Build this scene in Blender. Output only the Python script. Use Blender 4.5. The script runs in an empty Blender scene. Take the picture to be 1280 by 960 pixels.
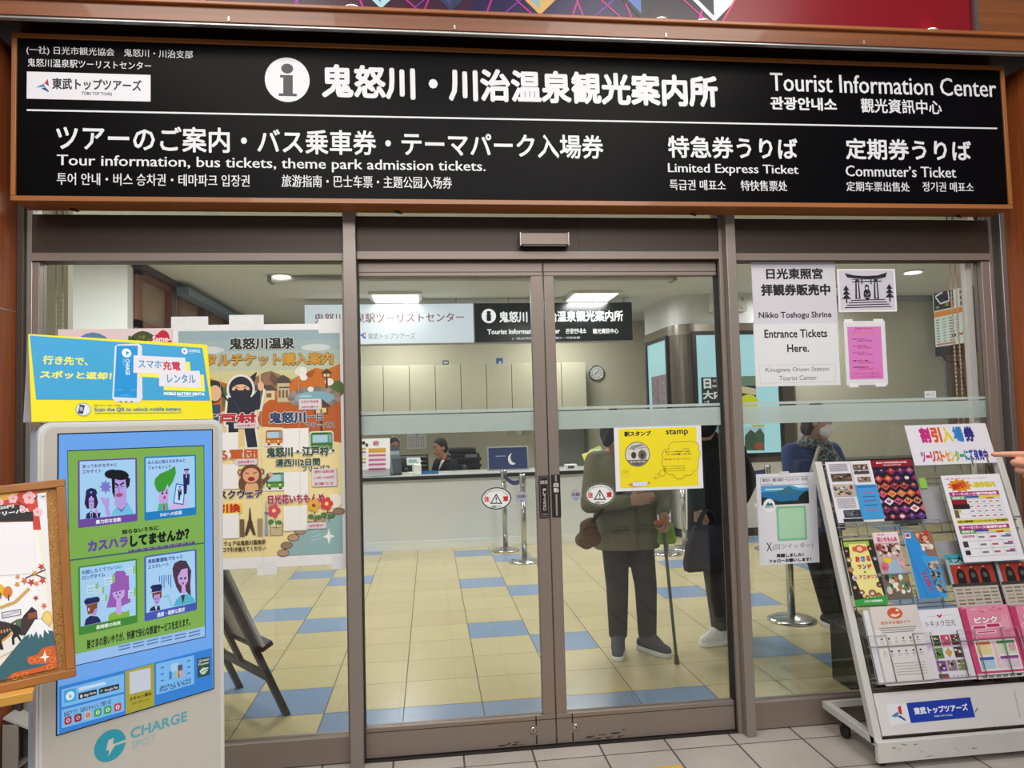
import bpy, bmesh, math, random
from mathutils import Vector as V, Matrix, Quaternion
SC = bpy.context.scene
COL = SC.collection
R = random.Random(7)

# ---------------------------------------------------------------- camera
F = 890.0                      # focal length in pixels of a 1280 x 960 frame
EYE = V((0, -3.3, 1.5))
_y = V((-103, -48, F)).normalized()            # the room's depth axis as the lens sees it
_z = V((-0.027, 1, 0)); _z.z = -(_y.x*_z.x + _y.y*_z.y)/_y.z; _z.normalize()
_x = _y.cross(_z)
if _x.x < 0: _x = -_x
RIGHT, UP, FWD = V((_x.x, _y.x, _z.x)), V((_x.y, _y.y, _z.y)), V((_x.z, _y.z, _z.z))
cam = bpy.data.cameras.new('camera'); camo = bpy.data.objects.new('camera', cam); COL.objects.link(camo)
cam.sensor_width = 36; cam.lens = 36*F/1280; cam.clip_start = .05
camo.matrix_world = Matrix(((RIGHT.x, UP.x, -FWD.x, EYE.x), (RIGHT.y, UP.y, -FWD.y, EYE.y), (RIGHT.z, UP.z, -FWD.z, EYE.z), (0, 0, 0, 1)))
SC.camera = camo

# ---------------------------------------------------------------- world, lamps, exposure
SC.view_settings.view_transform = 'Standard'; SC.view_settings.look = 'None'
SC.view_settings.gamma = 1; SC.view_settings.exposure = 0.0; SC.view_settings.use_curve_mapping = False
SC.cycles.use_denoising = True
SC.cycles.transparent_max_bounces = 16
W = bpy.data.worlds.new('concourse'); SC.world = W; W.use_nodes = True
W.node_tree.nodes['Background'].inputs[0].default_value = (.80, .86, .92, 1)
W.node_tree.nodes['Background'].inputs[1].default_value = .24
def area(name, loc, sx, sy, power, col=(1, 1, 1), rot=(0, 0, 0), spread=180):
    l = bpy.data.lights.new(name, 'AREA'); l.shape = 'RECTANGLE'; l.size = sx; l.size_y = sy
    l.energy = power; l.color = col; l.spread = math.radians(spread)
    o = bpy.data.objects.new(name, l); COL.objects.link(o); o.location = loc; o.rotation_euler = rot
    return o
area('concourse_lamp', (-1.4, -2.3, 4.3), 1.6, 1.2, 66, (1, .95, .88))
area('concourse_lamp', (1.7, -2.3, 4.3), 1.6, 1.2, 66, (1, .95, .88))
area('concourse_lamp', (0.4, -5.6, 4.6), 5.0, 1.5, 220, (1, .97, .93), (math.radians(45), 0, 0))  # added front fill, tilted to reach the sign's upper lettering
OFFICE = [(-0.36, 5.12), (1.99, 5.12), (-0.9, 2.2), (1.6, 2.2), (4.2, 2.4), (-0.4, 6.6), (1.9, 6.6), (4.6, 4.9)]
for x, y in OFFICE + [(-2.4, 2.0)]:  # the appended position is an added fill without a fitting, brightening the white partition
    area('office_lamp', (x, y, 2.93), .5, .5, 31 if y < 6 else 22, (1, .99, .97))

# ---------------------------------------------------------------- helpers
def hexc(h):
    h = h.lstrip('#'); c = [int(h[i:i+2], 16)/255 for i in (0, 2, 4)]
    return tuple(x/12.92 if x <= .04045 else ((x+.055)/1.055)**2.4 for x in c) + (1,)
_M = {}
def M(h, rough=.55, metal=0, emit=0, noise=.06, scale=30, coat=0, bump=0, spec=.5):
    key = (h, rough, metal, emit, noise, scale, coat, bump, spec)
    if key in _M: return _M[key]
    m = bpy.data.materials.new('surface_' + h.lstrip('#')); m.use_nodes = True
    nt = m.node_tree; b = nt.nodes['Principled BSDF']
    c = hexc(h)
    b.inputs['Roughness'].default_value = rough; b.inputs['Metallic'].default_value = metal
    b.inputs['Coat Weight'].default_value = coat; b.inputs['Coat Roughness'].default_value = .08
    b.inputs['Specular IOR Level'].default_value = spec
    tc = nt.nodes.new('ShaderNodeTexCoord'); nz = nt.nodes.new('ShaderNodeTexNoise')
    nz.inputs['Scale'].default_value = scale; nz.inputs['Detail'].default_value = 3
    nt.links.new(tc.outputs['Object'], nz.inputs['Vector'])
    mp = nt.nodes.new('ShaderNodeMapRange'); mp.inputs['To Min'].default_value = 1-noise; mp.inputs['To Max'].default_value = 1+noise
    nt.links.new(nz.outputs['Fac'], mp.inputs['Value'])
    hs = nt.nodes.new('ShaderNodeHueSaturation'); hs.inputs['Color'].default_value = c
    nt.links.new(mp.outputs[0], hs.inputs['Value']); nt.links.new(hs.outputs[0], b.inputs['Base Color'])
    if emit:
        nt.links.new(hs.outputs[0], b.inputs['Emission Color']); b.inputs['Emission Strength'].default_value = emit
        if emit >= .5: hs2 = hs; b.inputs['Specular IOR Level'].default_value = .3
    if bump:
        bp = nt.nodes.new('ShaderNodeBump'); bp.inputs['Strength'].default_value = bump; bp.inputs['Distance'].default_value = .004
        nt.links.new(nz.outputs['Fac'], bp.inputs['Height']); nt.links.new(bp.outputs[0], b.inputs['Normal'])
    _M[key] = m; return m
def lit(h, e=.85):
    """a surface that gives off its own light (screens and backlit signs)"""
    key = ('lit', h, e)
    if key in _M: return _M[key]
    m = bpy.data.materials.new('lit_' + h.lstrip('#')); m.use_nodes = True
    nt = m.node_tree; b = nt.nodes['Principled BSDF']; c = hexc(h)
    b.inputs['Base Color'].default_value = (c[0]*.12, c[1]*.12, c[2]*.12, 1); b.inputs['Roughness'].default_value = .25
    rg = nt.nodes.new('ShaderNodeRGB'); rg.outputs[0].default_value = c
    nt.links.new(rg.outputs[0], b.inputs['Emission Color']); b.inputs['Emission Strength'].default_value = e
    _M[key] = m; return m
def wood(h, axis='x', rough=.4, dark=.55, sc=9, coat=.15):
    key = ('wood', h, axis, rough, dark, sc)
    if key in _M: return _M[key]
    m = bpy.data.materials.new('wood_' + h.lstrip('#')); m.use_nodes = True
    nt = m.node_tree; b = nt.nodes['Principled BSDF']; b.inputs['Roughness'].default_value = rough; b.inputs['Coat Weight'].default_value = coat
    tc = nt.nodes.new('ShaderNodeTexCoord'); mp = nt.nodes.new('ShaderNodeMapping')
    s = {'x': (.5, sc*2, sc*2), 'y': (sc*2, .5, sc*2), 'z': (sc*2, sc*2, .5)}[axis]; mp.inputs['Scale'].default_value = s
    nt.links.new(tc.outputs['Object'], mp.inputs['Vector'])
    nz = nt.nodes.new('ShaderNodeTexNoise'); nz.inputs['Scale'].default_value = 2.2; nz.inputs['Detail'].default_value = 6; nz.inputs['Distortion'].default_value = .6
    nt.links.new(mp.outputs[0], nz.inputs['Vector'])
    cr = nt.nodes.new('ShaderNodeValToRGB'); c = hexc(h)
    cr.color_ramp.elements[0].position = .25; cr.color_ramp.elements[0].color = (c[0]*dark, c[1]*dark, c[2]*dark, 1)
    cr.color_ramp.elements[1].position = .7; cr.color_ramp.elements[1].color = c
    nt.links.new(nz.outputs['Fac'], cr.inputs[0]); nt.links.new(cr.outputs[0], b.inputs['Base Color'])
    _M[key] = m; return m
def speckle(h, h2, scale=260, rough=.6, name='speckle', coat=0, amt=.5):
    key = ('sp', h, h2, scale, rough)
    if key in _M: return _M[key]
    m = bpy.data.materials.new(name); m.use_nodes = True
    nt = m.node_tree; b = nt.nodes['Principled BSDF']; b.inputs['Roughness'].default_value = rough; b.inputs['Coat Weight'].default_value = coat
    tc = nt.nodes.new('ShaderNodeTexCoord')
    nz = nt.nodes.new('ShaderNodeTexNoise'); nz.inputs['Scale'].default_value = scale; nz.inputs['Detail'].default_value = 2
    n2 = nt.nodes.new('ShaderNodeTexNoise'); n2.inputs['Scale'].default_value = 2.3; n2.inputs['Detail'].default_value = 4
    for n in (nz, n2): nt.links.new(tc.outputs['Object'], n.inputs['Vector'])
    ad = nt.nodes.new('ShaderNodeMath'); ad.operation = 'MULTIPLY_ADD'; ad.inputs[1].default_value = .35
    nt.links.new(n2.outputs['Fac'], ad.inputs[0]); nt.links.new(nz.outputs['Fac'], ad.inputs[2])
    cr = nt.nodes.new('ShaderNodeValToRGB'); cr.color_ramp.elements[0].position = amt+.02; cr.color_ramp.elements[1].position = amt+.32
    cr.color_ramp.elements[0].color = hexc(h2); cr.color_ramp.elements[1].color = hexc(h)
    nt.links.new(ad.outputs[0], cr.inputs[0]); nt.links.new(cr.outputs[0], b.inputs['Base Color'])
    _M[key] = m; return m
def clear_glass(tint=(.965, .975, .97), refl=.045, name='clear_glass'):
    key = ('glass', tint, refl)
    if key in _M: return _M[key]
    m = bpy.data.materials.new(name); m.use_nodes = True; nt = m.node_tree
    nt.nodes.remove(nt.nodes['Principled BSDF']); out = nt.nodes['Material Output']
    t = nt.nodes.new('ShaderNodeBsdfTransparent'); t.inputs[0].default_value = tint + (1,)
    g = nt.nodes.new('ShaderNodeBsdfGlossy'); g.inputs['Roughness'].default_value = .0; g.inputs[0].default_value = (1, 1, 1, 1)
    fr = nt.nodes.new('ShaderNodeFresnel'); fr.inputs['IOR'].default_value = 1.5
    ad = nt.nodes.new('ShaderNodeMath'); ad.operation = 'MULTIPLY_ADD'; ad.inputs[1].default_value = 1.0; ad.inputs[2].default_value = refl-.05
    nt.links.new(fr.outputs[0], ad.inputs[0])
    mx = nt.nodes.new('ShaderNodeMixShader'); nt.links.new(ad.outputs[0], mx.inputs[0]); nt.links.new(t.outputs[0], mx.inputs[1]); nt.links.new(g.outputs[0], mx.inputs[2])
    nt.links.new(mx.outputs[0], out.inputs['Surface']); _M[key] = m; return m
def frosted(h='#dbe5e3', solid=.70):
    key = ('frost', h, solid)
    if key in _M: return _M[key]
    m = bpy.data.materials.new('frosted_film'); m.use_nodes = True; nt = m.node_tree
    nt.nodes.remove(nt.nodes['Principled BSDF']); out = nt.nodes['Material Output']; c = hexc(h)
    t = nt.nodes.new('ShaderNodeBsdfTransparent'); d = nt.nodes.new('ShaderNodeBsdfDiffuse'); l = nt.nodes.new('ShaderNodeBsdfTranslucent')
    d.inputs[0].default_value = c; l.inputs[0].default_value = c
    a = nt.nodes.new('ShaderNodeMixShader'); a.inputs[0].default_value = .75
    nt.links.new(d.outputs[0], a.inputs[1]); nt.links.new(l.outputs[0], a.inputs[2])
    mx = nt.nodes.new('ShaderNodeMixShader'); mx.inputs[0].default_value = solid
    nt.links.new(t.outputs[0], mx.inputs[1]); nt.links.new(a.outputs[0], mx.inputs[2]); nt.links.new(mx.outputs[0], out.inputs['Surface'])
    _M[key] = m; return m

def ray(px, py):
    return (RIGHT*((px-640)/F) + UP*((480-py)/F) + FWD)
def at_y(px, py, y):
    r = ray(px, py); return EYE + r*((y-EYE.y)/r.y)
def at_z(px, py, z):
    r = ray(px, py); return EYE + r*((z-EYE.z)/r.z)
def at_d(px, py, d):
    return EYE + ray(px, py)*d

class Fr:
    """a frame: a along u, b along v, c along n"""
    def __init__(s, o, u, v, n=None):
        s.o, s.u, s.v = V(o), V(u).normalized(), V(v).normalized()
        s.n = V(n).normalized() if n else s.u.cross(s.v)
    def p(s, a, b, c=0): return s.o + s.u*a + s.v*b + s.n*c
    def loc(s, px, py, c=0):
        r = ray(px, py); o = s.o + s.n*c
        q = EYE + r*((o-EYE).dot(s.n)/r.dot(s.n)) - s.o
        return q.dot(s.u), q.dot(s.v)
WORLD = Fr((0, 0, 0), (1, 0, 0), (0, 1, 0))
def facing(y, x=0, z=0):            # an upright plane that faces the concourse: a = X, b = Z, c = towards the viewer
    return Fr((x, y, z), (1, 0, 0), (0, 0, 1), (0, -1, 0))

class B:
    """collects shapes; build() links them as one mesh object"""
    def __init__(s): s.bm = bmesh.new(); s.mats = []
    def mi(s, m):
        if m not in s.mats: s.mats.append(m)
        return s.mats.index(m)
    def face(s, pts, m, smooth=False):
        try: f = s.bm.faces.new([s.bm.verts.new(p) for p in pts])
        except ValueError: return
        f.material_index = s.mi(m); f.smooth = smooth; return f
    def box(s, a0, a1, b0, b1, c0, c1, m, fr=WORLD, bev=0, seg=2):
        k = s.mi(m)
        vs = [s.bm.verts.new(fr.p(a, b, c)) for c in (c0, c1) for b in (b0, b1) for a in (a0, a1)]
        fs = []
        for q in ((0, 2, 3, 1), (4, 5, 7, 6), (0, 1, 5, 4), (2, 6, 7, 3), (0, 4, 6, 2), (1, 3, 7, 5)):
            f = s.bm.faces.new([vs[i] for i in q]); f.material_index = k; fs.append(f)
        if bev:
            es = {e for f in fs for e in f.edges}
            r = bmesh.ops.bevel(s.bm, geom=list(es), offset=bev, segments=seg, affect='EDGES', profile=.5)
            for f in r['faces']: f.material_index = k; f.smooth = True
        return s
    def prism(s, pts, c0, c1, m, fr=WORLD, m2=None):
        k = s.mi(m); k2 = s.mi(m2) if m2 else k
        lo = [s.bm.verts.new(fr.p(a, b, c0)) for a, b in pts]; hi = [s.bm.verts.new(fr.p(a, b, c1)) for a, b in pts]
        f = s.bm.faces.new(lo); f.material_index = k; f = s.bm.faces.new(hi); f.material_index = k2
        n = len(pts)
        for i in range(n):
            f = s.bm.faces.new((lo[i], lo[(i+1) % n], hi[(i+1) % n], hi[i])); f.material_index = k
        return s
    def rings(s, rings, m, cap=True, smooth=True):
        k = s.mi(m); L = [[s.bm.verts.new(p) for p in r] for r in rings]; n = len(L[0])
        for A, C in zip(L, L[1:]):
            for i in range(n):
                f = s.bm.faces.new((A[i], A[(i+1) % n], C[(i+1) % n], C[i])); f.material_index = k; f.smooth = smooth
        if cap:
            for r in (L[0], L[-1]):
                f = s.bm.faces.new(r); f.material_index = k
        return s
    def tube(s, pts, r, m, seg=8, cap=True):
        pts = [V(p) for p in pts]; rs = r if isinstance(r, (list, tuple)) else [r]*len(pts)
        t0 = (pts[1]-pts[0]).normalized(); x = t0.orthogonal().normalized(); out = []
        for i, p in enumerate(pts):
            t = (pts[min(i+1, len(pts)-1)] - pts[max(i-1, 0)]).normalized()
            x = (x - t*x.dot(t)).normalized(); y = t.cross(x)
            out.append([p + (x*math.cos(2*math.pi*j/seg) + y*math.sin(2*math.pi*j/seg))*rs[i] for j in range(seg)])
        return s.rings(out, m, cap)
    def lathe(s, o, prof, m, axis=(0, 0, 1), seg=24):
        ax = V(axis).normalized(); x = ax.orthogonal().normalized(); y = ax.cross(x); o = V(o)
        return s.rings([[o + ax*z + (x*math.cos(2*math.pi*j/seg) + y*math.sin(2*math.pi*j/seg))*max(r, 1e-4) for j in range(seg)] for r, z in prof], m)
    def ell(s, c, rx, m, fr=WORLD, seg=16, rg=10):
        c = V(c); out = []
        for i in range(rg+1):
            t = math.pi*(i/rg); z = -math.cos(t); q = max(math.sin(t), 1e-3)
            out.append([c + fr.u*(rx[0]*q*math.cos(2*math.pi*j/seg)) + fr.v*(rx[1]*q*math.sin(2*math.pi*j/seg)) + fr.n*(rx[2]*z) for j in range(seg)])
        return s.rings(out, m)
    def cap(s, p0, r0, p1, r1, m, seg=12):
        """a tapered capsule"""
        p0, p1 = V(p0), V(p1); t = p1-p0; L = max(t.length, 1e-4); t = t/L if t.length > 1e-5 else V((0, 0, 1))
        prof = [(-r0*math.cos(a), r0*math.sin(a)) for a in (.02, .5, 1.05)] + [(0, r0), (L, r1)] + [(L + r1*math.sin(a), r1*math.cos(a)) for a in (.52, 1.07, 1.55)]
        x = t.orthogonal().normalized(); y = t.cross(x)
        return s.rings([[p0 + t*z + (x*math.cos(2*math.pi*j/seg)+y*math.sin(2*math.pi*j/seg))*max(r, 1e-4) for j in range(seg)] for z, r in prof], m)
    def build(s, name, root=None, kind=None, smooth=False):
        bmesh.ops.recalc_face_normals(s.bm, faces=s.bm.faces[:])
        me = bpy.data.meshes.new(name); s.bm.to_mesh(me); s.bm.free()
        for m in s.mats: me.materials.append(m)
        return link(name, me, root, kind)
def origin_of(root):
    o = V((0, 0, 0))
    while root is not None: o += root.location; root = root.parent
    return o
def link(name, me, root=None, kind=None):
    o = bpy.data.objects.new(name, me); COL.objects.link(o)
    if root is not None:
        me.transform(Matrix.Translation(-origin_of(root))); o.parent = root
    else:
        c = V((0, 0, 0)); n = len(me.vertices)
        if n and kind != 'structure':
            xs = [v.co for v in me.vertices]
            c = V(((min(v.x for v in xs)+max(v.x for v in xs))/2, (min(v.y for v in xs)+max(v.y for v in xs))/2, min(v.z for v in xs)))
            me.transform(Matrix.Translation(-c)); o.location = c
    if kind: o['kind'] = kind
    return o
def thing(name, label, cat, loc=(0, 0, 0), group=None):
    o = bpy.data.objects.new(name, None); COL.objects.link(o); o.empty_display_size = .1
    o.location = loc; o['label'] = label; o['category'] = cat
    if group: o['group'] = group
    return o
def tag(o, label, cat, group=None):
    o['label'] = label; o['category'] = cat
    if group: o['group'] = group
    return o
def copy_tree(o, parent=None):
    c = o.copy(); COL.objects.link(c)
    if parent is not None: c.parent = parent
    for ch in list(o.children): copy_tree(ch, c)
    return c
_cu = bpy.data.curves.new('type', 'FONT'); _cu.resolution_u = 2; _ob = bpy.data.objects.new('type', _cu)
def glyphs(t, bold=0, spacing=1.0):
    _cu.body = t; _cu.offset = bold; _cu.space_character = spacing
    me = bpy.data.meshes.new_from_object(_ob)
    vs = [v.co.copy() for v in me.vertices]; fs = [list(p.vertices) for p in me.polygons]
    bpy.data.meshes.remove(me); return vs, fs

class Pr(B):
    """printing on a flat surface: coordinates are photograph pixels or (cv given) the sheet's own 0..1 from its top corner"""
    def __init__(s, fr, c0=.0006, sheet=None, mat=None, step=.00002):
        super().__init__(); s.fr = fr; s.c = c0; s.step = step; s.sheet = sheet; s.mk = mat or (lambda h: M(h, .6, noise=.02))
    t = None; lev = False
    def lift(s, c): s.c = max(s.c, c)
    def cv(s, x, y):
        if s.t: x, y = s.t[0] + x/s.t[2], s.t[1] + y/s.t[2]
        if s.sheet: a0, b1, w, h = s.sheet; return a0 + x*w, b1 - y*h
        return s.fr.loc(x, y, s.c)
    def m(s, h): return s.mk(h) if isinstance(h, str) else h
    def ab(s, x0, y0, x1, y1):
        xc, yc = (x0+x1)/2, (y0+y1)/2
        return s.cv(x0, yc)[0], s.cv(x1, yc)[0], s.cv(xc, y1)[1], s.cv(xc, y0)[1]
    def flat(s, pts, h):
        s.c += s.step; s.face([s.fr.p(a, b, s.c) for a, b in pts], s.m(h)); return s
    def poly(s, pts, h): return s.flat([s.cv(*p) for p in pts], h)
    def rect(s, x0, y0, x1, y1, h, rot=0, r=0):
        if s.lev: rot = 0
        a0, a1, b0, b1 = s.ab(x0, y0, x1, y1)
        if r:
            pts = []; r = min(r, (a1-a0)/2.01, (b1-b0)/2.01)
            for cx, cy, t in ((a1-r, b1-r, 0), (a0+r, b1-r, 1), (a0+r, b0+r, 2), (a1-r, b0+r, 3)):
                pts += [(cx + r*math.cos(math.pi/2*(t+k/5)), cy + r*math.sin(math.pi/2*(t+k/5))) for k in range(6)]
        else: pts = [(a0, b0), (a1, b0), (a1, b1), (a0, b1)]
        return s.flat(s.rot(pts, rot), h)
    def rot(s, pts, rot):
        if not rot: return pts
        ca = sum(p[0] for p in pts)/len(pts); cb = sum(p[1] for p in pts)/len(pts); c, n = math.cos(rot), math.sin(rot)
        return [(ca+(a-ca)*c-(b-cb)*n, cb+(a-ca)*n+(b-cb)*c) for a, b in pts]
    def ellip(s, x0, y0, x1, y1, h, rot=0, n=28):
        a0, a1, b0, b1 = s.ab(x0, y0, x1, y1); ca, cb, ra, rb = (a0+a1)/2, (b0+b1)/2, (a1-a0)/2, (b1-b0)/2
        return s.flat(s.rot([(ca+ra*math.cos(2*math.pi*k/n), cb+rb*math.sin(2*math.pi*k/n)) for k in range(n)], rot), h)
    def ring(s, x0, y0, x1, y1, w, h, n=36):
        a0, a1, b0, b1 = s.ab(x0, y0, x1, y1); ca, cb, ra, rb = (a0+a1)/2, (b0+b1)/2, (a1-a0)/2, (b1-b0)/2; s.c += s.step
        for k in range(n):
            t, u = 2*math.pi*k/n, 2*math.pi*(k+1)/n
            s.face([s.fr.p(ca+(ra+e)*math.cos(q), cb+(rb+e)*math.sin(q), s.c) for q, e in ((t, 0), (u, 0), (u, -w), (t, -w))], s.m(h))
        return s
    def line(s, x0, y0, x1, y1, w, h):
        p, q = V(s.cv(x0, y0)), V(s.cv(x1, y1)); d = (q-p).normalized(); n = V((-d.y, d.x))*w/2
        return s.flat([tuple(p+n), tuple(p-n), tuple(q-n), tuple(q+n)], h)
    def frame(s, x0, y0, x1, y1, w, h):
        a0, a1, b0, b1 = s.ab(x0, y0, x1, y1); c = s.c
        for r in ((a0, a1, b0, b0+w), (a0, a1, b1-w, b1), (a0, a0+w, b0, b1), (a1-w, a1, b0, b1)):
            s.c = c; s.flat([(r[0], r[2]), (r[1], r[2]), (r[1], r[3]), (r[0], r[3])], h)
        return s
    def text(s, t, x0, y0, x1, y1, h, bold=0, rot=0, slant=0, edge=None, ew=.05):
        if s.lev and rot and abs(rot) < 1:
            yc = (y0+y1)/2; hh = max((y1-y0)-abs(rot)*(x1-x0)*s.lev, (y1-y0)*.35)/2; y0, y1, rot = yc-hh, yc+hh, 0
        a0, a1, b0, b1 = s.ab(x0, y0, x1, y1)
        vs, fs = glyphs(t)
        if not vs: return s
        bold = max(bold, 0)*1.15
        l, r, lo, hi = min(v.x for v in vs)-bold, max(v.x for v in vs)+bold, min(v.y for v in vs)-bold, max(v.y for v in vs)+bold
        ca, cb = (a0+a1)/2, (b0+b1)/2; sx, sy = (a1-a0)/max(r-l, 1e-6), (b1-b0)/max(hi-lo, 1e-6); c, n = math.cos(rot), math.sin(rot)
        def put(h, w, k):
            s.c += s.step; m = s.mi(s.m(h))
            if w == 0: offs = [(0, 0)]
            elif w < .016: offs = [(-w, 0), (w, 0)]
            else: offs = [(w*math.cos(2*math.pi*i/k), w*math.sin(2*math.pi*i/k)) for i in range(k)] + ([(0, 0)] if w > .03 else [])
            for i, (ox, oy) in enumerate(offs):
                bvs = []
                for v in vs:
                    y = (v.y+oy-(lo+hi)/2)*sy; x = (v.x+ox-(l+r)/2)*sx + y*slant
                    bvs.append(s.bm.verts.new(s.fr.p(ca+x*c-y*n, cb+x*n+y*c, s.c + i*2e-6)))
                for f in fs:
                    try: q = s.bm.faces.new([bvs[i] for i in f]); q.material_index = m
                    except ValueError: pass
        if edge: put(edge, bold+ew, 8)
        put(h, bold, 6)
        return s
    def vtext(s, t, x0, y0, x1, y1, h, bold=0):
        n = len(t)
        for i, ch in enumerate(t): s.text(ch, x0, y0+(y1-y0)*i/n, x1, y0+(y1-y0)*(i+.86)/n, h, bold)
        return s
    def build(s, name, root=None, kind=None):
        for f in s.bm.faces:
            f.normal_update()
            if f.normal.dot(s.fr.n) < 0: f.normal_flip()
        me = bpy.data.meshes.new(name); s.bm.to_mesh(me); s.bm.free()
        for m in s.mats: me.materials.append(m)
        return link(name, me, root, kind)
def sheet(name, label, cat, fr, box, col='#eceaea', th=.0012, rough=.35, group=None, tape=True):
    """a thin sheet on a surface; returns its root and its size box (a0, b1, w, h) for printing"""
    a0, a1, b0, b1 = box
    root = thing(name, label, cat, fr.p((a0+a1)/2, b0, 0), group)
    b = B(); b.box(a0, a1, b0, b1, .0002, th, M(col, rough, noise=.02), fr); b.build('paper_sheet', root)
    return root, (a0, b1, a1-a0, b1-b0)
def pxbox(fr, pts):
    """the upright rectangle on a plane that best fits four corner pixels (tl, tr, br, bl)"""
    q = [fr.loc(*p) for p in pts]
    return ((q[0][0]+q[3][0])/2, (q[1][0]+q[2][0])/2, (q[2][1]+q[3][1])/2, (q[0][1]+q[1][1])/2)
def struct(b, name, root=None): return b.build(name, root, None if root is not None else 'structure')
# ---------------------------------------------------------------- floors
def tiles(name, xs, ys, pick, joint, gap, z=0.0, half=None):
    b = B(); b.box(xs[0], xs[-1], ys[0], ys[-1], z-.06, z-.0015, joint)
    for i, (x0, x1) in enumerate(zip(xs, xs[1:])):
        for j, (y0, y1) in enumerate(zip(ys, ys[1:])):
            b.face([(x0+gap, y0+gap*.75, z), (x1-gap, y0+gap*.75, z), (x1-gap, y1-gap*.75, z), (x0+gap, y1-gap*.75, z)], pick(i, j, (x0+x1)/2, (y0+y1)/2))
    return b.build(name, None, 'structure')
stone = [speckle('#c4bcb4', '#978e87', 300, .62, 'terrazzo_tile'), speckle('#beb7b0', '#928a83', 300, .62, 'terrazzo_tile_b')]
tactile = M('#d9ac2a', .6)
xs = [.431+.3105*k for k in range(-14, 15)]; ys = [-.1175-.2745*k for k in range(20, -1, -1)] + [.03]
tiles('floor', xs, ys, lambda i, j, x, y: tactile if (-.4 < y < -.25 and .1 < x < 1.0 and False) else stone[(i*7+j*3) % 2], M('#5b524d', .8), .0045)
vinyl_y = [M('#c4b88e', .22, noise=.04, scale=5, spec=.45), M('#c0b48a', .22, noise=.04, scale=5, spec=.45), M('#c2b68c', .22, noise=.04, scale=5, spec=.45)]
vinyl_b = [M('#7d97ba', .24, noise=.06, scale=5, spec=.45), M('#7993b6', .24, noise=.06, scale=5, spec=.45)]
def vpick(i, j, x, y):
    k = round((x-.248-.2065)/.413); r = round((y-.588-.1875)/.375); h = (i*13+j*7) % 3
    if r < 0: return vinyl_b[h % 2] if -.6 < x < 1.5 else vinyl_y[h]
    m, c = k//4, k % 4
    if c in (0, 1) and r % 4 == ((3 if m % 2 == 0 else 1) - c) % 4: return vinyl_b[h % 2]
    return vinyl_y[h]
xs = [.248+.413*k for k in range(-9, 17)]; ys = [.03, .213] + [.588+.375*k for k in range(0, 20)]
ys = [.03, .588] + [.588+.375*k for k in range(1, 20)]
tiles('floor', xs, ys, vpick, M('#4a463a', .7), .0026)
b = B(); b.box(.1, 1.04, -.56, -.268, 0, .004, tactile)
for i in range(12):
    for j in range(3): b.lathe((.14+i*.075, -.31-j*.08, .004), [(.014, 0), (.011, .004), (.0, .0045)], tactile, seg=10)
struct(b, 'trim_1')

# ---------------------------------------------------------------- station wall: wood blocks, fascia, ledge
wl = wood('#a4562a', 'z', dark=.52); wf = wood('#854a20', 'x', dark=.62); w_shade = wood('#54260f', 'x', dark=.6)  # the darkest wood puts the shade of the sign recess into its colour
metal_line = M('#b9b4ae', .35, .8)
b = B(); b.box(-3.4, -1.765, -.34, .12, 0, 3.17, wl); b.box(-1.767, -1.763, -.34, 0, 2.02, 2.026, metal_line); struct(b, 'wall_left')
b = B(); b.box(2.935, 4.6, -.34, .12, 0, 3.17, wl); struct(b, 'wall_right')
b = B(); b.box(-1.765, 2.935, .0, .12, 2.56, 3.5, w_shade); struct(b, 'wall_front')
b = B(); b.box(-3.4, 4.6, -.32, -.295, 3.178, 3.241, wf); b.box(-3.4, 4.6, -.338, -.27, 3.241, 3.259, wood('#9e5b2c', 'x', dark=.7), bev=.004); struct(b, 'trim_2')
b = B(); b.box(-3.4, 4.6, -.27, .12, 3.27, 4.4, wf); b.box(-3.4, 4.6, -.28, .12, 3.259, 3.27, w_shade); struct(b, 'wall_front')

# ---------------------------------------------------------------- glazed shop front
bronze = M('#877a71', .4, .25, noise=.03, scale=8); bronze_shade = M('#43362e', .45, .3, noise=.03, scale=8)  # the darker header bronze has the sign's shadow in its colour
bronze_l = M('#90857d', .36, .3, noise=.03, scale=8); rubber = M('#1c1a19', .7); steel = M('#b8b6b2', .22, .9, noise=.02)
glass = clear_glass(); film = frosted()
b = B(); b.box(-.374, -.316, -.052, .075, 0, 2.56, bronze_l, bev=.003); b.box(-.316, -.312, -.01, .06, 0, 2.25, rubber); struct(b, 'trim_3')
b = B(); b.box(1.433, 1.481, -.062, .075, 0, 2.56, bronze_l, bev=.003); b.box(1.412, 1.433, -.02, .075, 0, 2.56, bronze, bev=.002); b.box(1.409, 1.412, -.0, .06, 0, 2.25, rubber); struct(b, 'trim_4')
b = B()
b.box(-.316, 1.412, -.012, .08, 2.254, 2.457, bronze_shade, bev=.003); b.box(-.316, 1.412, -.02, -.012, 2.254, 2.292, bronze, bev=.002)  # shaded tone above, lit tone on the lower band
b.box(.722, .7232, -.0128, -.011, 2.292, 2.457, rubber)
struct(b, 'trim_5')
for nm, x0, x1 in (('trim_6', -1.71, -.374), ('trim_7', 1.481, 2.86)):
    b = B(); b.box(x0, x1, -.008, .075, 2.25, 2.457, bronze_shade, bev=.003); b.box(x0, x1, -.012, -.008, 2.25, 2.285, bronze, bev=.001); struct(b, nm)
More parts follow.
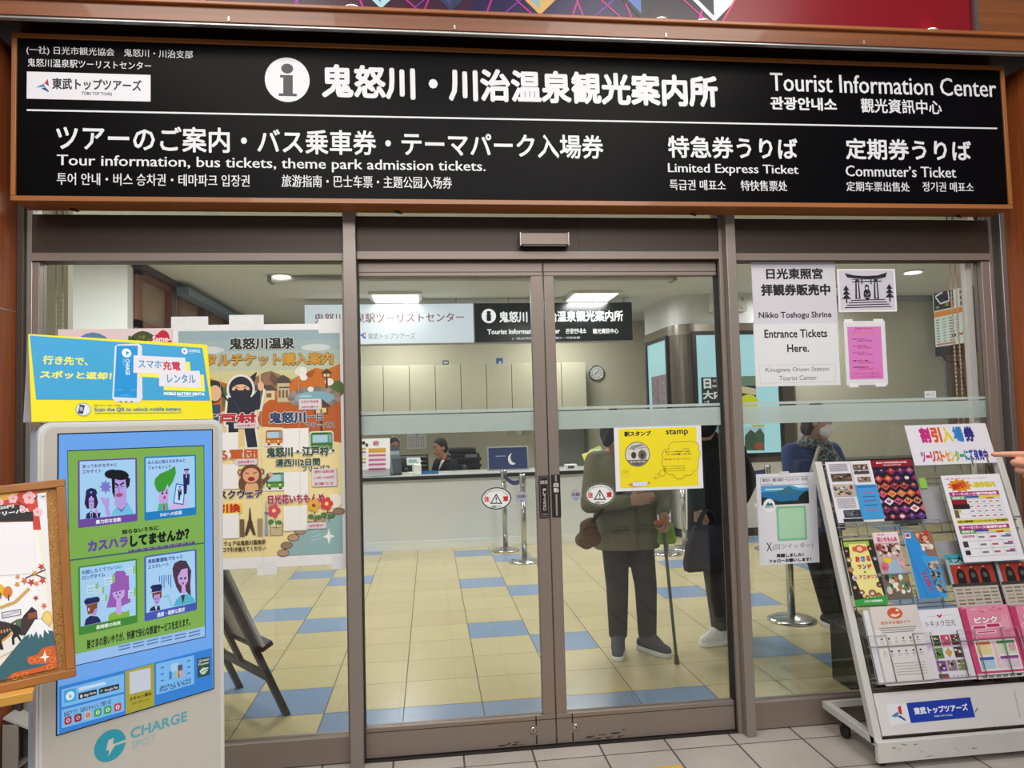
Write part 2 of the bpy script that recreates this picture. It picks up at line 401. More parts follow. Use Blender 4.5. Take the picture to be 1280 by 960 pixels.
def window(n, x0, x1, glass_x0, glass_x1, z0, z1, strip=True):
    w = thing('window_%d' % n, 'x', 'window', ((x0+x1)/2, .03, 0)); del w['label']; del w['category']; w['kind'] = 'structure'
    b = B()
    if z0 > .1: b.box(x0, x1, .0, .06, .004, z0, bronze, bev=.004)
    b.box(x0, glass_x0, .0, .06, z0, z1, bronze, bev=.003); b.box(glass_x1, x1, .0, .06, z0, z1, bronze, bev=.003)
    b.build('window_frame', w)
    b = B(); b.box(glass_x0, glass_x1, .028, .034, z0, z1, glass); b.build('glass_pane', w)
    if strip:
        b = B()
        for a, c in ((1.45, 1.536), (1.543, 1.556)): b.box(glass_x0, glass_x1, .0262, .0272, a, c, film)
        b.build('frosted_strip', w)
    return w
window(1, -1.71, -.374, -1.68, -.386, .122, 2.25)
window(2, 1.481, 2.86, 1.5, 2.816, .133, 2.25)
w3 = thing('window_3', 'x', 'window', (.5, .03, 2.457)); del w3['label']; del w3['category']; w3['kind'] = 'structure'
b = B(); b.box(-1.71, 2.86, .028, .034, 2.457, 2.56, glass); b.build('glass_pane', w3)
# side frames of the opening: nested aluminium profiles
b = B(); b.box(-1.765, -1.735, -.02, .08, 0, 2.56, M('#4a4039', .5, .3), bev=.003); b.box(-1.735, -1.71, .0, .08, 0, 2.56, M('#9a958e', .35, .6), bev=.003); struct(b, 'trim_8')
b = B(); b.box(2.86, 2.885, .0, .08, 0, 2.56, M('#8f8a85', .35, .6), bev=.003); b.box(2.885, 2.905, .02, .08, 0, 2.56, M('#6f6a66', .4, .5), bev=.003)
b.box(2.905, 2.935, -.03, .08, 0, 2.56, M('#85807c', .35, .6), bev=.003); struct(b, 'trim_9')
b = B(); b.box(-.316, 1.412, -.01, .075, -.01, .004, M('#3c3835', .4, .6)); struct(b, 'trim_10')

def door(n, x0, x1, hinge, gl0, gl1):
    d = thing('door_%d' % n, 'x', 'door', ((x0+x1)/2, .04, 0)); del d['label']; del d['category']; d['kind'] = 'structure'
    y0, y1 = .018, .062
    b = B(); b.box(x0, x1, y0, y1, 2.182, 2.252, bronze, bev=.003); b.box(x0, x1, y0-.0015, y0, 2.2, 2.203, bronze_shade); b.build('top_rail', d)
    b = B(); b.box(x0, x1, y0, y1, .006, .14, bronze, bev=.003); b.box(x0, x1, y0-.001, y0, .118, .121, bronze_shade); b.build('bottom_rail', d)
    b = B(); b.box(x0, gl0, y0, y1, .14, 2.182, bronze, bev=.003); b.build('stile', d)
    b = B(); b.box(gl1, x1, y0, y1, .14, 2.182, bronze, bev=.003); b.build('stile', d)
    b = B(); b.box(gl0, gl1, .036, .042, .14, 2.182, glass); b.build('glass_pane', d)
    b = B()
    for a, c in ((1.45, 1.536), (1.543, 1.556)): b.box(gl0, gl1, .0342, .0352, a, c, film)
    b.build('frosted_strip', d)
    lx = (x1-.105) if hinge > 0 else x0+.09
    b = B(); b.lathe((lx, y0, .075), [(.0, -.0), (.016, 0), (.016, .003), (.012, .0045), (0, .0045)], steel, axis=(0, -1, 0), seg=20)
    b.box(lx-.003, lx+.003, y0-.006, y0-.0045, .07, .08, rubber); b.build('lock_cylinder', d)
    b = B(); q = lx+.014 if hinge > 0 else lx-.016
    b.box(q-.003, q+.003, y0-.001, y0+.002, .095, .138, rubber); b.box(q-.003, q+.003, y0-.001, y0+.002, .012, .052, rubber)
    b.build('rail_joint', d)
    # scuffs in the bronze coating
    p = Pr(facing(y0), .0004)
    for k in range(9 if n == 1 else 14):
        cx = (x1-.19+R.uniform(-.07, .05)) if n == 1 else (x0+.24+R.uniform(-.1, .13)); cz = .012+abs(R.gauss(0, .012))
        p.c = .0004; p.sheet = (0, 0, 1, -1); w = R.uniform(.006, .022); p.rect(cx-w, cz-.002, cx+w, cz+R.uniform(.001, .004), '#4d4038')
    p.build('scuff_marks', d)
    return d
d1 = door(1, -.335, .5487, 1, -.322, .491); d2 = door(2, .5533, 1.43, -1, .603, 1.419)
# push switch plates on the meeting stiles
def plate(d, px0, py0, px1, py1):
    fr = facing(.018); a0, a1, b0, b1 = *(fr.loc(px0, (py0+py1)/2)[0], fr.loc(px1, (py0+py1)/2)[0]), fr.loc((px0+px1)/2, py1)[1], fr.loc((px0+px1)/2, py0)[1]
    b = B(); b.box(a0, a1, b0, b1, .0002, .007, M('#2e2a27', .35, .3), fr, bev=.003); b.build('push_switch', d)
    return fr, (a0, b1, a1-a0, b1-b0)
fr, s = plate(d1, 673.7, 594.5, 686.3, 647)
p = Pr(fr, .0072, s); p.frame(.1, .03, .9, .97, .0012, '#8d8881'); p.rect(.18, .12, .82, .19, '#c9c6c0'); p.text('自動', .24, .125, .76, .185, '#2e2a27', .02)
p.vtext('押してください', .38, .30, .68, .84, '#d8d5cf', .02); p.text('PUSH', .28, .9, .75, .935, '#b9b5ae'); p.build('switch_lettering', d1)
fr, s = plate(d2, 689.6, 593, 700.6, 646)
p = Pr(fr, .0072, s); p.rect(.4, .02, .6, .16, '#8b8781'); p.rect(.4, .46, .6, .97, '#8b8781'); p.vtext('自動', .22, .19, .78, .44, '#d8d5cf', .02); p.build('switch_lettering', d2)
# automatic door sensor on the header
t = thing('door_sensor', 'long bronze motion sensor on the header above the sliding doors', 'sensor', (.55, -.02, 2.305))
b = B(); b.box(.437, .664, -.062, -.02, 2.312, 2.37, M('#7d6c63', .35, .4), bev=.004); b.build('sensor_case', t)
b = B(); b.box(.447, .654, -.0605, -.024, 2.3055, 2.3118, M('#0f0e0e', .25)); b.build('sensor_lens', t)
for a, c in ((.434, .44), (.661, .667)):
    b = B(); b.box(a, c, -.064, -.02, 2.308, 2.372, M('#c2bdb7', .3, .7), bev=.002); b.build('end_cap', t)

# ---------------------------------------------------------------- room behind the glass
wallc = M('#cfcab4', .75, noise=.03, scale=3); wallw = M('#d8d7d0', .7, noise=.02, scale=3); ceilc = M('#d5d6cf', .8, noise=.02, scale=3)
b = B(); b.box(-4.2, 8.1, .09, 7.7, 3.0, 3.08, ceilc); struct(b, 'ceiling')
b = B(); b.box(-3.4, 8.1, 7.5, 7.62, 0, 3.0, wallc); struct(b, 'wall_back')
b = B(); b.box(8.0, 8.1, .09, 7.5, 0, 3.0, wallc); struct(b, 'wall_right')
b = B(); b.box(-2.72, -2.6, 3.3, 7.5, 0, 2.40, wallw); b.box(-2.72, -2.6, 3.3, 7.5, 2.95, 3.0, wallw); struct(b, 'wall_left')
b = B(); b.box(-4.2, -3.29, .09, 3.3, 0, 3.0, wallw); b.box(-3.29, -2.6, 3.22, 3.34, 0, 3.0, M('#e3e6e6', .5, noise=.02)); struct(b, 'wall_left')
b = B(); b.box(2.935, 8.1, .09, .14, 0, 3.0, wallw); b.box(-3.4, -1.765, .125, .17, 0, 3.0, wallw); b.box(-1.765, 2.935, .125, .17, 2.66, 3.0, wallw); struct(b, 'wall_front')
# beam with blind track across the ceiling
b = B(); b.box(-1.55, 2.6, 3.9, 3.98, 2.93, 2.952, M('#c9cac4', .4), bev=.002); b.box(-1.55, 2.6, 3.95, 4.02, 2.955, 2.985, M('#b9bab4', .5), bev=.002)
b.box(-1.56, -1.52, 3.88, 4.04, 2.925, 2.99, M('#8a8b86', .5)); b.box(2.58, 2.62, 3.88, 4.04, 2.925, 2.99, M('#8a8b86', .5)); struct(b, 'trim_11')
# ---------------------------------------------------------------- ceiling lights of the office
for i, (x, y) in enumerate(OFFICE[:2] + OFFICE[5:]):
    t = thing('ceiling_light', ['square white ceiling light behind the white half of the hanging board', 'square white ceiling light behind the black half of the hanging board',
              'ceiling light above the desks beside the wall cabinets', 'ceiling light above the desks near the wall clock', 'ceiling light above the shuttered ticket counter'][i], 'light', (x, y, 2.95), 'recessed panel lights')
    b = B(); b.box(x-.3, x+.3, y-.3, y+.3, 2.965, 2.999, M('#d9d9d4', .5)); b.build('light_frame', t)
    b = B(); b.box(x-.26, x+.26, y-.26, y+.26, 2.958, 2.965, lit('#fffdf4', 3.0)); b.build('diffuser', t)
for (px, py, lb) in ((352, 344.5, 'round recessed downlight above the ticket guide poster'), (1141, 339.5, 'round recessed downlight above the closed ticket shutter'), (700, 415, None)):
    if not lb: continue
    q = at_z(px, py, 2.998)
    t = thing('downlight', lb, 'light', q, 'round downlights')
    b = B(); b.lathe((q.x, q.y, 2.985), [(.0, 0), (.10, 0), (.11, .012), (.0, .013)], M('#e9e9e4', .4), seg=28); b.build('trim_ring', t)
    b = B(); b.lathe((q.x, q.y, 2.981), [(.0, 0), (.085, 0), (.085, .004), (.0, .004)], lit('#fffaf0', 4), seg=28); b.build('lamp', t)

# ---------------------------------------------------------------- hanging direction boards over the counter
fh = facing(5.3)
def hang(name, label, x0, x1, y0, y1, col, e, rods):
    xc = (x0+x1)/2; a0, a1 = fh.loc(x0, y0)[0], fh.loc(x1, y0)[0]; b0, b1 = 2.455, 2.93
    t = thing(name, label, 'sign', fh.p((a0+a1)/2, b0), 'hanging boards')
    b = B(); b.box(a0, a1, b0-.012, b1+.008, -.12, -.006, M('#a9aaa8', .4, .5), fh, bev=.003); b.build('board_case', t)
    b = B(); b.box(a0+.006, a1-.006, b0, b1, -.006, .0, lit(col, e), fh); b.build('lit_face', t)
    for r in rods:
        b = B(); b.tube([fh.p(r, b1, -.06), fh.p(r, 3.0, -.06)], .012, M('#d5d6d3', .4, .4), 10); b.build('hanging_rod', t)
    return t, (a0, b1, a1-a0, b1-b0)
t, s = hang('hanging_sign', 'white backlit hanging board with red station lettering', 380, 592, 379, 429, '#d9e4e8', .8, (-1.0, -.25, .35))
p = Pr(fh, .001, mat=lambda h: lit(h, .6)); p.text('鬼怒川温泉駅ツーリストセンター', 393, 391, 580, 403.5, '#8a4a44', .01)
p.poly([(449, 419), (455, 416), (455, 422)], '#3a8fd0'); p.poly([(455, 416), (457, 415), (457, 420)], '#d23b4a'); p.poly([(453, 422), (457, 420), (457, 424)], '#2c59b4')
p.text('東武トップツアーズ', 460, 416, 519, 424, '#b3b8b8', .015); p.build('lettering', t)
t, s = hang('hanging_sign', 'black backlit hanging board with white information symbol', 592.5, 790, 379, 428, '#17191a', .6, (1.0, 2.1, 2.45))
p = Pr(fh, .001, mat=lambda h: lit(h, .95)); p.ellip(602, 386, 620, 404, '#f2f5f5'); p.text('i', 608, 388.5, 614, 401.5, '#17191a', .05)
p.text('鬼怒川・川治温泉観光案内所', 624, 388.5, 779, 402.5, '#f2f5f5', .028); p.text('Tourist Information Center', 609, 411, 700, 417.5, '#f2f5f5', .03)
p.text('관광안내소', 707, 410.5, 733, 417, '#f2f5f5', .02); p.text('観光資訊中心', 741, 410.5, 773, 417, '#f2f5f5', .02)
p.text('(一社)日光市観光協会　鬼怒川・川治支部', 640, 421, 725, 424.5, '#dfe3e3', .01); p.build('lettering', t)

# ---------------------------------------------------------------- reception counter
cw = M('#e4e8ea', .42, noise=.02, scale=2); t = thing('reception_counter', 'long white reception counter with a dark stone top edge', 'counter', (0, 5.3, 0))
b = B(); b.box(-2.58, 2.94, 5.3, 5.9, .09, .825, cw); b.build('counter_front', t)
b = B(); b.box(-2.58, 2.94, 5.29, 5.85, 0, .1, M('#eef1f1', .4, noise=.02)); b.build('toe_board', t)
b = B(); b.box(-2.59, 2.96, 5.24, 5.95, .825, .868, M('#26282a', .3), bev=.004); b.build('edge_band', t)
b = B(); b.box(-2.58, 2.95, 5.255, 5.94, .868, .874, M('#c9cbc6', .3)); b.build('counter_top', t)

# wall cabinets, each unit its own
cab = M('#c6c3aa', .5, noise=.02, scale=2); proto = None
names = ['first', 'second', 'third', 'fourth', 'fifth', 'sixth', 'seventh', 'eighth', 'ninth']
for k in range(9):
    x = -1.03 + .375*k
    lb = 'beige wall cabinet, %s of the row counted from the post beside the ticket guide poster' % names[k]
    if proto is None:
        t = thing('wall_cabinet', lb, 'cabinet', (x, 7.3, 1.62), 'wall cabinets behind the counter'); proto = t
        b = B(); b.box(x+.002, x+.373, 7.17, 7.5, 1.62, 2.34, M('#8f8d7b', .6)); b.build('cabinet_body', t)
        b = B(); b.box(x+.004, x+.371, 7.15, 7.17, 1.624, 2.338, cab, bev=.003); b.build('cabinet_door', t)
    else:
        t = copy_tree(proto); t.location = (x, 7.3, 1.62); t['label'] = lb
for px, py, w, h, c, nm, lb, cat in ((557, 456, .09, .07, '#4c5654', 'storage_box', 'small dark green box on top of the wall cabinets', 'box'), (624, 453, .10, .09, '#3f5f94', 'bookend', 'blue angled bookend on top of the wall cabinets', 'bookend')):
    q = at_y(px, py, 7.3); t = thing(nm, lb, cat, (q.x, 7.3, 2.34)); b = B()
    if nm == 'bookend':
        b.box(q.x-w/2, q.x+w/2, 7.25, 7.254, 2.341, 2.341+h, M(c, .4)); b.box(q.x-w/2, q.x+w/2, 7.25, 7.36, 2.341, 2.345, M(c, .4)); b.build('bent_plate', t)
        b = B(); b.box(q.x-.01, q.x+.025, 7.247, 7.25, 2.345, 2.385, M('#cfd6dc', .5)); b.build('paper_tag', t)
    else:
        b.box(q.x-w/2, q.x+w/2, 7.22, 7.34, 2.341, 2.34+h, M(c, .5), bev=.008); b.build('box_body', t)
        b = B(); b.box(q.x-w/3, q.x+w/3, 7.2185, 7.22, 2.36, 2.39, M('#b9c0bd', .5)); b.build('label_plate', t)
# wall clock
q = at_y(745.5, 466, 7.47); t = thing('wall_clock', 'round silver wall clock with a white face', 'clock', (q.x, 7.5, q.z-.12))
b = B(); b.lathe((q.x, 7.5, q.z), [(0, 0), (.118, 0), (.122, .02), (.118, .04), (.106, .045), (.104, .03)], M('#9c9d9c', .3, .7), axis=(0, -1, 0), seg=40); b.build('clock_rim', t)
fc = facing(7.5, 0, 0); p = Pr(fc, .031, (q.x-.105, q.z+.105, .21, .21), step=.0003); p.ellip(0, 0, 1, 1, '#e9ebe8')
for k in range(12):
    an = k*math.pi/6; p.line(.5+.40*math.sin(an), .5-.40*math.cos(an), .5+.45*math.sin(an), .5-.45*math.cos(an), .008, '#222222')
    p.text(str(12 if k == 0 else k), .5+.33*math.sin(an)-.035, .5-.33*math.cos(an)-.04, .5+.33*math.sin(an)+.035, .5-.33*math.cos(an)+.04, '#222222', .02)
p.build('clock_face', t)
p = Pr(fc, .035, (q.x-.105, q.z+.105, .21, .21), step=.0003); p.line(.5, .5, .36, .66, .012, '#111111'); p.line(.5, .5, .73, .32, .008, '#111111'); p.ellip(.46, .46, .54, .54, '#111111'); p.build('clock_hands', t)
# wall boxes, calendar
for i, (x0, x1, c) in enumerate(((635, 642, '#c9c39a'), (645, 652, '#e7e8e4'), (654, 664, '#bcb78d'))):
    q0, q1 = at_y(x0, 543.5, 7.48), at_y(x1, 537, 7.48)
    t = thing('wall_switch', ['beige wall switch box next to the white thermostat', 'white thermostat between two beige switch boxes', 'wider beige switch box beside the white thermostat'][i], 'switch', (q0.x, 7.5, q0.z), 'wall controls')
    b = B(); b.box(q0.x, q1.x, 7.47, 7.5, q0.z, q1.z+.03, M(c, .5), bev=.006); b.build('switch_cover', t)
    b = B(); b.box(q0.x+.02, q1.x-.02, 7.464, 7.47, q1.z-.012, q1.z+.015, M('#59604f' if i == 1 else '#a8a27c', .4)); b.build('display', t)
fb = facing(7.49); bx = pxbox(fb, [(509, 541), (533, 540), (533, 561), (508.5, 561)])
t, s = sheet('wall_calendar', 'white wall calendar hanging behind the staff desks', 'calendar', fb, (bx[0], bx[1], bx[2], bx[3]+.06))
p = Pr(fb, .0015, s); p.rect(0, 0, 1, .22, '#8f8d92'); p.rect(.05, .03, .95, .19, '#5c5a60'); p.text('3', .44, .27, .56, .37, '#444444')
for r in range(5):
    for c in range(7): p.rect(.08+c*.125, .42+r*.11, .13+c*.125, .47+r*.11, '#777777' if c else '#b0605c')
p.build('calendar_print', t)
b = B(); b.tube([fb.p(s[0], s[1], .006), fb.p(s[0]+s[2], s[1], .006)], .006, M('#2c2c2c', .4)); b.build('binding', t)
# grey staff door in the back wall
d = thing('door_3', 'x', 'door', (2.05, 7.47, 0)); del d['label']; del d['category']; d['kind'] = 'structure'
b = B(); b.box(2.36, 2.4, 7.44, 7.5, 0, 1.62, M('#6c6d66', .5)); b.box(1.86, 2.36, 7.44, 7.5, 1.58, 1.62, M('#6c6d66', .5)); b.build('door_frame', d)
b = B(); b.box(1.86, 2.36, 7.47, 7.5, 0, 1.58, M('#8e9088', .5)); b.build('door_panel', d)
b = B(); b.box(1.93, 2.3, 7.45, 7.47, 1.46, 1.55, M('#5b5d58', .5), bev=.01); b.build('door_closer', d)

# ---------------------------------------------------------------- things on the counter
def lean(o, ang, yaw=0):
    """a leaning plane standing at o; its face looks at the concourse and tilts back by ang"""
    u = V((math.cos(yaw), math.sin(yaw), 0)); back = V((-math.sin(yaw), math.cos(yaw), 0))
    v = V((0, 0, math.cos(ang))) + back*math.sin(ang)
    return Fr(o, u, v, u.cross(v))
CT = .8745
q = at_y(609, 584, 5.7); q2 = at_y(660, 584, 5.7); fr = lean((q.x, 5.62, CT), .14); w, h = q2.x-q.x, .30
t = thing('framed_poster', 'silver framed dark blue poster with a white crescent on the counter', 'poster', fr.p(w/2, 0, 0))
b = B()
for r in ((0, w, 0, .016), (0, w, h-.016, h), (0, .016, .016, h-.016), (w-.016, w, .016, h-.016)): b.box(r[0], r[1], r[2], r[3], -.012, .008, M('#b9bcbd', .3, .7), fr)
b.build('frame', t)
p = Pr(fr, .001, (0, h, w, h)); p.rect(.02, .03, .98, .97, '#273563'); p.ellip(.5, .3, .72, .78, '#e8ecf0'); p.ellip(.56, .24, .82, .72, '#273563'); p.rect(.2, .38, .45, .42, '#8b96bb'); p.build('poster_print', t)
b = B(); b.box(.03, w-.03, .0, h*.9, -.02, -.0125, M('#33343a', .6), fr); b.box(w/2-.03, w/2+.03, .0, .02, -.1, -.02, M('#33343a', .6), fr); b.build('easel_back', t)
# leaflet stand by the post
q = at_y(452, 593, 5.42); q2 = at_y(488, 590, 5.42); w = q2.x-q.x; fr = lean((q.x, 5.36, CT), .22); h = .46
t = thing('leaflet_stand', 'acrylic counter stand holding a white leaflet with pink price tables', 'leaflet', fr.p(w/2, 0, 0))
b = B(); b.box(0, w, .004, h, -.008, .0, M('#ecebec', .35), fr); b.build('leaflet', t)
p = Pr(fr, .0008, (0, h, w, h)); p.rect(.4, .06, .62, .2, '#d9a4b8', r=.02); p.text('割引', .43, .08, .59, .18, '#8a2f55', .02); p.rect(.25, .26, .85, .38, '#d5a02f')
for k in range(4): p.rect(.25, .42+k*.12, .85, .475+k*.12, '#c45a94'); p.rect(.25, .485+k*.12, .85, .52+k*.12, '#e4d9e4')
for k in range(6): p.rect(.02, .24+k*.09, .16, .29+k*.09, ['#c9a83b', '#b5668c', '#dddddd'][k % 3])
p.ellip(.02, .06, .14, .16, '#222222'); p.ellip(.14, .12, .24, .22, '#3a3a2a'); p.build('leaflet_print', t)
b = B(); b.box(-.01, w+.01, 0, .09, .001, .004, clear_glass((.97, .98, .98), .06), fr); b.box(-.01, w+.01, 0, .004, -.06, .03, M('#cfd4d6', .2), fr); b.build('acrylic_holder', t)
# dark brochure holder
q = at_y(494, 591, 5.45); fr = lean((q.x-.05, 5.4, CT), .3, .3)
t = thing('brochure_holder', 'dark holder with leaning brochures beside the pink price leaflet', 'holder', fr.p(.07, 0, 0))
b = B(); b.box(0, .14, 0, .36, -.05, .0, M('#3d4447', .4), fr); b.build('holder_back', t)
for k in range(3):
    b = B(); b.box(.01+k*.012, .13, .02, .30-k*.05, .002+k*.012, .01+k*.012, M(['#8a9aa2', '#55636b', '#2f3a40'][k], .4), fr); b.build('brochure', t)
# till with customer display, white dispenser, blue tray
q = at_y(517, 592, 5.5)
t = thing('customer_display', 'white till display with a green screen on the counter', 'display', (q.x, 5.6, CT))
b = B(); b.box(q.x-.07, q.x+.07, 5.56, 5.7, CT, CT+.02, M('#e8eae9', .4), bev=.004); b.tube([(q.x, 5.63, CT+.02), (q.x, 5.63, CT+.12)], .018, M('#dcdedd', .4)); b.build('stand', t)
b = B(); fr = lean((q.x-.085, 5.6, CT+.11), .25); b.box(0, .17, 0, .09, -.03, 0, M('#e8eae9', .4), fr, bev=.006); b.build('display_head', t)
b = B(); b.box(.025, .125, .022, .068, .0002, .002, lit('#a9cfc4', .55), fr); b.build('screen', t)
q = at_y(522, 594, 5.4)
t = thing('dispenser_bottle', 'white pump dispenser standing on the counter edge', 'dispenser', (q.x, 5.38, CT))
b = B(); b.box(q.x-.045, q.x+.045, 5.33, 5.43, CT, CT+.13, M('#f0f1f1', .35), bev=.012); b.build('bottle_body', t)
b = B(); b.tube([(q.x, 5.38, CT+.125), (q.x, 5.38, CT+.16), (q.x+.05, 5.36, CT+.165)], .01, M('#dfe2e2', .4)); b.build('pump', t)
q = at_y(536, 590, 5.5)
t = thing('coin_tray', 'blue cash tray lying on the counter before the clerk', 'tray', (q.x, 5.5, CT))
b = B(); b.box(q.x-.12, q.x+.12, 5.42, 5.58, CT, CT+.008, M('#2f78ae', .4), bev=.003); b.build('tray_floor', t)
b = B()
for r in ((-.12, .12, 5.42, 5.428), (-.12, .12, 5.572, 5.58), (-.12, -.112, 5.428, 5.572), (.112, .12, 5.428, 5.572)): b.box(q.x+r[0], q.x+r[1], r[2], r[3], CT+.008, CT+.03, M('#2a6ea3', .4))
b.build('tray_rim', t)
# low desks behind the counter with their machines
t = thing('office_desk', 'grey office desk behind the reception counter', 'desk', (.2, 6.9, 0))
b = B(); b.box(-1.3, 1.5, 6.55, 7.2, .70, .73, M('#b9b9b2', .5), bev=.004); b.build('desk_top', t)
for x in (-1.25, 1.42):
    b = B(); b.box(x, x+.04, 6.6, 7.15, 0, .70, M('#8f908c', .5)); b.build('desk_leg', t)
def stack(px, y, w, n, label, name, cat, z=.731, h=.055, c='#4b4d50'):
    q = at_y(px, 580, y); t = thing(name, label, cat, (q.x, y, z))
    for k in range(n):
        b = B(); zz = z+k*h; b.box(q.x-w/2, q.x+w/2, y-.14, y+.16, zz, zz+.006, M(c, .5)); b.box(q.x-w/2, q.x-w/2+.005, y-.14, y+.16, zz+.006, zz+h*.8, M(c, .5)); b.box(q.x+w/2-.005, q.x+w/2, y-.14, y+.16, zz+.006, zz+h*.8, M(c, .5)); b.box(q.x-w/2, q.x+w/2, y+.15, y+.16, zz+.006, zz+h*.8, M(c, .5)); b.build('tray', t)
        b = B(); b.box(q.x-w/2+.015, q.x+w/2-.015, y-.13, y+.12, zz+.008, zz+.025, M(['#d9d9d4', '#b5b7ba', '#77797c'][k % 3], .6)); b.build('paper_stack', t)
    for s in (-1, 1):
        b = B(); b.box(q.x+s*w/2-.006, q.x+s*w/2+.006, y+.13, y+.16, z, z+n*h, M('#36383a', .5)); b.build('upright', t)
stack(516, 6.75, .42, 6, 'grey stack of letter trays full of papers behind the counter', 'letter_tray', 'tray')
q = at_y(581, 575, 6.85)
t = thing('copier', 'black office printer behind the seated clerk', 'printer', (q.x, 6.85, .731))
b = B(); b.box(q.x-.2, q.x+.2, 6.65, 7.05, .731, 1.05, M('#232527', .45), bev=.012); b.build('printer_body', t)
b = B(); b.box(q.x-.23, q.x+.15, 6.67, 7.0, 1.055, 1.13, M('#2e3032', .4), bev=.015); b.build('scanner_lid', t)
for z in (.78, .86, .95):
    b = B(); b.box(q.x-.17, q.x+.22, 6.635, 6.65, z, z+.05, M('#3a3d40', .35), bev=.004); b.build('paper_drawer', t)
b = B(); b.box(q.x+.0, q.x+.16, 6.62, 6.65, 1.0, 1.04, M('#8c9196', .4)); b.build('control_panel', t)
# leaflets and small boxes at the counter's far end
q = at_y(713, 580, 5.5)
t = thing('card_box', 'small white card box on the counter beside the sliding door stile', 'box', (q.x, 5.45, CT))
b = B(); b.box(q.x-.08, q.x+.06, 5.36, 5.5, CT, CT+.06, M('#e5e6e2', .4), bev=.004); b.build('box_body', t)
b = B(); b.box(q.x-.06, q.x+.02, 5.358, 5.36, CT+.015, CT+.045, M('#39424a', .4)); b.build('label_plate', t)
q = at_y(744, 578, 5.5)
t = thing('leaflet_rack', 'small counter rack of bright leaflets beside the person with a cane', 'rack', (q.x, 5.5, CT))
b = B(); b.box(q.x-.09, q.x+.15, 5.42, 5.62, CT, CT+.07, M('#c9767c', .5)); b.box(q.x-.06, q.x-.0, 5.418, 5.42, CT+.015, CT+.055, M('#e6e0dc', .5)); b.build('rack_box', t)
for k, (c, y, tl) in enumerate((('#e9e36a', .02, .3), ('#8fd0d8', .06, -.2), ('#d9e4ea', .1, .15), ('#bfd86a', .13, .35))):
    b = B(); fr = lean((q.x-.13+k*.05, 5.47+y*.6, CT+.065), .35, 0); fr = Fr(fr.o, fr.u*math.cos(tl)+fr.v*math.sin(tl), fr.v*math.cos(tl)-fr.u*math.sin(tl), fr.n)
    b.box(0, .15, 0, .12+.02*k, 0, .004, M(c, .5), fr); b.build('leaflet', t)

# ---------------------------------------------------------------- belt stanchions
chrome = M('#bdbfc0', .18, .95, noise=.02)
def stanchion(x, y, label, belt=None):
    t = thing('belt_stanchion', label, 'stanchion', (x, y, 0), 'belt stanchions')
    b = B(); b.lathe((x, y, 0), [(0, 0), (.17, 0), (.172, .008), (.15, .02), (.06, .035), (.03, .042), (0, .043)], chrome, seg=40); b.build('base', t)
    b = B(); b.lathe((x, y, .04), [(0, 0), (.028, 0), (.028, .78), (0, .78)], chrome, seg=20); b.build('pole', t)
    b = B(); b.lathe((x, y, .79), [(0, 0), (.032, 0), (.036, .01), (.036, .12), (.03, .135), (0, .136)], chrome, seg=24)
    b.build('belt_head', t)
    if belt:
        b = B(); d = V((belt[0]-x, belt[1]-y, 0)); L = d.length; d.normalize(); fr = Fr(V((x, y, .855))+d*.03, d, (0, 0, 1)); n = 12
        for i in range(n):
            u0, u1 = i/n, (i+1)/n; f = lambda u: (u*(L-.06), -.05*math.sin(math.pi*u))
            (a0, s0), (a1, s1) = f(u0), f(u1)
            for c in (-.001, .001): b.face([fr.p(a0, s0-.025, c), fr.p(a1, s1-.025, c), fr.p(a1, s1+.025, c), fr.p(a0, s0+.025, c)], M('#2b2f66', .7))
        b.build('belt', t)
    return t
stanchion(.841, 4.971, 'chrome belt stanchion before the counter, farther one of the pair joined by a belt', (.971, 4.271))
stanchion(.971, 4.27, 'chrome belt stanchion before the counter, nearer one of the pair joined by a belt')
stanchion(2.538, 4.318, 'chrome belt stanchion behind the walking cane')
stanchion(2.827, 4.537, 'chrome belt stanchion between the cane and the navy tote bag')
stanchion(2.577, 1.675, 'chrome belt stanchion with a broad base behind the white follow-us sheet')
q = at_z(959, 583, .91)
stanchion(q.x, q.y, 'chrome belt stanchion with blue belt beside the woman in a blue jacket', (q.x-1.3, q.y+.05))

# ---------------------------------------------------------------- pillar with lit poster cases
bst = M('#6d655c', .26, .75, noise=.05, scale=6); bst_d = M('#3b3733', .3, .7)
X0, X1, Y0, Y1, RR = 3.03, 4.66, 5.14, 6.4, .24
ff = facing(Y0)
ZS = ff.loc(870, 404.5)[1]
def plan(d=0):
    pts = [(X0-d, Y1), (X0-d, Y0+RR)] + [(X0+RR-(RR+d)*math.cos(a), Y0+RR-(RR+d)*math.sin(a)) for a in [k*math.pi/16 for k in range(1, 8)]] + [(X0+RR, Y0-d), (X1-RR, Y0-d)]
    pts += [(X1-RR+(RR+d)*math.sin(a), Y0+RR-(RR+d)*math.cos(a)) for a in [k*math.pi/16 for k in range(1, 8)]] + [(X1+d, Y0+RR), (X1+d, Y1)]
    return pts
b = B(); b.prism(plan(-.01), ZS, 3.0, M('#d4d6d6', .5, noise=.02)); b.prism(plan(-.01), .1, .9, wallw); b.prism(plan(-.002), 0, .1, M('#3c3a38', .6)); struct(b, 'pillar')
b = B(); b.prism(plan(), .9, ZS, bst); b.prism(plan(.012), ZS-.13, ZS, M('#8d8579', .25, .75)); struct(b, 'pillar')
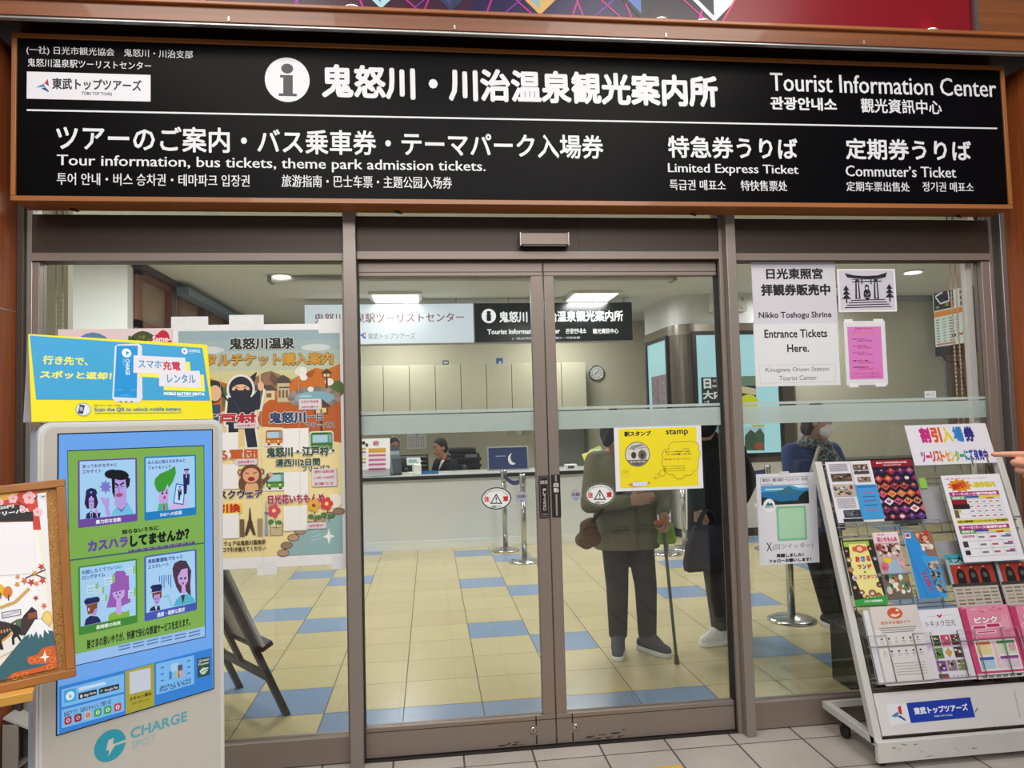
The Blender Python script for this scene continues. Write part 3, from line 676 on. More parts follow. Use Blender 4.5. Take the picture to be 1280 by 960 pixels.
def case(name, label, fr, a0, a1, b0, b1, draw):
    t = thing(name, label, 'display case', fr.p((a0+a1)/2, b0), 'lit poster cases on the steel pillar')
    b = B()
    for r in ((a0-.05, a1+.05, b0-.05, b0), (a0-.05, a1+.05, b1, b1+.05), (a0-.05, a0, b0, b1), (a1, a1+.05, b0, b1)): b.box(r[0], r[1], r[2], r[3], .0, .03, bst_d, fr)
    b.build('case_frame', t)
    b = B(); b.box(a0, a1, b0, b1, .001, .012, lit('#a9dbdf', .80), fr); b.build('light_panel', t)
    p = Pr(fr, .0125, mat=lambda h: lit(h, .62)); draw(p, a0, a1, b0, b1); p.build('posters', t)
def front_posters(p, a0, a1, b0, b1):
    p.rect(877, 471, 945, 508.5, '#2e3331'); p.text('日', 879.5, 473, 889, 486, '#dfe8e4', .05); p.text('大内', 878.5, 488, 904, 499, '#dfe8e4', .04); p.text('ゴ', 880, 500.5, 887, 507, '#c9d2ce', .03)
    p.text('NIKKO', 891, 474, 900, 478, '#a9b4ae', .02); p.rect(890, 481, 903, 484, '#a9b4ae')
    p.rect(925, 470, 945, 482, '#6f8c74'); p.poly([(925, 482), (945, 486), (945, 494), (926, 491)], '#d9c79c'); p.ellip(924, 493, 948, 514, '#d6dc2c'); p.rect(924, 514, 948, 530, '#cfc43a')
    p.rect(931, 533, 955.5, 563, '#b9d6dd'); p.poly([(931, 545), (938, 537), (944, 541), (950, 535), (955.5, 543), (955.5, 563), (931, 563)], '#49614c'); p.ellip(942, 553, 955, 562, '#9c5440'); p.rect(940, 531, 955, 533, '#d9b846')
    p.rect(880, 512, 920, 560, '#6f8f98')
a0, a1 = ff.loc(869, 420)[0], ff.loc(972, 480)[0]
case('poster_case', 'wide cyan lit poster case on the pillar face towards the doors', ff, a0, a1, ff.loc(945, 566)[1], ff.loc(890, 419)[1], front_posters)
fl = Fr((X0, Y1-.08, 0), (0, -1, 0), (0, 0, 1), (-1, 0, 0))
def side_posters(p, a0, a1, b0, b1):
    p.sheet = (a0, b1, a1-a0, b1-b0); p.rect(.16, .3, .95, .98, '#8f8286')
    for k in range(60):
        x, y = R.uniform(.18, .86), R.uniform(.32, .95); p.ellip(x, y, x+R.uniform(.03, .08), y+R.uniform(.01, .03), R.choice(['#6f6468', '#a89ca0', '#5a5155', '#b5aaa8']))
    p.line(.5, .32, .45, .96, .012, '#5d5556'); p.line(.62, .32, .66, .96, .01, '#b9aeb0')
case('poster_case', 'narrow cyan lit poster case on the pillar flank', fl, .08, .86, ff.loc(945, 566)[1], ZS-.16, side_posters)
q0, q1 = at_y(890, 389, 5.05), at_y(934, 354, 5.05)
t = thing('wall_panel_box', 'white control box high on the white pillar above the lit posters', 'box', (q0.x, 5.14, q0.z))
b = B(); b.box(q0.x, q1.x, 5.07, 5.152, q0.z, q1.z, M('#d7d6cd', .5, noise=.02), bev=.006); b.build('box_cover', t)
p = Pr(facing(5.07), .0006); p.line(901, 355, 901, 389, .006, '#8d8d87'); p.text('3', 926.5, 371, 929.5, 376, '#444444', .02); p.rect(924, 384, 929, 385, '#777777', rot=-.5); p.frame(921.5, 358, 932.5, 386, .004, '#b5b4ac'); p.build('box_print', t)

# ---------------------------------------------------------------- closed ticket shutter and board to its side
q0, q1 = at_y(987, 573, 5.4), at_y(1172, 352, 5.4); q0.x = 4.69
t = thing('roll_shutter', 'large grey beige roll shutter closed over the ticket counter', 'shutter', ((q0.x+q1.x)/2, 5.4, .9))
b = B(); b.box(q0.x, q1.x, 5.400, 5.420, .905, 2.93, M('#b7b5a3', .4, noise=.03, scale=2)); b.build('shutter_curtain', t)
b = B(); b.box(q0.x, q1.x+.02, 5.350, 5.450, 2.93, 2.995, M('#9a9b96', .4, .4)); b.build('shutter_head', t)
b = B(); b.box(q1.x-.0, q1.x+.03, 5.380, 5.440, .87, 2.93, M('#a9a9a0', .4, .4)); b.build('guide_rail', t)
b = B(); b.box(q0.x, q1.x, 5.385, 5.435, .87, .905, M('#8e8f86', .4, .4)); b.build('bottom_bar', t)
t = thing('ticket_counter', 'lower ticket counter of pale panels under the closed shutter', 'counter', ((q0.x+q1.x)/2, 5.350, 0))
b = B(); b.box(4.72, 7.9, 5.410, 5.850, 0, .8, M('#c9c7b8', .5, noise=.03)); b.build('counter_front', t)
b = B(); b.box(4.70, 7.9, 5.350, 5.870, .8, .85, M('#4a4a46', .4), bev=.004); b.build('counter_top', t)
b = B()
for k in range(6): b.box(q0.x+.4+k*.5, q0.x+.406+k*.5, 5.408, 5.412, .02, .8, M('#8d8b7f', .6))
b.build('panel_groove', t)
r0, r1 = ray(1171, 400), ray(1209, 400); XB = 6.6
def at_x(px, py, x):
    r = ray(px, py); return EYE + r*((x-EYE.x)/r.x)
ya, yb = at_x(1168, 400, XB).y, at_x(1212, 400, XB).y
ft = Fr((XB, ya, 0), (0, -1, 0), (0, 0, 1), (-1, 0, 0)); zt, zb = at_x(1190, 353, XB).z, at_x(1190, 431, XB).z; w = ya-yb
t = thing('timetable_board', 'hanging timetable board with orange stripe beside the roll shutter', 'board', ft.p(w/2, zb-.1))
b = B(); b.box(-.02, w+.02, zb-.12, zt+.16, -.08, -.001, M('#151515', .4), ft, bev=.004); b.build('board_case', t)
b = B(); b.box(0, w, zb, zt, -.0009, .004, lit('#dbe3d6', .62), ft); b.build('lit_panel', t)
p = Pr(ft, .0045, (0, zt, w, zt-zb), mat=lambda h: lit(h, .6)); p.rect(.02, .06, .6, .40, '#161616'); p.line(.08, .16, .3, .12, .02, '#e9e9e6'); p.line(.08, .17, .22, .3, .02, '#e9e9e6'); p.line(.22, .3, .48, .28, .02, '#e9e9e6'); p.line(.48, .28, .46, .12, .02, '#e9e9e6'); p.rect(.5, .3, .58, .37, '#c9323a'); p.rect(.36, .31, .46, .36, '#8a8f4a'); p.rect(.08, .33, .18, .37, '#8a8f4a')
for k in range(4): p.rect(.78, .06+k*.09, .96, .13+k*.09, ['#6e7468', '#8a4a44', '#55605a', '#3f4a50'][k])
p.rect(0, .42, 1, .51, '#e58f2a'); p.rect(.84, .43, .96, .50, '#c9a13a')
for c in range(5):
    for k in range(9): p.rect(.06+c*.19, .55+k*.045, .15+c*.19, .57+k*.045, '#9db09a' if c % 2 else '#7f8a80')
p.ellip(.5, .82, .62, .88, '#222222'); p.rect(.7, .83, .82, .86, '#d0453f'); p.rect(.04, .95, .6, .98, '#d07a70'); p.build('timetable_print', t)
b = B(); b.tube([ft.p(w*.1, zb-.11, -.03), ft.p(w*.25, zb-.2, -.03), ft.p(w*.5, zb-.22, -.05), ft.p(w*.75, zb-.7, -.05), ft.p(w*.9, .87, -.06)], .014, M('#141414', .5)); b.build('power_cable', t)
b = B(); b.tube([ft.p(w*.5, zt+.1, -.04), ft.p(w*.5, 3.0, -.04)], .02, M('#222222', .4)); b.build('hanging_rod', t)
# blind gear beside the side windows
def chain(x, y, z0, z1, label):
    t = thing('bead_chain', label, 'chain', (x, y, z0), 'blind chains'); b = B()
    for dx in (0, .03):
        b.tube([(x+dx, y, z0), (x+dx, y, z1)], .003, M('#b9b6a8', .4), 6)
        k = z0
        while k < z1: b.ell((x+dx, y, k), (.0058, .0058, .0058), M('#c9c6b8', .4), seg=6, rg=4); k += .022
    b.build('chain_loop', t)
    b = B(); b.box(x-.012, x+.042, y-.012, y+.012, z1, z1+.05, M('#d0cfc8', .5), bev=.004); b.build('chain_drive', t)
b = B(); b.box(2.777, 2.813, .066, .10, .14, 2.56, M('#e6e7e5', .45, noise=.02)); struct(b, 'trim_12')
chain(2.735, .12, 1.4, 2.6, 'bead chain hanging inside next to the timetable board')
chain(-1.72, .22, 1.3, 2.6, 'bead chain hanging inside the pane behind the yellow and blue card')
q0, q1 = at_y(58, 400, 1.2), at_y(85, 400, 1.2)
b = B(); b.box(q0.x-.4, q1.x, 1.2, 1.26, 0, 3.0, M('#cfcdb9', .6, noise=.02)); struct(b, 'wall_left')

# ---------------------------------------------------------------- brown framed high windows on the side wall
brown = M('#7a4a33', .5, noise=.08, scale=12); brown_d = M('#3d2218', .5); fw = Fr((-2.6, 3.36, 0), (0, 1, 0), (0, 0, 1), (1, 0, 0))
for k in range(4):
    a0, a1, b0, b1 = k*1.03, k*1.03+1.0, 2.42, 2.94
    t = thing('window_%d' % (k+4), 'x', 'window', fw.p((a0+a1)/2, b0)); del t['label']; del t['category']; t['kind'] = 'structure'
    b = B()
    for r in ((a0, a1, b0-.02, b0+.07), (a0, a1, b1-.04, b1+.02), (a0, a0+.12, b0, b1), (a1-.14, a1, b0, b1)): b.box(r[0], r[1], r[2], r[3], -.10, .03, brown, fw)
    b.build('window_frame', t)
    b = B(); b.box(a0+.12, a1-.14, b0+.07, b1-.04, -.05, -.04, M('#a88d76', .25, noise=.15, scale=25), fw); b.build('wood_blind', t)  # opaque pane, the reflection of wood slats in its glass is painted as colour
    b = B(); b.box(a1-.09, a1-.05, b0+.02, b1-.02, .03, .05, M('#8f8f8c', .3, .7), fw); b.build('stay_arm', t)
b = B(); b.box(-2.72, -2.6, 3.34, 7.5, 2.40, 2.42, brown_d); b.box(-2.6, -2.52, 3.34, 7.5, 2.94, 3.0, brown_d); b.box(-2.52, -2.40, 4.2, 7.4, 2.86, 2.94, M('#76879c', .4, .3)); struct(b, 'trim_13')

# ---------------------------------------------------------------- display easel with its back to the glass
A, C = V((-1.11, 1.07, 0)), V((-.76, .62, 0)); u = (C-A).normalized(); bk = V((-.79, -.61, 0)); v = (V((0, 0, .81)) + bk*.36).normalized()
fe = Fr(A, u, v); nn = fe.n if fe.n.dot(bk) < 0 else -fe.n; fe = Fr(A, u, v, nn); L = (C-A).length; blk = M('#2a2724', .5)
t = thing('display_easel', 'dark wooden easel carrying a grey board, its back turned to the pane', 'easel', (A+C)/2)
for a in (0, L):
    b = B(); b.box(a-.022, a+.022, .0, 1.55, -.03, .0, blk, fe, bev=.003); b.build('leg', t)
b = B(); b.box(0, L, .22, .27, -.026, -.004, blk, fe); b.build('crossbar', t)
b = B(); b.box(L*.42, L*.42+.04, .27, 1.4, -.028, -.004, blk, fe); b.build('centre_post', t)
b = B(); b.box(-.05, L+.05, .40, .425, -.004, .06, blk, fe); b.build('ledge', t)
b = B(); b.box(-.25, L+.06, .427, 1.5, .003, .018, M('#c3c2be', .5), fe); b.build('board', t)
b = B(); b.tube([fe.p(L*.42, 1.3, -.035), fe.p(L*.42, .08, -.035)+V((-.16, -.12, -.05))], .014, M('#77726c', .4, .5)); b.build('rear_leg', t)
# ---------------------------------------------------------------- the black overhead sign
fs = facing(-.2); SX0, SX1, SZ0, SZ1 = -1.694, 2.832, 2.457, 3.168
sw = wood('#a1622f', 'x', dark=.6); swv = wood('#a1622f', 'z', dark=.6)
t = thing('overhead_sign', 'long black sign board in a wooden frame above the sliding doors', 'sign', fs.p(.57, SZ0))
b = B(); b.box(SX0, SX1, -.2, -.06, SZ1-.02, SZ1, sw, bev=.002); b.build('frame_rail', t)
b = B(); b.box(SX0, SX1, -.2, -.06, SZ0, SZ0+.022, sw, bev=.002); b.build('frame_rail', t)
for x in (SX0, SX1-.02):
    b = B(); b.box(x, x+.02, -.2, -.06, SZ0+.022, SZ1-.02, swv, bev=.002); b.build('frame_stile', t)
b = B(); b.box(SX0+.02, SX1-.02, -.192, -.07, SZ0+.022, SZ1-.02, M('#070608', .35, noise=.05, scale=4, spec=.06)); b.build('sign_panel', t)
fp = facing(-.192)
wh = '#d9d8dd'; mk = lambda h: M(h, .45, noise=.0)
p = Pr(fp, .0008, mat=mk)
p.text('(一社) 日光市観光協会　鬼怒川・川治支部', 33, 60, 241, 71.5, wh, .006); p.text('鬼怒川温泉駅ツーリストセンター', 34.5, 75, 189, 85.5, wh, .006)
p.text('鬼怒川・川治温泉観光案内所', 402, 87, 897, 128.5, wh, .035)
p.text('Tourist Information Center', 963, 94.5, 1245, 118, wh, .012, ); p.text('관광안내소', 963, 121.5, 1046, 138, wh, .03); p.text('觀光資訊中心', 1076, 124, 1177, 142, wh, .016)
p.line(33.5, 137.5, 1246.5, 160.5, .0075, wh)
p.text('ツアーのご案内・バス乗車券・テーマパーク入場券', 70, 162, 754, 193.5, wh, .018)
p.text('Tour information, bus tickets, theme park admission tickets.', 71, 197, 607, 214.5, wh, .012)
p.text('투어 안내・버스 승차권・테마파크 입장권', 71, 217, 312, 232.5, wh, .012); p.text('旅游指南・巴士车票・主题公园入场券', 352, 219.5, 565, 235, wh, .012)
p.text('特急券うりば', 835, 171, 997, 198.5, wh, .02); p.text('Limited Express Ticket', 835, 205, 998, 220, wh, .012); p.text('특급권 매표소', 837, 224.5, 907, 238, wh, .012); p.text('特快售票处', 926, 225.5, 984, 239, wh, .012)
p.text('定期券うりば', 1057, 174, 1214, 200.5, wh, .02); p.text("Commuter’s Ticket", 1057, 207.5, 1195, 221.5, wh, .012); p.text('定期车票出售处', 1058, 227, 1137, 239.5, wh, .012); p.text('정기권 매표소', 1153, 227.5, 1217, 240, wh, .012)
p.build('lettering', t)
p = Pr(fp, .0009, mat=mk); p.ellip(331, 72, 387, 127.5, wh, n=48); p.ellip(351.5, 79.5, 366.5, 92, '#121114'); p.poly([(350, 93.5), (366, 94), (366, 117), (371, 117.2), (371, 120.5), (348.5, 120), (348.5, 116.6), (354, 116.8), (354, 97), (350, 96.9)], '#121114'); p.build('information_symbol', t)
lw = (lambda q: q)(pxbox(fp, [(34, 91), (188.5, 93), (188.5, 126.5), (34, 124.5)]))
b = B(); b.box(lw[0], lw[1], lw[2], lw[3], .0004, .0035, M('#dcdae0', .4, noise=.01), fp); b.build('logo_plate', t)
def swoosh(p, x, y, s, dark=False):
    """the three-bladed mark: red, light blue and dark blue"""
    p.poly([(x+.58*s, y-.5*s), (x+.68*s, y+.12*s), (x+.30*s, y-.12*s)], '#a3263a' if dark else '#cf2b3c')
    p.poly([(x+.26*s, y-.10*s), (x+.36*s, y+.18*s), (x-.42*s, y+.22*s)], '#3d7fb8' if dark else '#2f8fd0')
    p.poly([(x+.02*s, y+.30*s), (x+.38*s, y+.20*s), (x+.66*s, y+.50*s), (x+.66*s, y+.62*s)], '#24407e' if dark else '#1f3f9c')
p = Pr(fp, .0038, mat=mk); swoosh(p, 51, 106, 15, True); p.text('東武トップツアーズ', 65, 98.5, 177, 113, '#26222c', .03); p.text('TOBU TOP TOURS', 102, 115, 140, 119, '#3a3640', .02); p.build('logo_print', t)
for px, py in ((92, 263.5), (497, 265), (865, 265.5), (1197, 268)):
    q = at_y(px, py, -.09); b = B()
    b.tube([(q.x, -.09, SZ0+.002), (q.x, -.09, SZ0-.006)], .011, M('#2a1d15', .5), 10); b.tube([(q.x-.012, -.1, SZ0-.006), (q.x+.02, -.085, SZ0-.009)], .004, M('#2a1d15', .5), 6); b.build('screw_hook', t)
# curtain rail under the fascia with its drop supports
q = at_y(0, 24.5, -.30); q2 = at_y(1280, 61, -.30); z = (q.z+q2.z)/2-.005
t = thing('silver_rail', 'thin silver rail hung along the wooden fascia above the black sign', 'rail', (.5, -.30, z))
b = B(); b.box(-3.3, 4.5, -.312, -.288, z-.010, z+.008, M('#c4c2c0', .3, .7), bev=.003); b.build('rail_profile', t)
for px in (288, 568, 830, 1075):
    q = at_y(px, 36, -.30); b = B(); b.box(q.x-.004, q.x+.004, -.324, -.316, z+.004, 3.20, M('#a9a39c', .35, .6)); b.build('drop_support', t)
# promotional billboard on the ledge
fbb = facing(-.29); a1 = fbb.loc(1217, 33)[0]; a0 = -.89; z0 = 3.267
t = thing('billboard', 'glossy purple and red event billboard standing on the wooden ledge', 'billboard', fbb.p((a0+a1)/2, z0))
b = B(); b.box(a0, a1, z0, 4.0, -.012, 0, M('#171021', .2, noise=.02), fbb); b.build('backing_board', t)
b = B()
for r in ((a0-.018, a1+.018, z0-.006, z0+.004), (a1, a1+.018, z0, 4.0), (a0-.018, a0, z0, 4.0)): b.box(r[0], r[1], r[2], r[3], -.012, .012, M('#8a817c', .2, .8), fbb)
b.build('metal_frame', t)
p = Pr(fbb, .0006, (a0, 4.0, a1-a0, 4.0-z0), mat=lambda h: M(h, .3, noise=.03, scale=5, spec=.3)); W_ = a1-a0; H_ = 4.0-z0
def X(a): return (a-a0)/W_
def Z(z): return (4.0-z)/H_
p.rect(0, 0, 1, 1, '#1c0b20'); p.poly([(0, 0), (X(.6), 0), (X(.2), 1), (0, 1)], '#340d26'); p.poly([(X(.2), 1), (X(.9), 1), (X(1.3), 0), (X(.6), 0)], '#1c1142')
for c in (-.25, .02, .40, .98, 1.2):
    n = 26
    for k in range(n):
        t0, t1 = k/n*2*math.pi, (k+1)/n*2*math.pi
        if 3.42+.3*min(math.sin(t0), math.sin(t1)) < z0+.004: continue
        p.line(X(c+.30*math.cos(t0)), Z(3.42+.3*math.sin(t0)), X(c+.30*math.cos(t1)), Z(3.42+.3*math.sin(t1)), .008, '#b0187c')
for c, cc in ((-.17, '#a9cdd6'), (.13, '#2a3350'), (.52, '#caa05c'), (.98, '#101014'), (1.32, '#d6dce6')):
    p.lift(.0016); d = .27; zc = z0+.01+d
    p.poly([(X(c-d), Z(zc)), (X(c), Z(zc-d)), (X(c+d), Z(zc)), (X(c), Z(zc+d))], cc)
    p.poly([(X(c-d*.9), Z(zc)), (X(c), Z(zc-d*.9)), (X(c), Z(zc+d*.3))], ['#7fa3ad', '#3b4468', '#8a6230', '#1d1d24', '#4d6fb0'][int(c*10) % 5])
for x0, x1 in ((-.55, .0), (-.05, .5), (.35, .9), (.75, 1.3)):
    p.lift(.0021); p.line(X(x0), Z(3.75), X(x1), Z(z0), .006, '#c02488'); p.line(X(x1), Z(3.75), X(x0), Z(z0), .006, '#7a2a9c')
p.lift(.0024); p.poly([(X(1.35), 1), (X(1.80), 0), (1, 0), (1, 1)], '#7c0d1b'); p.line(X(1.35), 1, X(1.8), 0, .008, '#d03a5a')
p.rect(X(a1-.02), 0, 1, 1, '#560a16'); p.build('billboard_print', t)
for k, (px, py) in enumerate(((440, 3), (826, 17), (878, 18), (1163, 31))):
    q = at_y(px, py+1, -.305)  # glowing discs imitate ceiling lights reflected in the glossy billboard
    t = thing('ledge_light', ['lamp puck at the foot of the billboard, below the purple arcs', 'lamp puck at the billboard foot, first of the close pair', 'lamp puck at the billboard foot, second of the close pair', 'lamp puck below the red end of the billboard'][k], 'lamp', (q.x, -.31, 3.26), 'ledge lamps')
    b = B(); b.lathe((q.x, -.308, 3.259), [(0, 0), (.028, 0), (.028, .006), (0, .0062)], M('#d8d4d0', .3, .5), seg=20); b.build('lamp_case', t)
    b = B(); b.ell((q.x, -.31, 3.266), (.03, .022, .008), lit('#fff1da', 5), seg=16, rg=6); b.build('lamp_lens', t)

# ---------------------------------------------------------------- stickers and notices on the glass
fd = facing(.036)
def round_label(px, py, label):
    rx = 7
    a, c = fd.loc(px, py); r = fd.loc(px+rx, py)[0]-a
    t = thing('round_sticker', label, 'sticker', fd.p(a, c-r)); b = B()
    b.prism([(a+r*math.cos(k*math.pi/16), c+r*math.sin(k*math.pi/16)) for k in range(32)], .0004, .001, M('#a3a4ae', .5), fd); b.build('sticker_disc', t)
    p = Pr(fd, .0011); p.text('自動', px-5.2, py-3.2, px+5.2, py+1.2, '#55565e', .03); p.poly([(px-2.2, py+3.2), (px+2.2, py+3.2), (px, py+6)], '#3f7fd8'); p.build('lettering', t)
def caution(px, py, rx, ry, label):
    a, c = fd.loc(px, py); r = fd.loc(px+rx, py)[0]-a; q = c-fd.loc(px, py+ry)[1]
    t = thing('caution_sticker', label, 'sticker', fd.p(a, c-q))
    b = B(); b.prism([(a+r*math.cos(k*math.pi/24), c+q*math.sin(k*math.pi/24)) for k in range(48)], .0004, .001, M('#e2e3e2', .5), fd); b.build('sticker_disc', t)
    p = Pr(fd, .0011); p.ring(px-rx+.2, py-ry+.2, px+rx-.2, py+ry-.2, .0055, '#17181a')
    p.poly([(px-.3, py-6.2), (px+7.6, py+6.8), (px-8, py+6.8)], '#17181a'); p.poly([(px-.3, py-3.4), (px+5.3, py+5.4), (px-5.8, py+5.4)], '#e2e3e2')
    p.rect(px-.9, py-1.6, px+.5, py+2.4, '#17181a'); p.rect(px-.9, py+3.2, px+.5, py+4.6, '#17181a')
    p.text('注', px-15.6, py-2.6, px-8.4, py+4.4, '#c01f26', .05); p.text('意', px+8, py-3.2, px+15.2, py+3.6, '#c01f26', .05)
    p.text('自動ドア', px-6, py+8.8, px+6, py+11.6, '#333333', .03)
    ang = 'ドアに手をふれないでください'
    for i, ch in enumerate(ang):
        th = math.radians(158-136*i/(len(ang)-1)); x, y = px+rx*.80*math.cos(th), py-ry*.72*math.sin(th)
        p.text(ch, x-1.1, y-1.2, x+1.1, y+1.2, '#77787a', .02, rot=th-math.pi/2)
    p.build('lettering', t)
caution(620.5, 623, 19, 14.2, 'oval caution sticker in front of the chrome stanchions')
caution(750, 618, 18.5, 14, 'oval caution sticker over the green jacket of the person with a cane')
round_label(652, 621.5, 'small grey round sticker over the stanchion pole on the door')
round_label(720, 619, 'small grey round sticker on the door leaf with the yellow stamp sheet')
# yellow stamp sheet
bx = pxbox(fd, [(767.2, 532.6), (876.2, 531.8), (879, 611), (769.7, 613.6)])
t, s = sheet('stamp_notice', 'yellow notice about the station stamp taped to the sliding door', 'notice', fd, bx, '#e4e3ea')
p = Pr(fd, .0014, s); p.rect(.05, .035, .945, .955, '#ecd911'); p.text('駅スタンプ', .115, .075, .42, .155, '#171612', .05); p.text('stamp', .59, .065, .85, .17, '#171612', .02)
p.ellip(.115, .24, .40, .63, '#1c1c1c'); p.ellip(.122, .25, .393, .62, '#cfccc4')
def arc_fill(p, x0, y0, x1, y1, t0, t1, h, n=16):
    cx, cy, rx, ry = (x0+x1)/2, (y0+y1)/2, (x1-x0)/2, (y1-y0)/2
    p.poly([(cx+rx*math.cos(t0+(t1-t0)*k/n), cy+ry*math.sin(t0+(t1-t0)*k/n)) for k in range(n+1)], h)
arc_fill(p, .125, .255, .39, .615, .5, math.pi-.5, '#5a5854'); p.text('鬼怒川温泉駅', .17, .535, .345, .565, '#cfccc4', .02)
p.poly([(.15, .36), (.2, .30), (.3, .275), (.34, .30), (.26, .33)], '#8e8b84'); p.ellip(.19, .31, .24, .37, '#8e8b84'); p.ellip(.185, .395, .245, .50, '#35332f'); p.ellip(.265, .37, .36, .52, '#5c5953'); p.ellip(.295, .42, .33, .49, '#2a2825'); p.line(.27, .34, .36, .33, .003, '#77746d')
for k in range(14): x, y = R.uniform(.16, .36), R.uniform(.29, .5); p.ellip(x, y, x+.012, y+.01, '#77746d')
p.ring(.065, .66, .165, .795, .0012, '#b09a2a'); p.text('駅の記念に', .085, .69, .145, .71, '#6d6010'); p.text('押してね', .085, .72, .14, .74, '#6d6010')
cl = [(.70, .345, .09, .085), (.78, .315, .06, .06), (.85, .315, .06, .06), (.91, .345, .06, .07), (.925, .46, .055, .10), (.90, .60, .06, .12), (.83, .72, .07, .07), (.73, .75, .08, .09), (.64, .68, .08, .09), (.59, .58, .06, .10), (.60, .46, .065, .09)]
for c, e in (('#3a3410', .004), ('#ecd911', .0)):
    for x, y, rx, ry in cl: p.ellip(x-rx*.9-e, y-ry-e*1.4, x+rx*.9+e, y+ry+e*1.4, c)
p.rect(.6, .38, .93, .72, '#ecd911')
p.text('駅スタンプは特急券うりば横に', .575, .40, .865, .425, '#2a2508', .03); p.text('スタンプ台を設置しております', .575, .44, .875, .468, '#2a2508', .03); p.text('駅の記念にひとつ押してみませんか？', .565, .515, .87, .545, '#c0561a', .03)
for i, l in enumerate(('Station stamps and stamp', 'papers are available near', 'the express ticket window')): p.text(l, .55, .625+.035*i, .80, .655+.035*i, '#3a3410')
for x0, y0, x1, y1 in ((.50, .69, .565, .79), (.455, .75, .50, .82), (.435, .80, .455, .83)): p.ring(x0, y0, x1, y1, .0012, '#3a3410')
p.poly([(.14, .90), (.22, .85), (.38, .87), (.40, .89), (.3, .935), (.2, .945)], '#c98d4a'); p.rect(.19, .86, .36, .93, '#cfdbe6', r=.006)
p.build('notice_print', t)
# shrine ticket notices
fw2 = facing(.0255)
bx = pxbox(fw2, [(939, 327), (1043.5, 326), (1046.5, 405), (942, 406)])
t, s = sheet('shrine_notice', 'white notice with two bold Japanese lines and the shrine name, upper of two joined sheets', 'notice', fw2, bx, '#d2ced6')
p = Pr(fw2, .0014, s); p.text('日光東照宮', .17, .11, .85, .29, '#141416', .035); p.text('拝観券販売中', .10, .36, .93, .55, '#141416', .04); p.text('Nikko Toshogu Shrine', .06, .80, .93, .925, '#141416', .02); p.build('notice_print', t)
bx = pxbox(fw2, [(941.5, 406), (1047, 403.5), (1050, 480.5), (944.5, 484)])
fw3 = facing(.0243)
t, s = sheet('ticket_notice', 'white notice reading entrance tickets here with a boxed station name, lower of two joined sheets', 'notice', fw3, bx, '#dfdfe1')
p = Pr(fw3, .0014, s); p.text('Entrance Tickets', .125, .09, .87, .225, '#141416', .02); p.text('Here.', .385, .33, .645, .46, '#141416', .02); p.frame(.05, .66, .945, .95, .0015, '#b5b5b7'); p.text('Kinugawa Onsen Station', .12, .70, .87, .79, '#5a5a5e'); p.text('Tourist Center', .275, .835, .72, .91, '#5a5a5e'); p.build('notice_print', t)
bx = pxbox(fw2, [(1045.5, 337), (1118.5, 335.5), (1121, 389), (1049, 390.5)])
t, s = sheet('gate_notice', 'white sheet with a black drawing of a shrine gate and two pines', 'notice', fw2, bx, '#e6e6ea')
p = Pr(fw2, .0014, s); p.rect(.03, .04, .97, .96, '#cbc7d2'); K = '#16161a'
p.poly([(.13, .10), (.3, .15), (.5, .165), (.7, .15), (.86, .08), (.83, .2), (.7, .225), (.5, .235), (.3, .225), (.17, .2)], K); p.line(.25, .30, .76, .285, .0055, K); p.line(.24, .245, .77, .235, .003, K)
for x in (.335, .655): p.poly([(x-.03, .24), (x+.03, .24), (x+.045, .70), (x-.045, .70)], K); p.poly([(x-.008, .31), (x+.012, .31), (x+.018, .68), (x-.014, .68)], '#cbc7d2')
p.rect(.405, .245, .425, .36, K); p.rect(.565, .245, .585, .36, K)
p.ellip(.46, .36, .535, .50, K); p.ellip(.435, .46, .56, .72, K); p.ellip(.475, .41, .52, .485, '#cbc7d2'); p.line(.46, .56, .5, .62, .002, '#cbc7d2'); p.line(.54, .56, .5, .62, .002, '#cbc7d2'); p.line(.45, .66, .55, .66, .002, '#cbc7d2')
for k in range(4): p.line(.21-.035*k, .735+.055*k, .80+.035*k, .715+.055*k, .005, K)
for x, y in ((.14, .40), (.885, .37)):
    for k in range(3): p.poly([(x, y+.1*k-.02), (x+.055+.012*k, y+.1*k+.10), (x-.055-.012*k, y+.1*k+.10)], K)
    p.rect(x-.012, y+.3, x+.012, y+.40, K)
p.build('notice_print', t)
bx = pxbox(fw2, [(1054.5, 402), (1105.5, 400.5), (1110, 480), (1058, 482.5)])
t, s = sheet('pink_price_notice', 'pink price list taped on a white backing to the side window', 'notice', fw2, bx, '#e0dee2')
p = Pr(fw2, .0014, s); p.rect(.08, .09, .90, .91, '#d77ac2'); RD, DK = '#c2203c', '#5a2a52'
p.text('日光花いちもんめ', .27, .10, .70, .135, RD, .03); p.text('チケット', .2, .155, .4, .18, RD, .02); p.text('割引料金のご案内', .2, .19, .72, .215, '#d08a2a', .02)
rows = (('入園大人 中学生以上', .27, '1,800円→1,600円'), ('小学生', .38, '900円→800円'), ('シルバー', .48, '1,600円→1,400円'), ('障がい者', .61, '900円→800円'), ('団体割引', .71, '1,600円→1,400円'))
for a, y, c in rows: p.text(a, .18, y, .55, y+.024, DK, .02); p.text(c, .3, y+.03, .66, y+.055, RD if y > .3 else DK, .02)
for k in range(3): p.text('ツーリストセンターにてお求めください', .14, .80+.03*k, .84, .822+.03*k, RD, .02)
p.build('notice_print', t)
for q in ((.02, -.03, .22, .03), (.72, -.03, .96, .03), (.06, .97, .28, 1.03), (.7, .97, .95, 1.03)):
    b = B(); a0 = s[0]+q[0]*s[2]; a1 = s[0]+q[2]*s[2]; b.box(a0, a1, s[1]-q[3]*s[3], s[1]-q[1]*s[3], .0013, .0016, M('#e9e9ec', .3), fw2); b.build('tape', t)
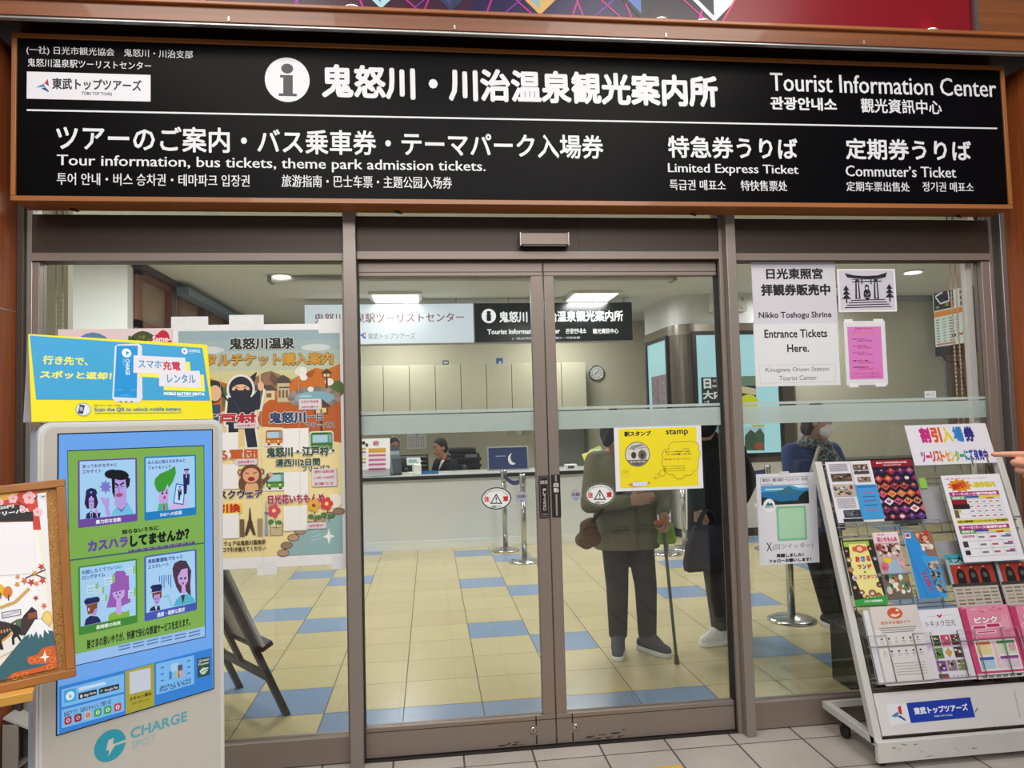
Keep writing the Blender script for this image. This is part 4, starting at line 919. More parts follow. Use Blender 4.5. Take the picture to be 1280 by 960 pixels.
bx = pxbox(fw2, [(1155.5, 489), (1169.5, 488.5), (1170, 497), (1156, 497.5)])
t, s = sheet('small_tag', 'tiny white tag stuck above the frosted strip of the side window', 'tag', fw2, bx, '#d9dddd')
p = Pr(fw2, .0014, s); p.rect(.1, .3, .5, .7, '#b5baba'); p.rect(.6, .2, .9, .8, '#c5c9c9'); p.build('tag_print', t)
# follow-us sheet on an upright acrylic board
bx = pxbox(fw2, [(944.5, 592.5), (1017.5, 590.5), (1026, 703.5), (950, 706)])
t, s = sheet('follow_notice', 'white follow-us sheet with a lake photo and a blank green square', 'notice', fw2, bx, '#dcdbe3')
p = Pr(fw2, .0014, s); p.frame(.07, .04, .87, .13, .0016, '#3a4a46'); p.text('東武日光・鬼怒川温泉ツーリストセンター【公式】', .10, .052, .85, .088, '#1c1c1e', .02); p.rect(.10, .108, .28, .122, '#b9b8bd')
p.rect(.07, .135, .87, .345, '#1f6ca0'); p.rect(.07, .135, .87, .20, '#3f9bd0'); p.poly([(.58, .135), (.87, .135), (.87, .17), (.7, .165)], '#d6e6ee'); p.rect(.14, .165, .45, .18, '#bfdcea', r=.004)
p.poly([(.25, .215), (.45, .175), (.54, .145), (.62, .18), (.87, .215), (.87, .23), (.25, .235)], '#2f6f86'); p.poly([(.07, .25), (.2, .27), (.38, .31), (.87, .30), (.87, .345), (.07, .345)], '#1c2a22'); p.poly([(.70, .27), (.78, .22), (.87, .20), (.87, .32), (.68, .32)], '#141a18')
p.ellip(.10, .275, .295, .425, '#e9eaec'); p.poly([(.13, .355), (.18, .31), (.21, .33), (.24, .315), (.27, .355)], '#2f6d72'); p.text('東武日光', .125, .36, .27, .378, '#2a2a2a', .02)
p.rect(.31, .365, .81, .745, '#7fbf8e', r=.008); p.rect(.345, .39, .775, .72, '#a9d3b2', r=.004)
p.text('X', .12, .755, .215, .85, '#141416', .0); p.text('(旧ツイッター)', .225, .775, .90, .845, '#6a6a70', -.005); p.text('再開しました！', .28, .885, .735, .925, '#141416', .05); p.text('フォローお願いします！', .15, .94, .86, .98, '#141416', .05); p.build('notice_print', t)
for q in ((-.05, .32, .03, .36), (.4, -.02, .55, .02)):
    b = B(); b.box(s[0]+q[0]*s[2], s[0]+q[2]*s[2], s[1]-q[3]*s[3], s[1]-q[1]*s[3], .0013, .0016, M('#d0d0d2', .3), fw2); b.build('tape', t)

# ---------------------------------------------------------------- posters on the fixed window beside the door
bx = pxbox(fw2, [(66, 410), (211, 412), (222, 620), (78, 640)])
t, s = sheet('shop_poster', 'pale pink poster with round photos and a red bubble, mostly behind the yellow card', 'poster', fw2, bx, '#e3cfd0')
p = Pr(fw2, .0014, s)
p.ellip(.04, .02, .56, .55, '#5b7fa6'); p.poly([(.06, .2), (.3, .1), (.5, .09), (.56, .24), (.5, .4), (.1, .4)], '#33332f'); p.ellip(.55, .015, .92, .40, '#3f4a22')
for k in range(40): x, y = R.uniform(.6, .86), R.uniform(.04, .32); p.ellip(x, y, x+.03, y+.02, R.choice(['#6d7a3a', '#8a9a4d', '#2c3519', '#55682e']))
p.ellip(.79, .03, 1.0, .20, '#c2182b'); p.ellip(.86, .012, .97, .10, '#c2182b'); p.text('Same-', .82, .045, .98, .08, '#f0e4e4', .03); p.build('poster_print', t)
fw4 = facing(.019)
bx = pxbox(fw4, [(211.5, 408), (430.5, 403), (437.5, 703), (222, 716)])
t, s = sheet('ticket_guide_poster', 'large illustrated ticket guide poster with mountains, buses and a hot spring', 'poster', fw4, bx, '#e8e6e6')
p = Pr(fw4, .0014, s)
p.rect(.03, .025, .965, .955, '#ead79a')
for k in range(8): p.rect(.03, .025+.042*k, .965, .36, ['#93a9ae', '#9bb0b0', '#a9b7ab', '#b9bda0', '#cbc58e', '#dccb7c', '#e6ce70', '#ebd06c'][k])
p.lift(.0019); p.ellip(.12, .09, .29, .12, '#c9cdcc'); p.ellip(.74, .085, .91, .115, '#c9cdcc')
p.poly([(.38, .255), (.52, .20), (.56, .195), (.70, .24), (.75, .29), (.3, .29)], '#8f6a4d'); p.poly([(.56, .197), (.62, .24), (.58, .26), (.55, .23)], '#6e4f3a')
p.poly([(.03, .19), (.18, .215), (.42, .27), (.5, .30), (.5, .36), (.03, .36)], '#b5601f'); p.poly([(.56, .28), (.70, .225), (.82, .185), (.88, .195), (.965, .17), (.965, .30), (.56, .30)], '#c26a1e'); p.poly([(.72, .22), (.82, .19), (.8, .225)], '#9c4f14')
p.poly([(.28, .26), (.36, .24), (.44, .26), (.44, .33), (.28, .34)], '#4b6a2c'); p.ellip(.90, .24, .99, .31, '#4b6a2c')
p.poly([(.40, .30), (.54, .29), (.62, .33), (.52, .35), (.40, .42), (.40, .50), (.28, .52), (.28, .36)], '#e0c583')
p.poly([(.52, .33), (.60, .29), (.965, .29), (.965, .50), (.74, .47), (.62, .43), (.50, .425), (.47, .40)], '#b8591c')
for x, y, w, h, c in ((.42, .265, .16, .05, '#d8c49a'), (.30, .29, .1, .055, '#c9b184'), (.595, .235, .07, .09, '#c2b48f')):
    p.rect(x, y, x+w, y+h, c); p.poly([(x-.02, y+.012), (x+.02, y-.012), (x+w-.02, y-.012), (x+w+.02, y+.012)], '#4d443a')
    for k in range(3): p.rect(x+w*(.1+.3*k), y+h*.45, x+w*(.28+.3*k), y+h*.8, '#7a5a3a')
p.poly([(.60, .224), (.63, .212), (.66, .224), (.672, .232), (.588, .232)], '#4d443a'); p.rect(.605, .262, .665, .268, '#4d443a')
p.ellip(.665, .265, .955, .355, '#7d6a5c')
for k in range(22):
    an = 2*math.pi*k/22; x, y = .81+.135*math.cos(an), .31+.037*math.sin(an); p.lift(.003); p.ellip(x-.021, y-.011, x+.021, y+.011, ['#8d7f73', '#9a8c80', '#7b6d62'][k % 3])
p.lift(.0032); p.ellip(.695, .283, .93, .338, '#7fa6b3'); p.ellip(.72, .298, .80, .308, '#a9c6cd')
for x, y, r in ((.735, .20, .035), (.75, .225, .022), (.90, .245, .026), (.79, .275, .018)): p.ellip(x-r, y-r*.6, x+r, y+r*.6, '#e7e0d6')
for x, y, s_ in ((.885, .195, .7), (.85, .325, 1.2)):
    p.poly([(x-.05*s_, y+.02*s_), (x, y-.01*s_), (x+.05*s_, y+.02*s_)], '#4b3322'); p.rect(x-.035*s_, y+.02*s_, x+.035*s_, y+.045*s_, '#6b4a30'); p.rect(x-.025*s_, y+.024*s_, x-.004*s_, y+.04*s_, '#e6c77a'); p.rect(x+.004*s_, y+.024*s_, x+.025*s_, y+.04*s_, '#e6c77a'); p.rect(x-.006, y+.045*s_, x+.006, y+.11*s_, '#4b3322')
# hot spring in the lower corner
p.lift(.0034); p.poly([(.62, .955), (.66, .90), (.75, .84), (.86, .80), (.965, .79), (.965, .955)], '#8fb0b0')
for x, y in ((.62, .945), (.64, .915), (.68, .885), (.72, .86), (.77, .835), (.83, .815), (.89, .80), (.945, .785)): p.ellip(x-.035, y-.016, x+.035, y+.014, '#5a4538'); p.ellip(x-.031, y-.013, x+.031, y+.011, ['#a5866a', '#947a63', '#b39373'][int(x*100) % 3])
for y in (.885, .9, .865): p.line(.78, y, .84, y-.01, .0015, '#d6e2e0')
p.ellip(.88, .71, .965, .77, '#efe6d2'); p.ellip(.68, .80, .76, .85, '#efe6d2')
x, y = .885, .885
p.poly([(x, y-.033), (x+.009, y-.008), (x+.036, y), (x+.009, y+.008), (x, y+.033), (x-.009, y+.008), (x-.036, y), (x-.009, y-.008)], '#e9eae6')
E_ = '#eae6dc'
p.lift(.004)
p.text('鬼怒川温泉', .32, .055, .70, .105, '#1c1b1b', .04, edge=E_, ew=.035); p.text('デジタルチケット購入案内', .03, .12, .925, .172, '#c9912a', .035, edge='#33240f', ew=.022)
# ninja with hood
N, NE = '#1d2230', '#e4dfd6'
def ninja(x, y, s):
    q = lambda pts: [(x+a*s, y+b*s*.72) for a, b in pts]
    for e, c in ((.035, NE), (0, N)):
        p.ellip(x-.19*s-e*s, y-.21*s*.72-e*s*.7, x+.19*s+e*s, y+.2*s*.72+e*s*.7, c); p.poly(q([(-.2-e, .12-e), (.2+e, .12-e), (.24+e, .55+e), (-.24-e, .55+e)]), c); p.poly(q([(.15, .15-e), (.30+e, -.02), (.36+e, .0), (.30+e, .32+e), (.18, .35)]), c)
        p.poly(q([(-.2-e, .5), (-.03, .5), (-.06, .82+e), (-.2-e, .82+e)]), c); p.poly(q([(.03, .5), (.2+e, .5), (.26+e, .92+e), (.1-e, .92+e)]), c)
    p.poly(q([(.15, -.2), (.26, -.28), (.22, -.12)]), N); p.ellip(x-.14*s, y-.06*s, x+.14*s, y+.055*s, '#e3b48c'); p.poly(q([(-.15, .01), (.15, .01), (.14, .16), (-.14, .16)]), N)
    for d in (-1, 1): p.ellip(x+d*.07*s-.02*s, y-.015*s, x+d*.07*s+.02*s, y+.02*s, '#1a1412'); p.line(x+d*.03*s, y-.02*s, x+d*.11*s, y-.04*s, .003, '#1a1412')
    p.ellip(x+.27*s, y-.09*s, x+.37*s, y+.02*s, '#e3b48c'); p.line(x+.31*s, y-.06*s, x+.31*s, y-.17*s, .006, '#e3b48c'); p.line(x-.34*s, y+.0, x-.2*s, y+.13*s, .008, N); p.line(x-.1*s, y+.14*s, x+.05*s, y+.34*s, .003, '#3d465c'); p.line(x-.22*s, y+.34*s, x+.22*s, y+.34*s, .006, '#39425a')
ninja(.385, .27, .36); p.ellip(.17, .23, .285, .32, '#20242e'); p.ellip(.2, .25, .275, .315, '#e3b48c'); p.rect(.12, .33, .27, .41, '#2c4a6a', r=.01)
p.text('江戸村', .14, .365, .475, .415, '#b3212e', .05, edge=NE, ew=.04)
def tagp(x0, y0, x1, y1, *ls):
    p.rect(x0, y0, x1, y1, '#b9aeb0', r=.004); p.rect(x0, y0, x1-.006, y1-.003, '#d9cfd2', r=.004)
    for i, l in enumerate(ls): h = (y1-y0)/len(ls); p.text(l, x0+.015, y0+h*(i+.25), x1-.02, y0+h*(i+.75), '#b5485a', .03)
tagp(.345, .408, .49, .43, '500円お得です'); tagp(.72, .315, .855, .36, '日光江戸村往復', '500円お得です')
p.text('鬼怒川', .545, .365, .76, .415, '#243f66', .05, edge=NE, ew=.045); p.text('一日', .765, .375, .86, .405, '#243f66', .03, edge=NE, ew=.045); p.text('フリーパス', .755, .412, .93, .437, '#243f66', .035, edge=NE, ew=.045)
def qrless(x0, y0, x1, y1): p.rect(x0, y0, x1, y1, '#ece9e4')
qrless(.62, .435, .775, .535); qrless(.25, .445, .37, .55)
def bus(x, y, w, c, cd):
    h = w*.62
    p.rect(x-.006, y-.005, x+w+.006, y+h+.006, NE, r=.012); p.rect(x, y, x+w, y+h*.9, c, r=.01); p.rect(x+w*.1, y+h*.13, x+w*.78, y+h*.52, '#a9cbd9', r=.004); p.rect(x+w*.1, y+.002, x+w*.78, y+h*.1, cd); p.rect(x+w*.02, y+h*.58, x+w*.98, y+h*.64, cd)
    for d in (.12, .68): p.ellip(x+w*d, y+h*.68, x+w*(d+.12), y+h*.8, '#f0e3a0'); p.rect(x+w*d, y+h*.9, x+w*(d+.15), y+h*1.0, '#2a2622')
    p.rect(x+w*.82, y+h*.13, x+w*.96, y+h*.52, '#7fa3ad')
bus(.525, .44, .10, '#d07a2c', '#8e4a16'); bus(.785, .455, .13, '#4f8a3c', '#2c5a24'); bus(.525, .615, .11, '#5a9440', '#315f28')
p.text('さる軍団', .16, .515, .48, .56, '#c2571f', .05, edge=NE, ew=.03)
p.text('鬼怒川・江戸村・', .53, .51, .925, .553, '#2f4a3a', .05, edge=NE, ew=.03); p.text('湯西川2日間', .58, .56, .84, .592, '#2f4a3a', .04, edge=NE, ew=.03); p.text('フリーパス', .735, .59, .90, .615, '#2f4a3a', .035, edge=NE, ew=.03)
qrless(.63, .615, .77, .725); qrless(.24, .575, .37, .675); tagp(.79, .605, .94, .68, '湯西川温泉往復', '1,100～4,000円', 'お得です'); tagp(.35, .555, .48, .58, '500円お得です')
# a laughing monkey
mx, my = .44, .625
p.ellip(mx-.0720, my-.0144, mx+.0720, my+.0792, '#6b4427'); p.ellip(mx-.0360, my+.0216, mx+.0432, my+.0792, '#d9a877')
for d in (-1, 1): p.ellip(mx+d*.0612-.0158, my-.0288, mx+d*.0612+.0158, my-.0036, '#6b4427'); p.ellip(mx+d*.0612-.0086, my-.0238, mx+d*.0612+.0086, my-.0086, '#dba37a')
p.ellip(mx-.0612, my-.0468, mx+.0612, my+.0324, '#6b4427'); p.ellip(mx-.0468, my-.0324, mx+.0468, my+.0288, '#e0a07c'); p.ellip(mx-.0180, my+.0036, mx+.0216, my+.0216, '#8f2a2a')
for d in (-1, 1): p.line(mx+d*.0324, my-.0130, mx+d*.0130, my-.0101, .004, '#3a2014')
p.poly([(mx+.0576, my+.0216), (mx+.1080, my-.0072), (mx+.1188, my+.0036), (mx+.0648, my+.0432)], '#6b4427'); p.ellip(mx+.1008, my-.0144, mx+.1260, my+.0072, '#dba37a')
p.text('ワールドスクウェア', .05, .68, .51, .715, '#2a2440', .045, edge=NE, ew=.03); p.rect(.24, .735, .385, .775, '#e6c93a'); p.text('引換', .255, .735, .38, .772, '#c02a1f', .05)
qrless(.24, .775, .37, .875)
TW = '#4d3a28'
p.poly([(.40, .865), (.425, .80), (.43, .755), (.435, .755), (.44, .80), (.465, .865), (.45, .865), (.432, .835), (.416, .865)], TW); p.rect(.418, .81, .447, .815, TW)
p.rect(.475, .80, .505, .87, '#9a8a6a'); p.poly([(.515, .87), (.52, .78), (.523, .73), (.526, .73), (.529, .78), (.535, .87)], '#7f9db0'); p.rect(.515, .775, .535, .783, '#55707f'); p.rect(.545, .84, .62, .87, '#c2b08a')
arc_fill(p, .555, .805, .605, .87, math.pi, 2*math.pi, '#d8c9a4'); p.rect(.545, .82, .549, .87, '#8f7c58'); p.rect(.616, .82, .62, .87, '#8f7c58'); p.rect(.375, .80, .4, .87, '#6d5a40')
p.text('※スクウェアは鬼怒川温泉駅', .22, .885, .52, .905, '#4a3a22', .03); p.text('窓口で引き換えてください', .25, .91, .52, .93, '#4a3a22', .03)
p.text('日光花いちもんめ', .535, .705, .865, .745, '#a52a4e', .05, edge=NE, ew=.03); qrless(.625, .755, .76, .855)
for x, y, c in ((.57, .77, '#cf4a5c'), (.80, .755, '#e0a83a'), (.875, .75, '#d23a3a')):
    p.line(x, y+.01, x+.015, y+.075, .003, '#3f6a36'); p.ellip(x-.035, y+.035, x, y+.055, '#4d7d40'); p.ellip(x+.01, y+.04, x+.045, y+.058, '#4d7d40')
    for k in range(5): an = k*2*math.pi/5; p.ellip(x+.022*math.cos(an)-.016, y+.016*math.sin(an)-.012, x+.022*math.cos(an)+.016, y+.016*math.sin(an)+.012, c)
    p.ellip(x-.011, y-.008, x+.011, y+.008, '#8a4a2a' if c == '#e0a83a' else '#f0d27a')
tagp(.755, .825, .875, .852, '500円お得です')
p.build('poster_print', t)
for q in ((-.01, -.035, .2, .02), (.32, -.04, .52, .02), (.84, -.02, .99, .04), (.47, .975, .58, 1.03), (.9, .965, 1.0, 1.02)):
    b = B(); b.box(s[0]+q[0]*s[2], s[0]+q[2]*s[2], s[1]-q[3]*s[3], s[1]-q[1]*s[3], .0015, .0018, M('#e2e3e2', .25, noise=.08), fw4); b.build('tape', t)
# faint fold lines
p = Pr(fw4, .0068, s)
for x in (.27, .5, .72): p.line(x, .02, x+.004, .98, .0012, '#cfc7b5')
p.build('fold_print', t)
# ---------------------------------------------------------------- charging kiosk
fk = Fr((-.925, -1.484, 0), (.7587, .6514, 0), (0, 0, 1))
def rr(a0, a1, b0, b1, r, n=7):
    pts = []
    for cx, cy, t in ((a1-r, b1-r, 0), (a0+r, b1-r, 1), (a0+r, b0+r, 2), (a1-r, b0+r, 3)):
        pts += [(cx + r*math.cos(math.pi/2*(t+k/(n-1))), cy + r*math.sin(math.pi/2*(t+k/(n-1)))) for k in range(n)]
    return pts
kw = M('#d2d3d0', .3, noise=.02, coat=.3); kb = M('#c3bfb5', .35, noise=.02, coat=.4)
t = thing('charging_kiosk', 'white battery rental kiosk with a tall lit screen and teal logo', 'kiosk', fk.p(.225, 0, -.06))
b = B(); b.prism(rr(.004, .446, .09, 1.518, .028), -.085, -.022, M('#b3cbe0', .35, noise=.02), fk); b.build('back_shell', t)
b = B(); b.prism(rr(0, .45, .10, 1.525, .03), -.022, -.004, kw, fk); b.prism(rr(.006, .444, .106, 1.519, .026), -.004, -.0005, kw, fk); b.build('front_bezel', t)
b = B(); b.prism(rr(.012, .438, .112, 1.512, .022), -.0006, .0, kb, fk); b.build('front_glass', t)
b = B(); b.prism(rr(-.03, .48, -.2, .2, .05), -0, .012, M('#c9c9c6', .4), Fr(fk.p(0, 0, -.05), fk.u, fk.n*-1, (0, 0, 1))); b.box(.05, .40, .012, .10, -.075, -.02, kw, fk); b.build('floor_base', t)
b = B(); fside = Fr(fk.p(.004, 0, -.085), fk.n, (0, 0, 1), -fk.u)
for k in range(6): b.box(.028, .036, .80+k*.006, .803+k*.006, -.0005, .0006, M('#8fa3b5', .5), fside)
b.build('speaker_grille', t)
q = [fk.loc(*p) for p in ((70, 543), (264, 538), (267, 860), (75, 917))]
sa0, sa1, sb0, sb1 = (q[0][0]+q[3][0])/2, (q[1][0]+q[2][0])/2, (q[2][1]+q[3][1])/2, (q[0][1]+q[1][1])/2
b = B(); b.box(sa0-.003, sa1+.003, sb0-.003, sb1+.003, .0001, .0008, M('#15181c', .2), fk); b.build('screen_border', t)
b = B(); b.box(sa0, sa1, sb0, sb1, .0008, .0013, lit('#6fa9f2', .82), fk); b.build('screen', t)
p = Pr(fk, .0014, mat=lambda h: lit(h, .82), step=.00003); p.lev = 1.0
def kq(*pts): return list(pts)
p.poly([(84, 563), (255.2, 556.4), (257, 796.5), (88, 834)], '#24324a'); p.poly([(84.8, 564.2), (254.5, 557.6), (256.2, 795.5), (88.6, 832.8)], '#9cc4f5'); p.poly([(84.8, 564.2), (254.5, 557.6), (256.1, 783), (88.2, 819)], '#80b152')
PU, IN, NV, SK = '#6f4aa0', '#a8d4f7', '#22245c', '#b49ade'
p.t = (75, 550, 6.4)
def card(q, iq, c):
    p.poly(q, c); p.poly(iq, IN)
def soft(pts, r=.12):
    out = []; n = len(pts)
    for i in range(n):
        A, Bp, C = V(pts[i-1]), V(pts[i]), V(pts[(i+1) % n])
        d1 = (A-Bp).normalized()*14; d2 = (C-Bp).normalized()*14
        for k in range(5): w = k/4; out.append(tuple((Bp+d1)*(1-w)**2 + Bp*2*w*(1-w) + (Bp+d2)*w*w))
    return out
card(soft([(143, 162), (616, 142), (620, 648), (144, 706)]), [(157, 172), (602, 155), (605, 590), (160, 636)], PU)
card(soft([(672, 134), (1089, 116), (1092, 598), (675, 648)]), [(686, 146), (1076, 129), (1080, 538), (688, 578)], '#1f7fc4')
p.text('言っておかなきゃと', 178, 180, 455, 228, '#6b4f96', .03, rot=.06); p.text('エキサイト', 178, 230, 330, 270, '#6b4f96', .03, rot=.06)
p.text('暴力的な言動', 286, 620, 488, 672, '#eef2fb', .03, rot=.09)
p.text('みんなに知らせなきゃと', 702, 148, 1002, 195, '#3f4d9c', .03, rot=.05); p.text('フォト＆シェア', 705, 200, 890, 236, '#3f4d9c', .03, rot=.05); p.text('SNSへの投稿', 800, 566, 975, 612, '#e6f0fb', .02, rot=.08)
# shouting man and staff member
p.poly([(405, 604), (445, 540), (480, 512), (545, 505), (590, 585), (590, 592)], '#6fc3e8'); p.poly([(440, 520), (490, 578), (545, 508)], '#6a5aa8'); p.poly([(432, 300), (528, 288), (535, 520), (490, 560), (440, 525)], '#b6a0e4'); p.poly([(412, 300), (440, 285), (438, 470), (418, 420)], '#15161c'); p.poly([(530, 290), (562, 310), (556, 365), (535, 392), (524, 330)], '#15161c')
p.ellip(356, 236, 480, 310, '#15161c', rot=-.1); p.ellip(400, 240, 552, 320, '#15161c', rot=-.25); p.ellip(446, 424, 502, 456, '#b04a70'); p.line(440, 348, 468, 364, .004, '#15161c'); p.line(512, 340, 480, 360, .004, '#15161c'); p.line(442, 378, 462, 376, .002, '#15161c'); p.line(486, 374, 508, 370, .002, '#15161c'); p.line(470, 365, 470, 415, .0015, '#6f5fa6'); p.line(470, 415, 480, 415, .0015, '#6f5fa6')
p.poly([(365+(52 if k % 2 == 0 else 30)*math.cos(k*math.pi/8), 375+(58 if k % 2 == 0 else 34)*math.sin(k*math.pi/8)) for k in range(16)], '#7d79cf')
p.poly([(320, 452), (365, 470), (380, 455), (398, 480), (390, 545), (405, 604), (370, 608), (360, 540), (338, 500)], '#b6a0e4')
p.poly([(205, 440), (245, 425), (290, 440), (306, 500), (290, 545), (215, 550), (196, 510)], '#2a1c40'); p.poly([(230, 470), (250, 445), (272, 470), (272, 535), (252, 565), (232, 540)], '#b6a0e4'); p.poly([(205, 630), (212, 592), (250, 566), (290, 588), (298, 622)], NV); p.poly([(240, 575), (262, 573), (258, 625), (246, 626)], '#dfe8f6'); p.line(252, 580, 252, 622, .003, NV); p.line(305, 610, 285, 550, .006, '#b6a0e4'); p.poly([(300, 585), (326, 580), (318, 620), (304, 620)], NV)
p.poly([(203, 435), (212, 398), (248, 382), (288, 395), (298, 425), (290, 438)], NV); p.ellip(240, 410, 258, 428, '#8c93c4'); p.line(236, 490, 246, 490, .003, '#22245c'); p.line(258, 489, 268, 489, .003, '#22245c'); p.line(246, 520, 258, 520, .003, '#b04a70')
# green haired phone user
p.poly([(780, 568), (790, 510), (860, 500), (870, 560)], '#4fb39a'); p.poly([(800, 400), (868, 380), (866, 490), (850, 505), (800, 510), (788, 470)], '#c9a6e0'); p.poly([(755, 350), (760, 310), (800, 270), (870, 240), (920, 208), (928, 262), (905, 330), (870, 385), (860, 350), (840, 400), (792, 420), (770, 395)], '#3f9c34'); p.ellip(812, 418, 828, 436, NV); p.ellip(845, 414, 860, 432, NV); p.line(812, 412, 830, 408, .002, NV); p.line(843, 405, 862, 403, .002, NV); p.ellip(826, 445, 846, 475, '#c0407e'); p.poly([(822, 515), (836, 512), (840, 560), (828, 566)], '#c0405a')
p.poly([(865, 552), (905, 505), (935, 480), (1000, 470), (1022, 490), (1010, 530), (930, 548), (890, 556)], '#d9b3e6'); p.poly([(928, 345), (1005, 360), (988, 520), (905, 508)], '#1f6fb8'); p.poly([(934, 356), (996, 368), (982, 510), (914, 500)], '#c2e2fa')
def officer(x, y, s):
    p.poly([(x-20*s, y), (x+22*s, y-4*s), (x+18*s, y+12*s), (x-16*s, y+12*s)], NV); p.poly([(x-14*s, y+12*s), (x+16*s, y+10*s), (x+14*s, y+36*s), (x-12*s, y+36*s)], SK); p.poly([(x-24*s, y+40*s), (x+26*s, y+36*s), (x+24*s, y+120*s), (x+8*s, y+120*s), (x+2*s, y+190*s), (x-20*s, y+190*s)], NV); p.line(x, y+42*s, x+1*s, y+66*s, .002, '#dfe8f6')
officer(1010, 232, 1.05); officer(958, 372, .58)
p.text('知らないうちに', 497, 687, 788, 752, '#15181a', .045, rot=.09); p.text('カスハラ', 220, 770, 545, 892, '#6a4a9c', .06, rot=.10); p.text('してませんか？', 560, 708, 1035, 850, '#15181a', .06, rot=.10); p.text('カスタマーハラスメント', 300, 768, 455, 786, '#4f6a34', .0, rot=.1)
p.line(60, 965, 1152, 824, .004, '#3d6a70')
for k in range(10): x = 545+k*54; y = 893-k*7.4; p.rect(x, y-14, x+48, y+10, '#5a4488', rot=.11, r=.002); p.rect(x+6, y-8, x+24, y-1, '#9a86c4', rot=.11)
# lower pair of cards
p.t = (75, 690, 6.4)
card(soft([(145, 118), (616, 50), (620, 565), (150, 668)]), [(160, 128), (604, 66), (606, 505), (165, 598)], '#3f8a34'); card(soft([(674, 35), (1092, -25), (1096, 462), (676, 556)]), [(688, 44), (1078, -12), (1084, 404), (690, 488)], '#4257b4')
p.text('お話したくてついつい', 176, 105, 496, 175, '#4a58a8', .03, rot=.11); p.text('ロングタイム', 178, 165, 360, 222, '#4a58a8', .03, rot=.12); p.text('長時間の拘束', 288, 555, 486, 615, '#e6f5e0', .03, rot=.13); p.text('長距離運転でもっと', 702, 25, 982, 88, '#3f4d9c', .03, rot=.1); p.text('エスカレート', 704, 85, 870, 132, '#3f4d9c', .03, rot=.1); p.text('過度・過剰な要求', 776, 447, 1000, 515, '#e2e6fa', .03, rot=.14)
p.poly([(372, 446), (400, 330), (412, 200), (450, 152), (510, 150), (550, 190), (556, 330), (566, 400), (480, 440)], '#9a5cb4'); p.poly([(385, 552), (390, 500), (450, 470), (520, 480), (555, 465), (557, 515)], '#86b83c'); p.poly([(420, 318), (520, 290), (514, 350), (488, 380), (495, 490), (470, 508), (448, 485), (452, 385), (425, 355)], '#c4a6e6'); p.poly([(415, 300), (470, 250), (522, 262), (520, 300), (420, 325)], '#9a5cb4'); p.ellip(446, 324, 458, 338, NV); p.ellip(474, 318, 486, 332, NV); p.ellip(459, 348, 473, 370, '#b0408c')
for x, y, w, h in ((216, 258, 90, 80), (352, 196, 88, 72), (276, 288, 78, 60), (528, 120, 74, 70), (310, 350, 66, 56), (545, 296, 58, 78)):
    p.poly([(x, y+12), (x+w*.75, y), (x+w*.75, y+h*.8), (x, y+h)], '#bfe3f5'); p.poly([(x+w*.75, y), (x+w, y-14), (x+w, y+h*.6), (x+w*.75, y+h*.8)], '#8fc06a'); p.text('クドクド', x+w*.08, y+h*.30, x+w*.66, y+h*.5, '#2a4a70', .03, rot=.1); p.text('クドクド', x+w*.08, y+h*.62, x+w*.62, y+h*.8, '#2a4a70', .03, rot=.1)
p.poly([(195, 590), (205, 540), (240, 510), (300, 515), (322, 540), (326, 562)], NV); p.poly([(212, 425), (300, 405), (296, 470), (262, 492), (222, 498)], '#8a4a30'); p.poly([(280, 455), (297, 450), (290, 505), (250, 512), (262, 490)], SK); p.poly([(190, 396), (210, 372), (300, 356), (320, 372), (314, 400), (205, 424)], NV); p.ellip(226, 446, 236, 474, '#dfe8f6')
p.poly([(900, 130), (915, 90), (960, 66), (1010, 70), (1030, 110), (1050, 150), (1042, 260), (1048, 362), (1005, 310), (960, 330), (930, 280), (905, 190)], '#4a3448'); p.poly([(972, 140), (1020, 128), (1024, 230), (1002, 268), (1010, 330), (988, 342), (972, 326), (974, 275), (948, 245), (940, 200)], '#c9a6e0'); p.line(960, 205, 978, 212, .003, NV); p.line(992, 210, 1010, 202, .003, NV); p.ellip(962, 210, 976, 222, NV); p.ellip(992, 208, 1006, 220, NV); p.ellip(976, 240, 992, 262, '#b0408c'); p.poly([(905, 436), (930, 380), (970, 345), (1030, 335), (1076, 375), (1080, 402)], '#55b4cc'); p.poly([(968, 346), (1000, 342), (984, 418)], '#3d2e44'); p.poly([(820, 360), (850, 342), (870, 338), (902, 430), (885, 440), (868, 372)], '#8fc6dc')
for k in range(6): p.line(796+k*18, 190-k*2, 797+k*18, 236+(k % 3)*25, .002, '#3a62b8')
p.poly([(716, 478), (724, 450), (752, 432), (796, 430), (802, 462)], NV); p.poly([(758, 436), (778, 432), (770, 468)], '#dfe8f6'); p.poly([(736, 330), (812, 312), (814, 360), (796, 375), (750, 382), (740, 362)], '#7a4028'); p.poly([(750, 345), (800, 335), (798, 400), (775, 425), (755, 405)], SK); p.poly([(720, 282), (740, 265), (806, 256), (818, 276), (812, 310), (728, 324), (738, 305)], NV); p.ellip(762, 370, 770, 382, NV); p.ellip(782, 366, 790, 378, NV); p.ellip(764, 398, 784, 408, '#a05a8c')
p.text('皆さまの思いやりが、快適で安心な鉄道サービスを支えます。', 216, 545, 1042, 750, '#20281c', .035, rot=.17)
for r in range(2):
    for k in range(6): x = 470+k*112; y = 748-k*22+r*26; p.rect(x, y-5, x+92, y+5, '#5a74a8', rot=.17)
p.line(135, 775, 1162, 672, .0012, '#24324a') if False else None
